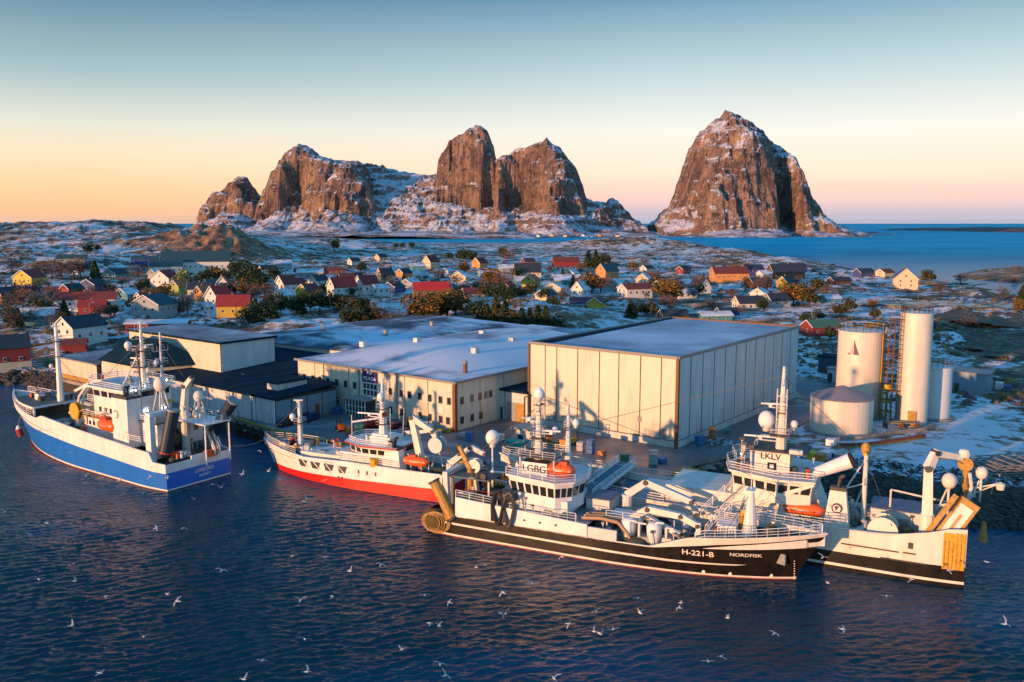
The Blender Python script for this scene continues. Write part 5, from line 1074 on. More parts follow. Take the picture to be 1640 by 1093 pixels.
    crane(t,[(28.4,-1.6,5.2),(30.4,-1.6,6.6),(34.6,-1.6,6.3),(36.7,-1.6,5.4)],.75,.6,cream,base=(28.4,-1.6,2.2),name='deck_crane');b=MB();b.beam((36.8,-1.6,2.4),(36.8,-1.6,5.8),.7,.7,cream,.5,.5);b.build('crane_rest',t)
    crane(t,[(28.8,-.2,5.4),(34.8,-2.4,4.2)],.6,.5,cream,base=(28.8,-.2,2.2),name='low_crane')
    crane(t,[(26.0,3.6,6.4),(28.6,3.6,8.4),(34.8,3.2,6.7),(35.4,3.2,5.2)],.85,.6,greyshade,base=(26.0,3.6,2.2),name='cargo_crane')
    for x0,x1,z0,z1 in((22.6,28.6,6.3,10.2),(22.3,29.6,5.0,6.0)):pass
    # foredeck
    b=MB();b.tube((42.6,0,4.4),(42.6,0,10.2),.95,white,r1=.38,n=10);b.box((42.6,0,10.3),(1.0,1.8,.12),white);b.tube((42.6,0,10.3),(42.6,0,12.4),.06,white,n=4);b.build('foremast',t)
    b=MB();b.box((40.0,.4,4.8),(2.2,2.4,1.7),white)
    rail(b,[(39,-.7,5.7),(41,-.7,5.7),(41,1.5,5.7),(39,1.5,5.7),(39,-.7,5.7)],.8,white,r=.04);b.build('deck_locker',t)
    for i in range(6):
        b=MB();b.box((39.1+.34*i,-.82,4.7),(.14,.06,1.1),dsteel);b.build('locker_grille',t)
    b=MB();b.path([(41.4,1.2,3.9),(41.4,1.2,6.8),(42.0,1.2,7.2)],.28,yellow,n=7);b.build('vent_cowl',t)
    winch(t,(45,.3,4.3),1.1,netm);winch(t,(43.6,-2,4.2),.8,dsteel);clutter(t,[(46.8,-.6,4.5,'boll'),(40.2,-2.8,3.8,'boll'),(46.2,1.8,4.4,'coil'),(38.4,2.4,3.6,'box')],4,[greyshade,dsteel])
    stairs(t,(37.4,.6,3.6),(39.4,3.4,6.4),.9,white);b=MB();rail(b,[(36.0,2.8,5.2),(38.8,3.2,8.4)],1,white);rail(b,[(36.2,4.2,4.6),(39.4,3.4,6.0)],1,white);b.build('forward_railing',t)
ship_black()
extra_gear('pelagic_trawler',[(4.8,11.5,-4,4,4.7,16),(2,9,-3.4,3.4,8.0,8),(22,36.5,-4,4,2.3,44),(12.5,22,-4.3,-3.7,4.7,8),(37.5,48,-2.6,2.6,4.1,16),(13,20,-2.5,2.5,9.2,5)],33,[((14.9,-.2,19.6),(42.6,0,12)),((42.6,0,11.6),(51.2,0,6)),((42.6,0,11.6),(36.9,-1.6,5.8)),((14.9,-.2,18),(3.2,-3.8,8.2)),((14.9,-.2,18),(3.2,3.8,8.2)),((18.2,2,17),(26,3.6,6.6)),((14.9,-.2,18),(19,-4.4,9.3)),((7.3,1.2,11.4),(3.2,0,8.2)),((42.6,0,10),(40,-3.6,5)),((42.6,0,10),(40,3.6,5))])
def ship_grey():
    s=Hull('stern_trawler','white fishing vessel with tilted yellow stern gate, moored behind the black ship bow',54.6,101.0,153.0,58,63.5,11.4,zl([(0,3)]),1,tb=.66)
    t=s.t;s.sheer=zl([(0,7.0),(.03,6.9),(.065,6.2),(.12,5.5),(.16,5.2),(.36,5.0),(.55,5.0),(.72,5.2),(.85,6.0),(1,7.2)]);s.zm=7.2
    dk=zl([(0,4.2),(.4,4.0),(.7,4.1),(1,6.0)])
    s.build([(-1.5,black),(.42,cream),(.75,black),(zl([(0,2.5),(.2,2.2),(.6,2.3),(1,4.2)]),cream)],dk,deckb,cream)
    for u0,u1,z in((7.0,13.5,3.35),(5.2,6.6,3.4),(4.2,9.0,2.35)):
        b=MB();n=5;
        for i in range(n):
            a,c_=s.edge(u0+(u1-u0)*i/n,z),s.edge(u0+(u1-u0)*(i+1)/n,z);b.beam((a.x,a.y+.03,z),(c_.x,c_.y+.03,z),.12,.16,dsteel)
        b.build('rubbing_strake',s.hull)
    b=MB();p=s.edge(5.8,4.3);b.box((p.x,p.y+.02,4.35),(.55,.08,.75),dsteel);b.build('scupper',s.hull)
    # yellow striped stern quarter (wooden rub boards)
    b=MB()
    for i in range(6):
        u=.15+.42*i;a,c_=s.edge(u,2.2),s.edge(u,5.6);b.beam((a.x,a.y+.07,2.2),(c_.x,c_.y+.07,5.6 if i>2 else 6.6),.1,.1,ochre)
    b.build('stern_rub_board',s.hull)
    b=MB();pp=[(s.edge(.1+2.3*i/5,2.1),s.edge(.1+2.3*i/5,6.6)) for i in range(6)]
    for (a,c_),(a2,c2) in zip(pp,pp[1:]):b.add([(a.x,a.y+.025,2.1),(a2.x,a2.y+.025,2.1),(c2.x,c2.y+.025,6.5),(c_.x,c_.y+.025,6.5)],[(0,1,2,3)],yellow)
    b.build('yellow_quarter_panel',s.hull)
    # deck structures
    b=MB();b.box((27.5,0,5.6),(17,8.4,3.2),cream);b.build('deckhouse',t)
    b=MB();b.box((13.9,.0,4.6),(11.5,9.8,.3),greyshade);b.build('aft_upper_deck',t)
    s.siderail(13.6,23.6,8,1.0,z=5.0,name='side_railing',inset=.3)
    w0=MB();w0.prism([(19.6,-3.8),(26.6,-3.8),(26.6,3.8),(19.6,3.8)],6.8,8.2,cream);w0.build('bridge_base',t)
    w=bridge(t,[(17.4,-4.6),(21.4,-5.2),(27.2,-3.4),(28.3,0),(27.2,3.4),(21.4,5.2),(17.4,4.6)],7.0,10.0,cream,8.3,9.5,(3,4,2,2,4,3,0),flare=.3,over=.4,roofm=greyshade)
    b=MB();rail(b,[(17,4.9,10.3),(21.5,5.6,10.3),(27.7,3.7,10.3),(28.9,0,10.3),(27.7,-3.7,10.3),(21.5,-5.6,10.3)],1.0,cream);b.build('roof_railing',w)
    b=MB();b.prism([(20.4,-1.6),(24.8,-1.6),(24.8,2.4),(20.4,2.4)],10.2,12.9,cream,mtop=deckm);mi=b.build('monkey_island',w)
    def fn(x,y):return Vector((22.8-x,2.46,12.2+y))
    textmesh('LKLV',1.15,fn,textk,'call_sign_lettering',mi)
    q=MB();q.box((22.6,2.44,10.95),(1.1,.06,1.0),dkglass);q.box((22.6,2.47,10.95),(.5,.06,.5),white);q.build('window',mi)
    b=MB();b.box((21.8,.6,13.0),(7.0,5.0,.16),dsteel);b.build('mast_platform',t)
    mast(t,21.8,1.0,10.2,23.8,.85,.16,cream,arms=((19.3,1.6),(21.4,1.1)),plats=((15.0,1.9),(17.8,.8)),radars=((14.4,2.6,4.2,.15),(18.8,1.5,2.4,.2)),domes=((1.9,.2,16.7,1.05),(-1.4,-.8,16.2,.5)),name='main_mast')
    b=MB()
    for x,y in((21.2,1.6),(22.4,1.6),(21.8,.3)):b.tube((x,y,15),(x,y,21),.08,cream,n=4)
    for z in(16,17,18,19,20):b.path([(21.2,1.6,z),(22.4,1.6,z),(21.8,.3,z),(21.2,1.6,z)],.05,cream,n=3)
    b.build('lattice_tower',t)
    b=MB();b.box((19.6,2.8,13.3),(1.6,.8,.5),greyshade);b.build('searchlight_box',t)
    for x,y in((25.2,2.6),(26.4,1.2),(27.2,-1.2),(25.6,-3.0)):
        b=MB();b.tube((x,y,10.3),(x,y,13.2),.14,cream,n=6);b.box((x,y,13.3),(.7,.5,.4),dsteel);b.build('lamp_post',t)
    b=MB();rail(b,[(24.9,2.4,13.0),(24.9,-1.6,13),(20.4,-1.6,13)],1,cream,r=.04);rail(b,[(27.0,3.0,11.4),(28.2,0,11.4),(27,-3,11.4)],1,cream,r=.04);b.build('upper_railing',t)
    # net chute tube aft of the bridge
    b=MB();b.tube((18.2,2.0,10.2),(13.2,1.6,12.7),.62,white,r1=.95,n=14);o=b.build('net_chute',t);q=MB();q.tube((13.25,1.6,12.68),(12.95,1.58,12.83),1.0,rubber,n=14);q.build('chute_rim',o)
    b=MB();b.beam((20.6,5.0,8.4),(17.0,4.9,9.9),.35,.35,cream);b.beam((24.2,5.2,6.4),(17.2,4.9,9.8),.3,.3,cream);b.build('bridge_wing_brace',t)
    b=MB();b.prism([(15.8,-3.2),(20,-3.2),(20,2.6),(15.8,2.6)],4.7,8.2,greyshade,top=[(17.2,-3.0),(20,-3.2),(20,2.6),(17.2,2.4)]);b.build('sloping_casing',t)
    lifeboat(t,(18.2,4.1,6.5),5.2,1.0);davit(t,18.2,3.2,4.8,2.6,.7,cream,1)
    f=funnel(t,(14.3,3.5,4.7),3.0,1.8,4.6,cream,dsteel,taper=.62,pipes=2)
    em=mat('emblem_violet',(.07,.02,.10),.5);b=MB();b.tube((14.3,4.2,7.2),(14.3,4.42,7.2),.62,em,n=18);eo=b.build('emblem',f);q=MB();q.tube((14.3,4.42,7.2),(14.3,4.46,7.2),.46,textw,n=18);q.add([(14.6,4.5,7.5),(14.0,4.5,7.55),(14.35,4.5,6.9)],[(0,1,2)],em);q.build('emblem_centre',eo)
    mast(t,11.6,0,4.5,13.4,.34,.26,cream,arms=((9.5,1.0),),name='aft_mast');b=MB();b.ball((11.7,0,14.0),.6,ochre,sz=1.4,n=10,k=6);b.tube((11.7,-.9,13.5),(11.7,.9,13.5),.25,yellow,n=7);b.build('net_sounder',t)
    b=MB();b.tube((14.4,1.6,7.6),(11.7,0,12.6),.1,cream,n=5);b.tube((13.6,1.2,9.0),(11.7,0,9.5),.1,cream,n=5);b.tube((13.2,-.4,4.6),(11.8,0,9),.1,cream,n=5);b.build('mast_stay',t)
    drum(t,(9.0,3.4,5.1),1.75,1.8,cream,cream,net=mat('cream_net',(.5,.42,.25),.9,noise=.3,nscale=5))
    winch(t,(12.6,.4,4.7),1.1,steel);winch(t,(10.4,-2,4.4),1.3,steel);winch(t,(6.6,-1,4.3),1.2,cream)
    b=MB();b.box((7.5,-2.4,5.4),(6.5,5.0,2.2),greyshade);b.box((7.5,-2.4,6.6),(6.7,5.2,.14),deckb);b.build('aft_house',t)
    b=MB();b.path([(8.6,-1,6.6),(8.6,-1,8.9),(4.6,-1.2,8.4),(1.4,-1.2,8.1)],.12,cream,n=5);b.build('pipe_frame',t)
    # knuckle crane at the stern
    crane(t,[(4.3,3.0,7.6),(4.5,3.0,13.2),(3.9,2.4,15.0),(.9,-.4,14.1)],1.05,.55,cream,base=(4.3,3.0,4.2),name='stern_crane')
    drum(t,(.6,-.6,13.4),.85,.9,ochre,dsteel,name='power_block');b=MB();b.lathe((.8,-.4,14.6),[(0,-.5),(.6,-.4),(.7,0),(.5,.5),(0,.6)],cream,n=10);b.build('block_motor',t)
    b=MB();b.path([(.5,-.6,12.6),(.6,-.4,11.2),(.2,-.6,9.6),(.8,-.3,8.2),(.3,0,7.2)],.34,ochre,n=7);b.path([(.1,-.2,12.4),(-.2,-.4,10.6),(.2,-.2,8.6),(-.1,-.3,7.2)],.22,greyshade,n=6);b.build('net_hose',t)
    for x,y,z,r in((2.2,1.6,11.6,.85),(-1.2,-1.6,12.2,.7)):
        b=MB();b.ball((x,y,z),r,cream,sz=1.15);b.tube((x,y,z-3.6),(x,y,z-.6),.16,cream,n=6);b.tube((x+1.2,y,z-4.2),(x+.2,y,z-1),.12,cream,n=5);b.build('radar_dome',t,smooth=True)
    # tilted stern gate / roller
    A=Vector((-.2,3.3,9.9));B=Vector((2.9,4.3,4.6));d=(B-A).normalized();sd=Vector((1,-.1,.55)).normalized();sd=(sd-d*sd.dot(d)).normalized();nn=d.cross(sd)
    if nn.y<0:nn=-nn
    def slab(o,w,th,m,name,par,l0=0,l1=1):
        p,q=A.lerp(B,l0)+sd*o,A.lerp(B,l1)+sd*o;b=MB();V=[]
        for c_ in(p,q):
            for i,j in((-1,-1),(1,-1),(1,1),(-1,1)):V.append(c_+sd*(i*w/2)+nn*(j*th/2))
        b.add(V,[(3,2,1,0),(4,5,6,7),(0,1,5,4),(1,2,6,5),(2,3,7,6),(3,0,4,7)],m);return b.build(name,par)
    g=slab(0,2.2,.8,ochre,'stern_gate',t);slab(0,1.5,.88,cream,'gate_panel',g,.12,.97);slab(0,.34,.94,hose,'gate_strip',g,.3,.7)
    r=slab(1.65,.6,.6,ochre,'gate_track',t,.05,1.0);slab(1.1,.35,.8,rubber,'gate_ram',g,0,.35)
    b=MB()
    for i in range(3):b.path([(2.2-.7*i,5.0,4.4),(1.9-.7*i,5.3,3.4),(1.6-.7*i,5.1,2.9)],.09,dsteel,n=4)
    b.build('chain',t)
    b=MB();b.tube((.2,-1.4,10.0),(-3.2,-2.2,11.0),.1,cream,n=5);b.tube((.2,-1.4,9.2),(-3.2,-2.2,11.0),.08,cream,n=5);b.lathe((-3.3,-2.2,10.7),[(0,-.55),(.42,-.45),(.5,0),(.5,.3),(0,.5)],cream,n=10);b.build('outrigger_lamp',t)
    b=MB();b.tube((-2.0,-2.4,7.4),(-2.0,-2.4,5.8),.06,dsteel,n=4);b.lathe((-1.9,-2.4,4.2),[(0,-.9),(.55,-.7),(.4,.4),(.22,1.7),(0,1.8)],ochre,n=9);b.tube((-2.6,-2.4,10.8),(-2.0,-2.4,7.4),.04,dsteel,n=3);b.build('hanging_net_bag',t)
    clutter(t,[(11,3.6,4.4,'vent'),(7,2,4.3,'net'),(3,0,4.3,'box'),(14.5,-2,4.8,'box'),(40,1,4.2,'hatch'),(45,-1.5,4.2,'hatch'),(52,1,4.8,'box'),(56,0,5.5,'boll'),(50,2.2,4.5,'coil')],12,[cream,steel,greyshade])
    # forward
    s.siderail(36,63.0,16,1.05,name='bow_railing',bow=True)
    winch(t,(53.5,-.4,4.8),1.4,greyshade);winch(t,(47,1,4.3),1.2,steel)
    b=MB();b.box((38,0,4.9),(5,5.4,1.5),greyshade);b.build('hatch_coaming',t)
    mast(t,57.5,0,5.6,10.6,.3,.16,white,arms=((10.2,.6),),name='foremast')
    stairs(t,(29.6,2.5,4.2),(27.6,2.5,7.6),.9,cream)
ship_grey()
extra_gear('stern_trawler',[(1,8,-4,4,4.3,18),(8,14,-4,4,4.8,14),(29,40,-4.4,4.4,4.1,16),(44,60,-3.4,3.4,4.6,20),(17.6,20.2,-4,4,10.2,4),(24.8,27,-3,3,10.2,8)],34,[((21.8,1,22.6),(57.5,0,10.4)),((21.8,1,22.6),(11.7,0,13.4)),((11.7,0,13.4),(3.9,2.4,15)),((11.7,0,13),(8,4.6,6)),((21.8,1,20),(27,3.6,10.4)),((21.8,1,20),(18,4.6,10.4)),((57.5,0,10.4),(63.2,0,8)),((3.9,2.4,15),(-1.2,-1.6,12.4)),((.8,-.4,14.6),(-3.2,-2.2,11))])
def gangway():
    D_=Fr(54.6,101.0,R_(153.0));x0,y0=P(934,788,6.2);x1,y1=P(1005,744,6.0)
    t=thing('gangway','blue green gangway with white railings rising behind the black ship wheelhouse','gangway',(x0,y0,5.6));d=Vector((x1-x0,y1-y0,.6));sd=Vector((d.y,-d.x,0)).normalized()
    b=MB();b.beam((0,0,0),d,2.6,.16,mat('teal_walkway',(.04,.16,.22),.7,noise=.3));b.build('walkway',t)
    for s_ in(-1,1):
        b=MB();p=sd*1.35*s_;b.beam(p,p+d,.14,.4,white);rail(b,[tuple(p),tuple(p+d)],1.1,white,step=.9);b.build('handrail',t)
gangway()
#==VILLAGE
# ------------------------------------------------------------------ village houses
def pm(name,c,n=.12):return mat(name,c,.7,noise=n,nscale=.5)
HW=dict(white=pm('house_white',(.66,.66,.64)),cream=pm('house_cream',(.62,.52,.36)),yellow=pm('house_yellow',(.52,.42,.05)),ochre=pm('house_ochre',(.50,.34,.04)),red=pm('house_red',(.24,.03,.03)),blue=pm('house_blue',(.05,.07,.22)),grey=pm('house_grey',(.28,.33,.36)),teal=pm('house_teal',(.08,.28,.34)),brown=pm('house_brown',(.16,.07,.035)),orange=pm('house_orange',(.60,.27,.09)),green=pm('house_green',(.30,.34,.10)))
HR=dict(dark=pm('roof_dark',(.03,.035,.05)),red=pm('roof_red',(.26,.025,.025)),bright=pm('roof_bright_red',(.48,.025,.02)),brown=pm('roof_brown',(.17,.035,.02)),teal=pm('roof_teal',(.02,.07,.09)),snow=snowroof,green=pm('roof_green',(.06,.14,.09)),orange=pm('roof_orange',(.5,.14,.05)))
chim=pm('chimney_brick',(.2,.12,.1))
HOUSES=[]
def house(label,px,py,w,l,h,rh,wall,roof,ang=48,name='house',cat='house',win=2,row=1,chimney=True,grp='village houses',z=None,sides=True):
    """gable end (width w) faces the camera side; ridge runs inland at ang degrees"""
    x,y,g=ground(px,py) if z is None else (*P(px,py,z),z)
    if math.hypot(x,y)>330 and 'school' not in label:w,l,h,rh=w*.84,l*.86,h*.88,rh*.92
    t=thing(name,label,cat,(x,y,g-.1),R_(ang),grp);W_,Rf=HW[wall],HR[roof];b=MB()
    b.add([(0,-w/2,-1.5),(l,-w/2,-1.5),(l,w/2,-1.5),(0,w/2,-1.5),(0,-w/2,h),(l,-w/2,h),(l,w/2,h),(0,w/2,h),(0,0,h+rh),(l,0,h+rh)],[(0,1,5,4),(2,3,7,6),(3,0,4,8,7),(1,2,6,9,5)],W_);b.build('wall',t)
    o=.45;k=rh/(w/2);r=MB();e=-o*k;th=.22
    for s_ in(-1,1):
        V=[(-o,s_*(w/2+o),h+e),(l+o,s_*(w/2+o),h+e),(l+o,0,h+rh),(-o,0,h+rh)];V+=[(p[0],p[1],p[2]+th) for p in V]
        r.add(V,[(0,1,2,3),(4,5,6,7),(0,1,5,4),(0,3,7,4),(1,2,6,5)],Rf)
    ro=r.build('roof',t)
    bg=MB()
    for s_ in(-1,1):bg.beam((-o-.02,s_*(w/2+o),h+e+th*.5),(-o-.02,0,h+rh+th*.5),.1,.3,HW['white'])
    bg.build('barge_board',ro)
    if chimney:
        c=MB();c.box((l*.45,w*.08,h+rh+.3),(.7,.7,1.3),chim);c.build('chimney',ro)
    d=math.hypot(x,y)
    if win and d<900:
        for j in range(row):
            zz=h*(.55+j)/row if row>1 else h*.58
            for i in range(win):
                yy=(i-(win-1)/2)*w/(win+.3);q=MB();q.box((-.03,yy,zz),(.1,.95,1.15),HW['white'] if wall!='white' else trim);q.box((-.06,yy,zz),(.1,.75,.95),glassw);q.build('window',t)
        if rh>2:q=MB();q.box((-.05,0,h+rh*.3),(.1,.8,.9),glassw);q.build('window',t)
        if sides:
            n=max(2,int(l/3.2))
            for s_ in(-1,):
                for i in range(n):
                    q=MB();q.box((l*(i+.6)/(n+.2),s_*(w/2+.03),h*.58),(.9,.1,1.05),HW['white'] if wall!='white' else trim);q.box((l*(i+.6)/(n+.2),s_*(w/2+.06),h*.58),(.7,.1,.85),glassw);q.build('window',t)
    return t
H_=house
H_('bright yellow house with dark red roof standing high at far left',36,458,15,11,4.6,4.0,'yellow','red',ang=72,win=4)
H_('pale orange house half cut off at the far left edge above brown bushes',-2,487,9,9,4.5,3,'orange','dark',ang=50)
H_('long white house with rust red roof above the dark red shed',92,497,8,26,5.0,2.6,'white','brown',ang=8,win=2,row=2)
H_('dark red gabled shed in front of the long white house',128,503,6,11,3.4,2.2,'red','red',ang=12,cat='shed',name='shed')
H_('tall white house with two small gable windows near the left shore',103,556,9.0,12,6.2,3.0,'white','dark',ang=62,win=2,row=2)
bh=H_('long red and cream boathouse with dark roof at the left shore edge',-34,600,11,12,7.2,2.8,'red','dark',ang=34,win=3,sides=True,name='boathouse',cat='boathouse')
q=MB();q.box((6,0,.8),(12.3,11.3,5.0),HW['cream']);q.build('ground_floor',bh)
H_('low lean roofed dark red shed joined behind the foremast of the blue ship',92,566,5,8,2.4,1.4,'red','brown',ang=20,chimney=False,win=0,name='shed',cat='shed')
H_('grey blue house with wide pale gable above the red storage building',232,507,15,12,5.0,3.6,'grey','teal',ang=72,win=3)
H_('long low red storage building right behind the upper hall',206,531,6,20,3.0,.9,'red','snow',ang=4,chimney=False,win=0,name='storehouse',cat='storehouse',sides=False)
H_('very long white school building with dark roof on the left slope',260,438,16,44,8.0,6.5,'white','teal',ang=14,win=4,row=2,name='school_building',cat='school')
H_('white wing with small dark roof attached at left of the long school building',240,441,11,20,5.5,4.0,'white','teal',ang=20,win=3,row=2)
H_('white house with bright red roof below the school building',256,462,11,10,4.6,4.0,'white','red',ang=76,win=3)
H_('yellow green house under salmon roof beside the pale green tree',279,474,8,9,5,3,'green','orange',ang=60,win=1)
H_('wide teal house with white windows under a dark roof right of the lone spruce',174,446,14,12,3.4,2.8,'teal','dark',ang=66,win=5)
H_('deep blue house with white barge boards behind the long white house',140,468,11,9,3.6,2.8,'blue','dark',ang=72,win=1)
H_('small dark garage with snowy yard left of the deep blue house',72,472,6,9,2.6,1.2,'blue','brown',ang=10,chimney=False,win=0,name='garage',cat='garage')
H_('pale teal cottage with snow on its roof right of the long white house',194,480,11,8,3,2.6,'teal','snow',ang=60,win=2)
H_('cream house with dark roof at left of the red roofed cluster',303,478,9,12,5.0,2.8,'cream','dark',ang=10,win=2)
H_('small house with orange roof catching light in the red roofed cluster',318,484,7,7,4.4,3,'orange','orange',ang=58,win=1)
H_('white gabled house with blood red roof in the middle of the cluster',338,493,8,10,5.0,4.4,'white','bright',ang=64,win=2)
H_('tall red roofed house with white right wall at the back of the cluster',356,475,9,9,5,5,'white','bright',ang=100,win=2)
H_('ochre walled house with broad dark red roof at right of the cluster',350,510,7,14,6.0,4.0,'ochre','red',ang=6,win=1)
H_('white house with rust red roof and lit upper gable left of the mustard house',448,473,8.5,9,6.2,4.0,'white','brown',ang=50,win=2,row=2)
H_('small pale blue cottage under the white gabled house',447,484,7,6,3.6,2.4,'white','snow',ang=60,win=1,name='cottage',cat='cottage')
H_('mustard house with dark brown roof half hidden by spruces',484,481,9,9,4.4,3.2,'ochre','brown',ang=56,win=1)
H_('salmon lit house with steep dark red roof beside the mustard house',530,476,8.5,14,5.6,4.4,'white','red',ang=42,win=2)
H_('cream lit house with dark red roof and porch right of the steep roofed one',574,473,9,11,6.2,4.2,'white','red',ang=46,win=3)
H_('low white annex house right beside the cream lit porch house',598,474,8,9,4.0,1.8,'white','snow',ang=50,win=2)
H_('pale house with arched gable and dark roof above the white annex house',607,451,8,10,4.6,4,'cream','dark',ang=40,win=1)
H_('low brown roofed cabin on the snowy field left of centre',516,439,7,18,2.8,1.6,'brown','brown',ang=14,win=1,name='cabin',cat='cabin')
H_('pale blue barn with snow covered roof on the field left of centre',476,447,10,18,4.5,2,'grey','snow',ang=15,win=1,chimney=False,name='barn',cat='barn')
H_('long brown house under a vivid red roof in the village centre',662,478,10,19,4.8,3.2,'brown','bright',ang=10,win=2)
H_('grey house with snowy roof just left behind the vivid red roof',650,463,9,10,3.4,2.6,'grey','snow',ang=60,win=1)
H_('cream tall house with dark red roof on the slope above the vivid red roof',683,431,11,12,6.6,5.2,'cream','brown',ang=50,win=3,row=2)
H_('white and teal cottage left of the cream tall house',658,433,8,12,4,1.6,'teal','snow',ang=20,win=1,name='cottage',cat='cottage')
H_('small peach lit house with dark red roof right of the cream tall house',762,430,10,11,4.6,4.4,'orange','brown',ang=52,win=2)
H_('low white gabled house on the snow below the small peach house',733,453,12,9,3.6,3.4,'cream','snow',ang=72,win=2)
H_('white cottage with teal shutters between peach house and centre trees',768,444,8,12,3.0,1.6,'grey','snow',ang=20,win=1,name='cottage',cat='cottage')
H_('long cream house under a big near black roof at centre',824,444,12,20,3.8,6.0,'cream','dark',ang=6,win=2)
H_('golden yellow house right below the near black roof',846,461,9,10,4.4,3.4,'ochre','orange',ang=66,win=1)
H_('long dark red barn on the slope below the orange hill',885,428,11,26,5,4,'red','brown',ang=8,win=0,chimney=False,name='barn',cat='barn')
H_('peach lit gable house with teal roof and small tower below the dark red barn',962,445,10,15,5.2,4.8,'orange','teal',ang=42,win=2)
H_('pale blue long house with snowy rounded roof at centre right',886,457,12,22,3.4,3.0,'teal','snow',ang=12,win=3)
H_('cream lit low house left of the white A shaped one',884,473,11,9,4.0,2.6,'cream','snow',ang=70,win=1)
H_('white A shaped house right of the cream lit low house',924,474,8,11,3.8,4.4,'white','snow',ang=60,win=2)
H_('round gabled grey house with snow behind the bare brown tree',980,466,10,10,3.6,3.2,'grey','snow',ang=66,win=2)
H_('white two storey house with brown roof in front of the small lit cottage',996,477,12,17,4.8,2.6,'white','brown',ang=22,win=2,row=2)
H_('small sunlit cream cottage with round gable behind the white two storey house',1028,457,9,9,3.6,3.6,'cream','snow',ang=66,win=2,name='cottage',cat='cottage')
H_('teal walled house behind and right of the sunlit cream cottage',1052,470,8,10,5,2.6,'teal','dark',ang=30,win=1)
H_('small mustard gabled house beside the snowy knoll',952,495,8,8,2.6,2.4,'ochre','dark',ang=70,win=0,chimney=False)
H_('long dark blue garage left of the small mustard gabled house',912,487,5,18,2.4,1.0,'blue','dark',ang=6,win=0,chimney=False,name='garage',cat='garage',sides=False)
H_('wide peach lit house with brown double roof on the right slope',1140,452,12,25,5.6,3.8,'orange','brown',ang=6,win=3,row=2)
H_('white steep gabled house with dark roof below the wide peach house',1130,471,8,14,3.4,5.0,'white','dark',ang=110,win=1)
H_('long white house under dark roof just above the cold store roof',1178,498,9,16,4.0,3.0,'white','dark',ang=12,win=3)
H_('grey blue house right of the long white house above the cold store',1228,493,9,11,3.6,3.0,'grey','dark',ang=15,win=1)
H_('low teal shed with snowy roof close behind the cold store roof',1122,514,7,14,2.6,1.4,'teal','snow',ang=10,win=1,chimney=False,name='shed',cat='shed')
H_('dark roofed cabin left of the low teal shed',1058,513,7,12,2.4,2.2,'brown','dark',ang=10,win=0,chimney=False,name='cabin',cat='cabin')
H_('big brown barn with dark roof at right behind the village',1232,446,14,26,4.6,5.4,'brown','dark',ang=8,win=0,chimney=False,name='barn',cat='barn')
H_('white garage joined left of the big brown barn',1216,447,8,9,4.0,2.0,'white','snow',ang=20,win=1,chimney=False,name='garage',cat='garage')
H_('yellow lit small house with dark roof left of the golden tree on the right',1252,465,8,10,4.6,3.4,'ochre','dark',ang=44,win=2)
H_('dark hip house with navy walls behind the peach double roof',1190,440,12,16,4,3,'blue','dark',ang=12,win=1)
H_('lone cream house with dark roof on a white plinth by the sea inlet',1450,461,15,13,5.6,6.2,'cream','dark',ang=70,win=2,row=2)
H_('small black boathouse with snow patch near the right shore',1372,444,10,14,3.2,2.8,'blue','dark',ang=20,win=0,chimney=False,name='boathouse',cat='boathouse')
H_('tiny sunlit cream cabin left of the lone cream house',1409,444,9,12,3,2.4,'cream','brown',ang=30,win=1,chimney=False,name='cabin',cat='cabin')
H_('long navy roofed white hall behind the snowy factory roof',690,530,8,17,2.4,2.6,'white','teal',ang=4,win=2,chimney=False,name='store_hall',cat='hall')
H_('green roofed red boathouse right behind the cold store',1292,540,7,11,3.6,2.0,'red','green',ang=14,win=1,chimney=False,name='boathouse',cat='boathouse')
H_('low white shed roof beyond the spruces at centre',778,535,4,12,1.6,.8,'cream','snow',ang=8,win=0,chimney=False,name='shed',cat='shed',sides=False)
H_('small white garage with flat snowy top left of the grey blue house',168,498,6,8,2.6,1.2,'white','snow',ang=30,win=1,chimney=False,name='garage',cat='garage')
H_('teal cabin with dark roof between the wide teal house and grey blue house',214,470,8,9,3,2,'teal','dark',ang=60,win=1,chimney=False,name='cabin',cat='cabin')
H_('dark garage in the snow below the pale green tree',268,500,6,7,2.4,1.4,'brown','snow',ang=40,win=0,chimney=False,name='garage',cat='garage')
H_('small white shed with snow roof at left of the ochre walled house',324,500,4,5,2.6,1.5,'white','snow',ang=60,win=1,chimney=False,name='shed',cat='shed')
H_('brown cottage with snowy roof on the slope above the yellow house',60,424,9,12,3,2.4,'brown','snow',ang=30,win=1,name='cottage',cat='cottage')
H_('teal roofed long barn on the snow left of the lone spruce',92,420,9,22,3,2.6,'grey','teal',ang=12,win=0,chimney=False,name='barn',cat='barn')
H_('low navy roofed store left of the long school building',212,424,9,20,3.2,2.4,'blue','teal',ang=12,win=0,chimney=False,name='storehouse',cat='storehouse')
H_('pale blue cottage with snowy roof in front of the school wing',244,447,8,8,3,2.4,'grey','snow',ang=60,win=1,name='cottage',cat='cottage')
H_('white cottage with dark roof on the field right of the school',416,440,8,11,3.4,2.6,'white','dark',ang=40,win=2,name='cottage',cat='cottage')
H_('white house with dark roof between brown cabin and mustard house',500,460,9,10,4,3,'white','dark',ang=52,win=2)
H_('dark red cottage below the low brown roofed cabin',543,455,8,10,3.4,2.6,'red','brown',ang=30,win=1,name='cottage',cat='cottage')
H_('blue hip roofed house right of the low white annex house',622,470,10,10,3.4,2.6,'blue','teal',ang=60,win=1)
H_('blue house joined to the right end of the vivid red roof',706,474,8,9,3.8,2.4,'blue','teal',ang=40,win=1,name='house')
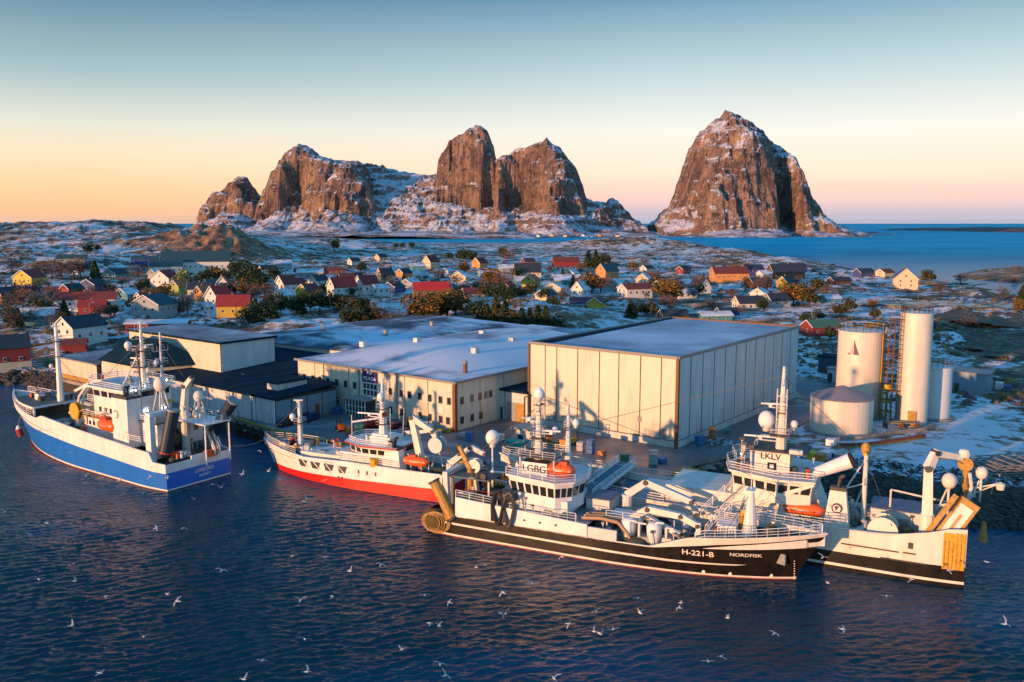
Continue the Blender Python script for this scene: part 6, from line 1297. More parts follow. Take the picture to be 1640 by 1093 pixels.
H_('little white cabin on the snow right of the cream tall house',712,440,7,8,2.8,2.2,'white','snow',ang=60,win=1,chimney=False,name='cabin',cat='cabin')
H_('pale house with snow roof left of the big near black roof',800,437,9,14,3.6,2.4,'grey','snow',ang=14,win=2)
H_('teal walled cottage directly below the big near black roof',826,456,8,12,3,2,'teal','snow',ang=14,win=1,name='cottage',cat='cottage')
H_('red walled house behind the golden bush right of the blue long house',918,460,10,13,4,3,'red','snow',ang=14,win=1)
H_('dark blue house between the peach gable house and round gabled house',938,462,8,8,3.6,2.6,'blue','dark',ang=60,win=1)
H_('grey cabin with snow roof at right of the sunlit cream cottage',1092,462,8,12,3,2.2,'grey','snow',ang=20,win=1,chimney=False,name='cabin',cat='cabin')
H_('white cottage with snowy roof left of the white steep gabled house',1082,478,8,12,3,2.2,'white','snow',ang=16,win=1,name='cottage',cat='cottage')
H_('dark blue garage in front of the long white house above the cold store',1150,506,6,10,2.4,1.4,'blue','dark',ang=10,win=0,chimney=False,name='garage',cat='garage')
H_('navy house with dark roof behind the big brown barn',1262,436,11,16,4,3,'blue','dark',ang=12,win=0)
H_('brown house with snow dusted roof right of the wide peach house',1200,462,9,14,3.6,2.6,'brown','dark',ang=14,win=1)
H_('white cottage left of the yellow lit small house on the right slope',1212,480,8,9,3,2.4,'white','snow',ang=60,win=1,name='cottage',cat='cottage')
H_('low dark cabin by the shore path right of the golden trees',1330,456,8,14,2.8,2.2,'brown','dark',ang=14,win=0,chimney=False,name='cabin',cat='cabin')
H_('pale blue shed with snow roof in the trees right of the golden trees',1318,486,6,9,2.4,1.6,'teal','snow',ang=20,win=0,chimney=False,name='shed',cat='shed')
H_('cream cottage with dark roof on the ridge above the village centre',604,418,9,11,3.4,3,'cream','dark',ang=44,win=1,name='cottage',cat='cottage')
H_('white cottage with dark roof left on the ridge above the village centre',560,424,8,10,3.2,2.8,'white','dark',ang=44,win=1,name='cottage',cat='cottage')
H_('dark red cottage high on the ridge left of the dark red barn',838,424,8,11,3.2,2.8,'red','dark',ang=20,win=1,name='cottage',cat='cottage')
H_('cream cottage with dark roof on the far left slope under the yellow house',30,478,8,9,3,2.4,'cream','dark',ang=50,win=2,name='cottage',cat='cottage')
H_('teal house with snowy roof among bare bushes above the red boathouse',34,520,8,12,3.4,2.4,'teal','snow',ang=20,win=1)
H_('white house with dark roof behind the lone spruce on the left slope',120,440,9,11,3.6,2.8,'white','dark',ang=50,win=2)
H_('red cottage with white gable left of the deep blue house',104,474,8,9,3,2.4,'red','dark',ang=60,win=1,name='cottage',cat='cottage')
H_('white cottage with bright red roof behind the grey blue house',222,488,7,8,3,2.6,'white','bright',ang=60,win=1,name='cottage',cat='cottage')
H_('white house with teal roof at the back of the left cluster',330,468,8,9,4,2.8,'white','teal',ang=40,win=2)
H_('small white annex with snowy roof right of the ochre walled house',396,498,6,7,2.8,1.8,'white','snow',ang=30,win=1,name='annex',cat='annex')
H_('grey cottage with snow roof on the white field right of the school',440,430,8,12,3,2.2,'grey','snow',ang=20,win=1,name='cottage',cat='cottage')
H_('yellow cottage with red roof at right of the white gabled house',468,462,7,8,3,2.4,'yellow','red',ang=56,win=1,name='cottage',cat='cottage')
H_('white cottage with dark roof left of the arched gable pale house',566,452,8,9,3.2,2.6,'white','dark',ang=50,win=2,name='cottage',cat='cottage')
H_('orange lit cottage with dark roof above the vivid red roof',640,446,8,9,3.2,2.8,'orange','dark',ang=50,win=1,name='cottage',cat='cottage')
H_('white house with brown roof on the road right of the vivid red roof',742,480,8,11,3.4,2.6,'white','brown',ang=20,win=2)
H_('white cottage with red roof in the trees left of the golden yellow house',808,470,7,8,3,2.6,'white','red',ang=60,win=1,name='cottage',cat='cottage')
H_('cream cottage with teal roof right of the golden yellow house',866,482,8,9,3,2.4,'cream','teal',ang=50,win=1,name='cottage',cat='cottage')
H_('white cottage with snowy roof under the dark red barn',912,444,8,9,3,2.4,'white','snow',ang=60,win=1,name='cottage',cat='cottage')
H_('white cottage with dark roof on the open slope right of the dark red barn',1030,436,8,10,3,2.6,'white','dark',ang=40,win=1,name='cottage',cat='cottage')
H_('red cottage with dark roof on the open slope left of the peach double roof',1088,440,8,10,3,2.6,'red','dark',ang=40,win=1,name='cottage',cat='cottage')
for i,(a,c,lab) in enumerate([(862,377,'tiny pale cabin on the far island shore at the left end of the row'),(884,376,'tiny cream cabin on the far island shore second from the left'),(905,377,'tiny white cabin on the far island shore third from the left'),(934,376,'tiny cabin on the far island shore fourth from the left'),(960,376,'tiny lit cabin on the far island shore fifth from the left'),(989,377,'tiny cabin on the far island shore at the right end of the row')]):
    x,y=P(a,c+2.2,5.5);t=thing('cabin',lab,'cabin',(x,y,4.5),R_(50+20*(i%3)),'cabins on the far island');b=MB();b.box((5,0,2.5),(12,9,5),HW[['white','cream','cream','white','orange','cream'][i]]);b.build('wall',t);r=MB();r.add([(-2,-5,5),(12,-5,5),(12,5,5),(-2,5,5),(-2,0,8.5),(12,0,8.5)],[(0,1,5,4),(2,3,4,5),(3,0,4),(1,2,5)],HR['dark' if i%2 else 'brown']);r.build('roof',t)
# ------------------------------------------------------------------ snowy village roads
k=NB('packed_snow_road');a_=k.noise(.3,5,.6);k.col(k.mix(k.mr(a_,.35,.65),(.30,.34,.42),(.55,.60,.70)));k.b.inputs['Roughness'].default_value=.7;ROAD=k.m
k=NB('pale_sand');a_=k.noise(.15,5,.6);k.col(k.mix(k.mr(a_,.38,.6),(.16,.15,.13),(.62,.56,.44)));k.b.inputs['Roughness'].default_value=.8;SAND=k.m
def ribbon(name,pts,w,m,lift=.25,lo=-9):
    W_=[Vector((*ground(a,c)[:2],0)) for a,c in pts];P_=[]
    for p,q in zip(W_,W_[1:]):
        n=max(2,int((q-p).length/(3 if lo<-1 else 1.5)));P_+=[p.lerp(q,i/n) for i in range(n)]
    P_.append(W_[-1]);b=MB();prev=None
    for i,p in enumerate(P_):
        d=(P_[min(i+1,len(P_)-1)]-P_[max(i-1,0)]).normalized();nr=Vector((-d.y,d.x,0));row=[]
        for s_ in(-1,-.33,.33,1):
            q=p+nr*w/2*s_*(1 if lo<-1 else .35+1.3*float(fbm(np.array([p.x/9+s_*3]),np.array([p.y/9]),4)[0]));row.append((q.x,q.y,max(h1(q.x,q.y),h1(p.x,p.y)-.3,lo)+lift))
        if prev:b.add(prev+row,[(0,1,5,4),(1,2,6,5),(2,3,7,6)],m)
        prev=row
    return tagp(b.build(name,smooth=True),kind='structure')
for pts,w in (([(60,560),(150,548),(235,538),(300,520),(290,500),(330,506),(395,512)],5),([(205,470),(240,480),(290,497)],4),([(395,470),(500,462),(640,463),(760,458),(860,468)],4),([(1185,455),(1215,452),(1245,470),(1160,476)],4),([(1362,446),(1385,462),(1440,470),(1520,468)],4.5),([(560,432),(640,440),(720,440)],4),([(1275,585),(1290,620),(1300,670)],6)):
    ribbon('road',pts,w,ROAD)
ribbon('beach',[(1380,487),(1440,488),(1500,489),(1560,491),(1640,492)],15,SAND,.35,0)
ribbon('beach',[(1478,452),(1510,455),(1550,457)],20,SAND,.35,0)
k=NB('dark_seaweed');a_=k.noise(.35,6,.7);k.col(k.mix(k.mr(a_,.4,.62),(.022,.020,.016),(.16,.13,.09)));k.b.inputs['Roughness'].default_value=.8;KELP=k.m
ribbon('tidal_flat',[(1500,503),(1560,512),(1640,518)],26,KELP,.3,0)
ribbon('tidal_flat',[(1585,530),(1605,560),(1660,575)],24,KELP,.3,0)
ribbon('tidal_flat',[(1440,478),(1520,476),(1600,474)],14,KELP,.3,0)
# ------------------------------------------------------------------ trees
def leafm(name,c,c2):
    m=bpy.data.materials.new(name);m.use_nodes=True;n=m.node_tree.nodes;l=m.node_tree.links;g=n.new('ShaderNodeNewGeometry');r=n.new('ShaderNodeMix');r.data_type='RGBA';l.new(g.outputs['Random Per Island'],r.inputs[0]);r.inputs[6].default_value=(*c,1);r.inputs[7].default_value=(*c2,1);l.new(r.outputs[2],n['Principled BSDF'].inputs[0]);n['Principled BSDF'].inputs['Roughness'].default_value=.85;return m
LM=dict(spruce=leafm('spruce_needles',(.012,.030,.014),(.045,.08,.025)),olive=leafm('olive_foliage',(.035,.045,.012),(.10,.085,.02)),golden=leafm('golden_foliage',(.09,.05,.01),(.26,.15,.03)),brown=leafm('bare_brown_twigs',(.10,.055,.04),(.24,.14,.09)),purple=leafm('dark_bare_twigs',(.06,.045,.045),(.15,.11,.10)),pale=leafm('pale_green_foliage',(.14,.19,.06),(.28,.32,.12)))
bark=mat('tree_bark',(.06,.04,.03),.9)
def treeproto(kind,shape,seed,n):
    rr=random.Random(seed);t=thing('tree','x','tree',(0,0,0));b=MB();tr=MB()
    tr.tube((0,0,-.6),(.02,.01,.75 if shape!='cone' else .95),.035,bark,r1=.012,n=6)
    for i in range(6):
        a=rr.uniform(0,6.28);z=rr.uniform(.2,.6);e=rr.uniform(.15,.32);tr.tube((0,0,z),(math.cos(a)*e,math.sin(a)*e,z+e*.7),.014,bark,r1=.005,n=4)
    lobes=[(rr.uniform(-.26,.26),rr.uniform(-.26,.26),rr.uniform(.35,.78),rr.uniform(.14,.26)) for _ in range(8)]+[(0,0,.55,.3)]
    for i in range(n):
        if shape=='cone':
            z=rr.random()**1.2;R=.27*(1-z)**.8*(1+.25*math.sin(z*40+seed));a=rr.uniform(0,6.28);q=R*rr.uniform(.35,1.05);c=Vector((math.cos(a)*q,math.sin(a)*q,.06+z*.95-.12*q));s=.045+.03*rr.random();tl=-.5
        else:
            lx,ly,lz,lr=rr.choice(lobes);v=Vector((rr.gauss(0,1),rr.gauss(0,1),rr.gauss(0,1))).normalized()*lr*rr.uniform(.5,1.05)**.7;c=Vector((lx,ly,lz))+v;c.z=max(.05,c.z);s=.03+.03*rr.random();tl=0
        d1=Vector((rr.gauss(0,1),rr.gauss(0,1),rr.gauss(0,.6)+tl)).normalized();d2=d1.cross(Vector((rr.gauss(0,1),rr.gauss(0,1),rr.gauss(0,1)))).normalized()
        if kind in('brown','purple'):
            b.add([c-d2*s*.28,c+d2*s*.28,c+d1*s*2.4],[(0,1,2)],LM[kind])
        else:b.add([c-d1*s,c+d2*s*.8,c+d1*s*1.2,c-d2*s*.8],[(0,1,2,3)],LM[kind])
    a=tr.build('trunk',t);c=b.build('crown',t);reg(t,[a,c]);return t
PR={}
for kind,shape,n in(('spruce','cone',900),('spruce','round',800),('olive','round',800),('golden','round',800),('brown','round',620),('purple','round',560),('pale','round',700),('olive','cone',800)):
    PR[(kind,shape)]=[treeproto(kind,shape,11+q,n) for q in range(2)]
used=set();TL=[]
KN={('spruce','cone'):'dark pointed spruce',('spruce','round'):'dark bushy evergreen',('olive','round'):'olive green bushy tree',('golden','round'):'golden brown bushy tree',('brown','round'):'bare reddish brown bush',('purple','round'):'bare dark twiggy bush',('pale','round'):'pale green tree',('olive','cone'):'olive green pointed conifer'}
def tree(px,py,hpx,kind,shape,zone,wide=1.0,rr=random.Random(5)):
    x,y,g=ground(px,py);d=math.hypot(x,y);h=hpx*d/1400*1.0
    TL.append((zone,kind,shape,px,x,y,g,h,wide))
T_=tree
for z_,lst in {
 'the belt behind the snowy roof':[('spruce','round',398,522,34),('spruce','cone',410,517,36),('spruce','round',424,514,30),('spruce','cone',436,510,34),('spruce','round',450,508,32),('spruce','round',468,505,30),('spruce','cone',482,503,32),('spruce','round',497,502,34),('olive','round',512,500,34),('spruce','round',528,500,30),('olive','round',543,500,30)],
 'the thicket above the snowy roof':[('spruce','round',560,524,30),('olive','round',575,524,32),('olive','cone',590,524,42),('golden','round',604,525,32),('purple','round',620,526,36),('purple','round',636,526,30),('brown','round',650,528,26),('olive','round',566,505,28),('spruce','round',580,503,26),('purple','round',598,506,26)],
 'the clump left of the navy hall':[('golden','round',668,522,46),('golden','round',682,524,40),('olive','round',694,506,36),('golden','round',716,510,44),('golden','round',730,506,38),('spruce','round',705,512,30),('golden','cone',0,0,0)],
 'the grove before the snowy knoll':[('spruce','cone',770,528,44),('spruce','cone',781,530,40),('olive','cone',795,530,52),('spruce','cone',809,532,46),('olive','round',822,533,40),('spruce','cone',835,534,38),('spruce','cone',848,534,42),('spruce','cone',861,535,48),('spruce','cone',874,536,44),('spruce','round',888,537,34),('spruce','round',765,512,30)],
 'the wood above the spruce grove':[('golden','round',790,464,34),('brown','round',806,468,36),('olive','round',780,482,30),('spruce','round',798,484,30),('spruce','round',815,486,28),('olive','round',833,482,26),('olive','round',848,478,24),('brown','round',772,466,24),('spruce','round',760,478,26)],
 'the far left hillside':[('spruce','cone',153,452,28),('purple','round',20,440,30),('purple','round',60,448,26),('brown','round',84,446,28),('purple','round',100,450,30),('brown','round',118,448,32),('purple','round',128,446,30),('purple','round',12,505,34),('brown','round',36,495,30),('purple','round',56,500,34),('olive','round',70,515,30),('spruce','round',18,525,26),('brown','round',48,522,28),('purple','round',90,530,28),('spruce','cone',104,512,28),('purple','round',30,478,26),('purple','round',58,478,26),('brown','round',86,484,22),('spruce','round',140,408,16),('spruce','round',156,405,14)],
 'the gardens round the left houses':[('spruce','round',298,452,18),('spruce','round',328,455,22),('spruce','round',345,452,22),('spruce','round',362,450,18),('olive','round',250,488,26),('brown','round',242,492,30),('brown','round',288,506,36),('brown','round',300,505,30),('pale','round',290,468,32),('golden','round',262,480,22),('spruce','round',362,476,20),('brown','round',196,462,18),('purple','round',222,446,22),('spruce','round',176,508,18),('olive','round',184,505,16),('purple','round',160,540,20),('spruce','round',110,545,16)],
 'the slope right of the school':[('spruce','round',388,450,30),('spruce','round',400,460,34),('spruce','round',412,464,34),('golden','round',392,476,28),('brown','round',408,484,30),('brown','round',424,478,26),('purple','round',430,490,24),('spruce','round',440,452,24),('spruce','round',578,438,18),('golden','round',536,405,20),('olive','round',520,470,16)],
 'the high ground at centre':[('spruce','round',738,420,22),('spruce','round',747,421,20),('spruce','round',756,422,18),('spruce','round',720,416,12),('olive','round',806,412,18),('brown','round',812,420,20),('purple','round',740,470,20),('purple','round',626,468,26),('brown','round',690,440,12),('spruce','round',645,398,9),('spruce','round',660,398,10),('spruce','round',634,399,8)],
 'the gardens right of centre':[('spruce','cone',942,430,26),('spruce','cone',954,428,28),('spruce','round',964,430,22),('golden','round',948,470,34),('brown','round',962,470,28),('brown','round',936,468,24),('golden','round',1062,484,38),('golden','round',1076,486,34),('brown','round',1070,500,30),('olive','round',1050,466,22),('spruce','cone',1010,510,30),('spruce','round',1020,508,22),('olive','round',1046,508,24),('spruce','round',1034,506,20),('brown','round',880,438,16),('brown','round',930,438,20)],
 'the slope above the cold store':[('brown','round',1122,468,26),('purple','round',1110,480,24),('brown','round',1228,468,30),('purple','round',1216,470,24),('golden','round',1270,488,36),('golden','round',1284,490,34),('olive','round',1296,492,28),('spruce','round',1222,500,22),('purple','round',1140,500,22),('brown','round',1174,480,16),('olive','round',1360,500,22),('olive','round',1346,508,20),('spruce','round',1290,520,20),('olive','round',1310,515,20),('brown','round',1325,470,16),('spruce','round',1330,545,22),('olive','round',1400,512,16)]}.items():
    for kind,shape,px,py,hp in lst:
        if hp:T_(px,py,hp,kind,shape,z_)
rs_=random.Random(44)
INF=[('the village at far left',0,215,446,530,22),('the village left of centre',215,430,440,505,14),('the village at centre',430,700,432,500,14),('the village right of centre',700,960,426,500,18),('the village at right',960,1300,430,512,20),('the rough ground at far right',1300,1640,455,535,16)]
for zn,x0,x1,y0,y1,n in INF:
    for i in range(n):
        px,py=rs_.uniform(x0,x1),rs_.uniform(y0,y1);k_,sh=rs_.choice([('purple','round'),('brown','round'),('spruce','round'),('olive','round'),('purple','round'),('spruce','cone'),('golden','round')])
        T_(px,py,rs_.uniform(9,20)*(1+.4*(py-440)/80),k_,sh,zn)
cnt={}
for q in TL:cnt.setdefault((q[0],q[1],q[2]),[]).append(q)
ORD=['first','second','third','fourth','fifth','sixth','seventh','eighth','ninth','tenth','eleventh','twelfth','thirteenth','fourteenth','fifteenth']
rr=random.Random(9)
for key,lst in cnt.items():
    lst.sort(key=lambda q:q[3]);zone,kind,shape=key
    for i,q in enumerate(lst):
        pr=PR[(kind,shape)];p=pr[i%2];src=p
        if p.name in used:p=copy_tree(p)
        else:used.add(p.name)
        _,_,_,px,x,y,g,h,wd=q;p.location=(x,y,g-.2);s_=h*rr.uniform(.92,1.08);wy=rr.uniform(.95,1.3)*(1.25 if shape=='round' else 1.0);p.scale=(s_*wy,s_*wy,s_);p.rotation_euler=(0,0,rr.uniform(0,6.28))
        p['label']=(KN[(kind,shape)]+(', only one' if len(lst)==1 else ', %s from left'%ORD[i])+' in '+zone) ;p['category']='tree';p['group']='trees and bushes of the village'
for v in PR.values():
    for p in v:
        if p.name not in used:
            for c in KIDS[p.name]:bpy.data.objects.remove(c)
            bpy.data.objects.remove(p)
# ------------------------------------------------------------------ scrub on the slopes (low heather and juniper)
def scrub():
    rs=np.random.RandomState(4);V=[];Fc=[];M=[]
    b=MB();n=0;tries=0
    xs=rs.uniform(-330,330,26000);ys=np.exp(rs.uniform(math.log(185),math.log(800),26000));xs=xs*ys/420
    g=HT(xs,ys);dens=fbm(xs/40,ys/60,4);ok=(g>2.6)&(dens>.5)&(~inpoly(xs,ys,QUAY))&(segdist(xs,ys,MAIN)>6)
    for x,y,z in zip(xs[ok][:5000],ys[ok][:5000],g[ok][:5000]):
        s=rs.uniform(.4,1.3)*(1+y/700);a=rs.uniform(0,6.28);w=rs.uniform(.6,1.5)*s;h=.55*s
        pts=[(x+w*math.cos(a+i*1.57),y+w*math.sin(a+i*1.57),z-.1) for i in range(4)]+[(x+rs.uniform(-.2,.2),y,z+h)]
        b.add(pts,[(0,1,4),(1,2,4),(2,3,4),(3,0,4)],LM[['purple','brown','olive','golden'][rs.randint(4)]])
    tagp(b.build('heather_scrub'),'low dark heather and juniper scrub scattered over the snowy slopes','scrub',kind='stuff')
scrub()
# ------------------------------------------------------------------ rip-rap and shore rocks
def rocks():
    rs=np.random.RandomState(8);k=NB('shore_rock');a_=k.noise(.5,6,.7);c_=k.noise(.1,3);k.col(k.mix(k.mr(c_,.45,.65,0,.55),k.mix(k.mr(a_,.35,.65),(.012,.013,.016),(.075,.065,.06)),(.10,.085,.05)));k.b.inputs['Roughness'].default_value=.85;rm=k.m
    k=NB('snowy_rock');a_=k.noise(.9,4,.6);nz=k.geo('Normal')['Z'];k.col(k.mix(k.math('MULTIPLY',k.mr(nz,.45,.8),k.mr(a_,.42,.55)),(.05,.045,.045),(.6,.63,.72)));rm2=k.m
    b=MB()
    def rock(x,y,z,s,m):
        c=np.array([x,y,z]);v=[]
        for i in range(3):
            for j in range(6):
                th=(i+.5)/3*math.pi;ph=j/6*2*math.pi+i*.5;r=s*rs.uniform(.7,1.15);v.append((x+r*math.sin(th)*math.cos(ph)*1.2,y+r*math.sin(th)*math.sin(ph),z+r*math.cos(th)*.8))
        v+=[(x,y,z+s*.75),(x,y,z-s*.75)];fs=[]
        for i in range(2):
            for j in range(6):fs.append((i*6+j,(i+1)*6+j,(i+1)*6+(j+1)%6,i*6+(j+1)%6))
        fs+=[(18,j,(j+1)%6) for j in range(6)]+[(19,12+(j+1)%6,12+j) for j in range(6)];b.add(v,fs,m)
    shore=[(27,138),(36,136),(46,129),(62,119),(84,117),(120,116),(170,117)]
    for (x0,y0),(x1,y1) in zip(shore,shore[1:]):
        L_=math.hypot(x1-x0,y1-y0);d=((x1-x0)/L_,(y1-y0)/L_);nn=(-d[1],d[0])
        for i in range(int(L_*34)):
            q=rs.uniform(0,1);w=rs.uniform(-2.5,17);x=x0+(x1-x0)*q+nn[0]*w;y=y0+(y1-y0)*q+nn[1]*w;z=min(3.0,max(-.4,(w+1)*.175))
            rock(x,y,z+rs.uniform(-.3,.2),rs.uniform(.45,1.15)*(1.0 if w<12 else .7),rm if w<10.5 else rm2)
    left=[(-220,245),(-180,232),(-125,224),(-113,220)]
    for (x0,y0),(x1,y1) in zip(left,left[1:]):
        for i in range(420):
            q=rs.uniform();w=rs.uniform(-1,8);x=x0+(x1-x0)*q;y=y0+(y1-y0)*q+w;rock(x,y,min(2.8,.3+w*.4),rs.uniform(.4,1.2),rm if w<5 else rm2)
    tagp(b.build('shore_rocks'),'dark tumbled boulders banked along the shore beside the quay and ships','rocks',kind='stuff')
rocks()
# ------------------------------------------------------------------ cars, crates and clutter on the quay
def car(label,px,py,m,rz,van=False,grp='cars parked on the quay'):
    x,y=at(px,py);t=thing('parked_van' if van else 'parked_car',label,'van' if van else 'car',(x,y,ZQ+.004),rz,grp);L_,Wd,hh=(5.2,2.0,2.1) if van else (4.4,1.8,1.45)
    b=MB();pr=[(-L_/2,.35),(-L_/2,.85),(-L_/2+.9,1.0),(-L_/2+1.5 if not van else -L_/2+1.3,hh),(L_/2-.7 if not van else L_/2-.1,hh),(L_/2,1.0),(L_/2,.35)]
    n=len(pr);V=[(p[0],-Wd/2*(1 if p[1]<1.1 else .84),p[1]) for p in pr]+[(p[0],Wd/2*(1 if p[1]<1.1 else .84),p[1]) for p in pr]
    b.add(V,[tuple(range(n)),tuple(range(2*n-1,n-1,-1))]+[(i,n+i,n+(i+1)%n,(i+1)%n) for i in range(n)],m);b.build('body',t)
    g=MB();g.box((.15,0,1.2),(L_*.42,Wd*.93,.42),glassw);g.build('windows',t)
    for sx_ in(-1,1):
        for sy in(-1,1):
            w=MB();w.lathe((sx_*L_*.31,sy*Wd*.47,.34),[(0,-.11),(.34,-.11),(.34,.11),(0,.11)],rubber,n=14,axis='Y');w.build('wheel',t)
    for sy in(-1,1):
        w=MB();w.box((-L_/2-.01,sy*Wd*.36,.72),(.06,.3,.16),textw);w.build('headlight',t)
cd1=mat('car_dark',(.02,.022,.03),.25);cd2=mat('car_maroon',(.16,.015,.02),.25);cd3=mat('car_silver',(.35,.36,.38),.3,metal=.4);cd4=mat('car_red',(.42,.02,.02),.3);cd5=mat('car_navy',(.02,.04,.10),.25);cd6=mat('car_white',(.6,.6,.6),.3)
car('dark car parked leftmost beside the blue grey wall of the processing hall',458,682,cd1,1.1);car('maroon car second from left beside the blue grey wall',467,680,cd2,1.1);car('silver car third from left beside the blue grey wall',476,677,cd3,1.1);car('black car fourth from left beside the blue grey wall',485,675,cd1,1.1);car('navy car rightmost beside the blue grey wall',496,674,cd5,1.1)
car('red van standing in front of the factory entrance porch',600,684,cd4,.6,True);car('dark red car right of the red van before the factory',628,690,cd2,.9);car('navy car in front of the factory near the red ship mast',643,700,cd5,1.0);car('black van before the lower factory windows',655,687,cd1,.9,True);car('white car parked against the factory wall near its corner',676,690,cd6,.9)
crm=[mat('crate_orange',(.5,.2,.05),.6),mat('crate_yellow',(.6,.42,.03),.6),white,steel,mat('crate_blue',(.03,.1,.3),.6),mat('crate_green',(.04,.2,.12),.6)]
def crate(label,px,py,m,s=(1.6,1.2,1.1),rz=.9,z=ZQ,name='storage_crate',cat='crate',grp='crates around the plant'):
    x,y=P(px,py,z);t=thing(name,label,cat,(x,y,z),rz,grp);b=MB();b.box((0,0,s[2]/2+.1),(s[0],s[1],s[2]),m);b.build('crate_body',t);c=MB();c.box((0,0,s[2]+.14),(s[0]+.1,s[1]+.1,.1),m);c.build('lid',t);f=MB()
    for q in(-1,1):f.box((q*s[0]*.38,0,.06),(.15,s[1],.12),timber)
    f.build('skid',t)
for args in [('orange crate on the quay end behind the grey crane',1098,778,crm[0],(3.4,2.6,2.2)),('green crate at the foot of the quay end',1078,782,crm[5],(2,1.6,1.3)),('yellow crate leftmost in the yard behind the grey ship',1300,738,crm[1],(1.8,1.4,1.3)),('white crate second in the yard behind the grey ship',1322,736,crm[2],(1.8,1.4,1.2)),('orange crate third in the yard behind the grey ship',1313,741,crm[0],(1.6,1.3,1.2)),('steel crate in the snow right of the row behind the grey ship',1344,739,crm[3],(1.8,1.2,1.1)),('white bag crate in front of the squat tank',1331,714,crm[2],(1.6,1.4,1.0)),
 ('yellow crate leftmost beside the pump shed',1568,622,crm[1],(1.7,1.4,1.5)),('yellow crate second beside the pump shed',1582,622,crm[1],(1.7,1.4,1.5)),('white crate third beside the pump shed',1600,624,crm[2],(1.9,1.4,1.5)),('blue crate at right end of the row by the pump shed',1613,627,crm[4],(1.6,1.3,1.2)),
 ('blue crate against the right end of the blue grey wall',540,663,crm[4],(1.4,1.2,1.1)),('grey crate on the quay between kiosk and cold store',872,708,crm[3],(1.6,1.3,1.2)),('orange crate beside the cold store wall',905,716,crm[0],(1.6,1.3,1.2)),('white crate on the quay left of the kiosk',800,706,crm[2],(1.4,1.2,1.0))]:
    crate(args[0],args[1],args[2],args[3],args[4])

def fish_tubs():
    rs=random.Random(17);mats_=[mat('tub_grey',(.42,.43,.44),.6,noise=.2),mat('tub_blue',(.05,.16,.38),.6,noise=.2),mat('tub_orange',(.5,.18,.05),.6,noise=.2),mat('tub_green',(.05,.22,.15),.6,noise=.2)]
    nm=['grey','blue','orange','green']
    spots=[(742,700,'behind the red ship crane'),(752,706,'behind the red ship crane'),(880,712,'beside the cold store plinth'),(893,714,'beside the cold store plinth'),(930,722,'on the open quay before the cold store'),(946,726,'on the open quay before the cold store'),(964,729,'on the open quay before the cold store'),(1000,742,'near the gangway end'),(1046,744,'on the quay corner'),(1060,741,'on the quay corner'),(560,696,'near the yellow quay kerb'),(575,700,'near the yellow quay kerb'),(700,697,'at the factory corner'),(1120,712,'right of the cold store corner'),(1140,704,'right of the cold store corner'),(1165,694,'right of the cold store corner')]
    for i,(px,py,w) in enumerate(spots):
        c=i%4;n=1+i%3;x,y=P(px,py,ZQ);lab='%s fish tub stack %s, %s high, %s'%(nm[c],w,['one','two','three'][n-1],['left','middle','right'][sum(1 for q in spots[:i] if q[2]==w)])
        t=thing('fish_tub_stack',lab,'tubs',(x,y,ZQ),rs.uniform(0,1.5),'fish tubs standing on the quay')
        for k_ in range(n):
            b=MB();z=.05+.78*k_;b.add([(-.62,-.5,z),(.62,-.5,z),(.62,.5,z),(-.62,.5,z),(-.7,-.58,z+.72),(.7,-.58,z+.72),(.7,.58,z+.72),(-.7,.58,z+.72)],[(3,2,1,0),(0,1,5,4),(1,2,6,5),(2,3,7,6),(3,0,4,7),(4,5,6,7)],mats_[c]);b.build('tub',t)
    for lab,px,py,rz in (('yellow forklift on the open quay in front of the cold store',915,712,.4),('orange forklift between the factory entrance and quay kerb',545,690,2.0)):
        x,y=P(px,py,ZQ);t=thing('forklift',lab,'forklift',(x,y,ZQ),rz,'forklifts on the quay');m=yellow if 'yellow' in lab else orange
        b=MB();b.box((0,0,.75),(2.0,1.2,.8),m);b.box((-.8,0,1.0),(.6,1.2,.9),m);b.build('body',t);b=MB()
        for a in(-.5,.6):
            for q in(-.5,.5):b.tube((a,q,1.1),(a,q,2.2),.05,dsteel,n=4)
        b.box((.05,0,2.22),(1.3,1.2,.08),dsteel);b.build('cab_guard',t);b=MB()
        for q in(-.35,.35):b.box((1.2,q,1.5),(.12,.12,3.0),dsteel)
        b.box((1.2,0,2.9),(.12,.8,.1),dsteel);b.build('mast',t)
        for q in(-.3,.3):b=MB();b.box((1.85,q,.25),(1.2,.14,.06),steel);b.build('fork',t)
        for a in(-.7,.7):
            for q in(-.6,.6):b=MB();b.lathe((a,q,.33),[(0,-.12),(.33,-.12),(.33,.12),(0,.12)],rubber,n=12,axis='Y');b.build('wheel',t)
fish_tubs()
def mooring(label,p,q,sag=1.0):
    p,q=Vector(p),Vector(q);t=thing('mooring_line',label,'rope',tuple(p),0,'mooring lines');b=MB();n=10;pts=[]
    for i in range(n+1):
        a=i/n;c=(q-p)*a;c.z-=sag*4*a*(1-a);pts.append(tuple(c))
    b.path(pts,.06,hose,n=4);b.build('rope',t)
mooring('rope from the red ship bow down to the quay kerb',(-43.5,147.5,4.6),(-37.5,156.8,3.4),.6)
mooring('rope from the blue ship stern across to the timber quay',(-46.6,142.6,5.0),(-44.0,160.4,3.4),1.0)
mooring('second rope from the blue ship stern to the quay further left',(-47.2,143.2,4.6),(-58,173.0,3.4),1.4)
mooring('rope from the grey ship bow rail to the quay corner',(0.2,130.0,7.2),(12.0,133.2,3.4),.5)
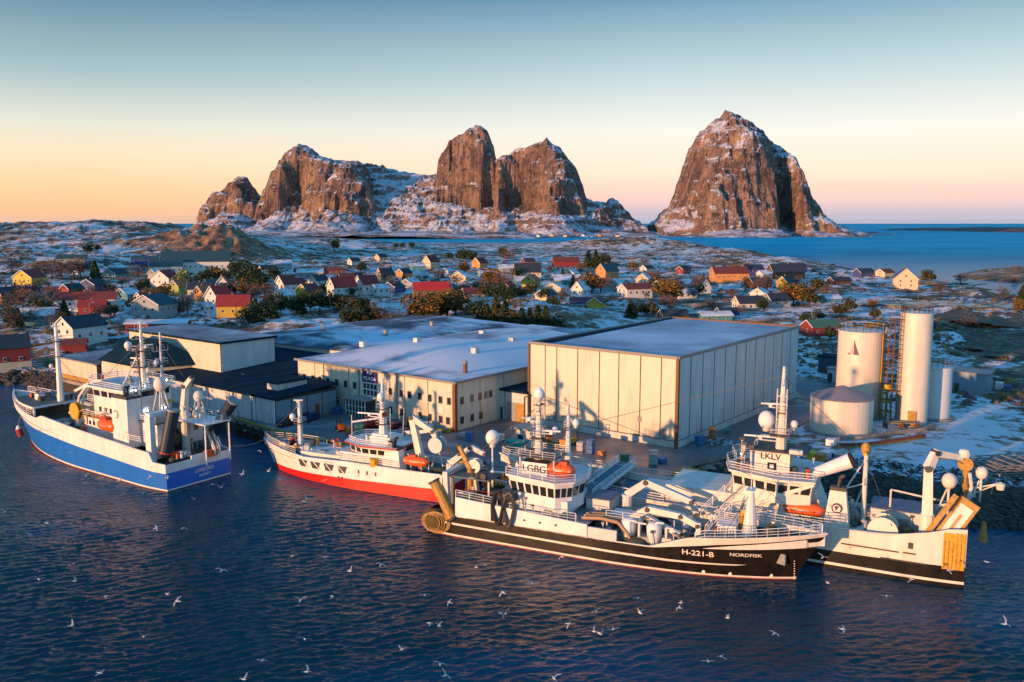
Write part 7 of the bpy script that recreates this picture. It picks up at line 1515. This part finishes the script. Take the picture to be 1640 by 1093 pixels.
def planks():
    x,y=P(1618,752,3.2);t=thing('net_pen_frames','stacked weathered timber frames lying on the right shore','timber stack',(x,y,2.9),.15)
    for i in range(5):
        b=MB();o=i*.5
        for q in range(6):b.box((q*2.2-6+o,0,.25+.42*i),(.5,7-.4*i,.14),mat('grey_timber',(.25,.24,.23),.8,noise=.3))
        for q in(-3,0,3):b.box((o,q,.14+.42*i),(12.5,.3,.14),mat('grey_timber',(.25,.24,.23),.8))
        b.build('frame',t)
planks()
def lamp(label,px,py,h=7,z=None,s=.1):
    x,y,g=ground(px,py) if z is None else (*P(px,py,z),z);t=thing('street_lamp',label,'lamp post',(x,y,g-.1),.5,'lamp posts in the village and yard');b=MB();b.tube((0,0,0),(0,0,h),s,steel,r1=s*.6,n=6);b.tube((0,0,h),(1.0,0,h+.3),s*.6,steel,n=4);b.build('pole',t);b=MB();b.box((1.2,0,h+.3),(.7,.3,.14),white);b.build('lamp_head',t)
lamp('lamp post with white head on the snow right of the tall white shore house',146,541,11);lamp('thin lamp post in the snowy road before the ochre house',334,516,9);lamp('lamp post above the dark tree belt near the red roofs',529,502,8);lamp('lamp post on the village road left of the vivid red roof',628,487,9);lamp('lamp post among the golden trees below the low white gabled house',724,482,9);lamp('lamp post by the spruces at village centre',745,420,14);lamp('lamp post beside the golden tree right of centre',1049,475,9)
# ------------------------------------------------------------------ gulls
gw=mat('gull_white',(.62,.61,.60),.7);gg=mat('gull_grey',(.36,.38,.42),.7);gk=mat('gull_wingtip',(.05,.05,.05),.7);gy=mat('gull_beak',(.7,.4,.03),.5)
def gull_proto(seed):
    rr=random.Random(seed);t=thing('gull','x','gull');b=MB();n=10;k_=8;vs=[]
    for i in range(n+1):
        a=i/n;x=.27-.56*a;r=.075*math.sin(math.pi*min(1,a*1.02))**.65*(1 if a<.6 else 1-.5*(a-.6)/.4)+.004
        if a<.22:r*=.85
        for j in range(k_):
            th=2*math.pi*j/k_;vs.append((x,r*math.cos(th),r*.9*math.sin(th)+(.02 if a<.25 else 0)))
    b.add(vs,[(i*k_+j,i*k_+(j+1)%k_,(i+1)*k_+(j+1)%k_,(i+1)*k_+j) for i in range(n) for j in range(k_)],gw);b.add([(-.24,-.03,0),(-.24,.03,0),(-.40,.075,.0),(-.40,-.075,0)],[(0,1,2,3)],gw)
    body=b.build('body',t,smooth=True);q=MB();q.tube((.27,0,.015),(.335,0,.0),.016,gy,r1=.004,n=5);q.build('beak',t)
    up=[.55,.15,-.25,.8,.35][seed%5];tip=[.25,-.15,-.5,.35,-.35][seed%5];kids=[]
    for s_ in(-1,1):
        w=MB();pts=[]
        for i in range(9):
            a=i/8;
            if a<.45:y=a*.62/1.0*1.05;z=.03+y*up
            else:
                y0=.45*.65;y=y0+(a-.45)*.78;z=.03+y0*up+(y-y0)*tip
            sweep=.06*math.sin(min(1,a/.45)*1.57)-.34*max(0,a-.4)**1.25;ch=.17*(1-.25*a) if a<.6 else .17*.85*(1-(a-.6)/.4)**.7+.015
            pts.append((.10+sweep,s_*y,z,ch))
        V=[]
        for x,y,z,c in pts:V+=[(x,y,z+.008),(x-c*.5,y,z+.016),(x-c,y,z),(x-c*.5,y,z-.006)]
        for i in range(8):
            for a_,c_ in((0,1),(1,2),(2,3),(3,0)):
                m_=gk if i>=7 else (gw if (a_>=2 or i<1) else gg)
                f=[V[i*4+a_],V[i*4+c_],V[i*4+4+c_],V[i*4+4+a_]];w.add(f,[(0,1,2,3)],m_)
        kids.append(w.build('wing',t))
    ch=[o for o in bpy.data.objects if o.parent==t];reg(t,ch);return t
GP=[gull_proto(i) for i in range(5)]
GULLS={
'over the dark water below the black ship':[(763,909,4),(777,905,4),(900,892,5),(852,934,4),(806,949,4),(810,983,4),(955,979,5),(952,1012,4),(960,1015,4),(982,1008,4),(910,999,4),(1022,958,5),(1025,982,5),(1090,966,6),(1088,974,5),(1165,990,5),(1134,1059,5),(1155,1051,5),(887,1086,5),(1326,934,5),(1350,1008,6),(1240,1015,4)],
'over the open water at the bottom centre':[(680,953,5),(720,965,5),(688,998,3),(704,1003,3),(705,1064,6),(713,1082,6),(802,982,4),(560,915,4),(532,955,5),(481,962,5),(492,1076,6),(488,1024,5),(521,893,5),(610,905,4),(468,890,4),(645,1040,4)],
'over the open water at the lower left':[(8,820,7),(75,838,6),(96,804,5),(47,856,4),(120,931,4),(118,903,4),(62,928,4),(115,1002,4),(160,1078,4),(250,846,5),(293,846,5),(355,914,9),(284,963,7),(268,952,4),(420,1058,8),(390,1088,8),(311,800,7),(170,955,3),(230,1020,3)],
'in the air around the red and white ship':[(430,755,6),(448,768,4),(487,803,5),(460,795,5),(388,760,7),(355,781,4),(540,690,9),(453,665,12),(492,800,4),(392,690,9),(415,722,7),(377,668,10),(340,776,3),(520,770,4)],
'above the blue ship and the dark hall roof':[(322,580,18),(357,586,18),(389,600,18),(300,560,20),(64,690,8),(137,762,6),(172,716,7),(112,725,6),(192,770,5),(241,763,6),(268,765,6),(230,790,5),(430,655,12),(255,700,10)],
'beside the grey ship at the right':[(1318,893,5),(1460,928,5),(1520,914,5),(1505,840,9),(1580,900,6),(1600,760,9),(1560,795,12),(1420,955,4),(1610,1000,5)]}
usedg=set();rr=random.Random(21);gi=0
for zone,lst in GULLS.items():
    lst=sorted(lst)
    OR2=ORD+['sixteenth','seventeenth','eighteenth','nineteenth','twentieth','twenty-first','twenty-second']
    for i,(px,py,z) in enumerate(lst):
        z=max(1.2,z*.7);x,y=P(px,py,z);p=GP[gi%5] if (gi%5) not in usedg else copy_tree(GP[gi%5]);usedg.add(gi%5);gi+=1
        p.location=(x,y,z);s_=rr.uniform(.8,1.15);p.scale=(s_,)*3;p.rotation_euler=(rr.uniform(-.5,.5),rr.uniform(-.2,.2),rr.uniform(0,6.28));p['label']='white gull flying %s, %s from the left'%(zone,OR2[i]);p['category']='gull';p['group']='gulls flying over the harbour'
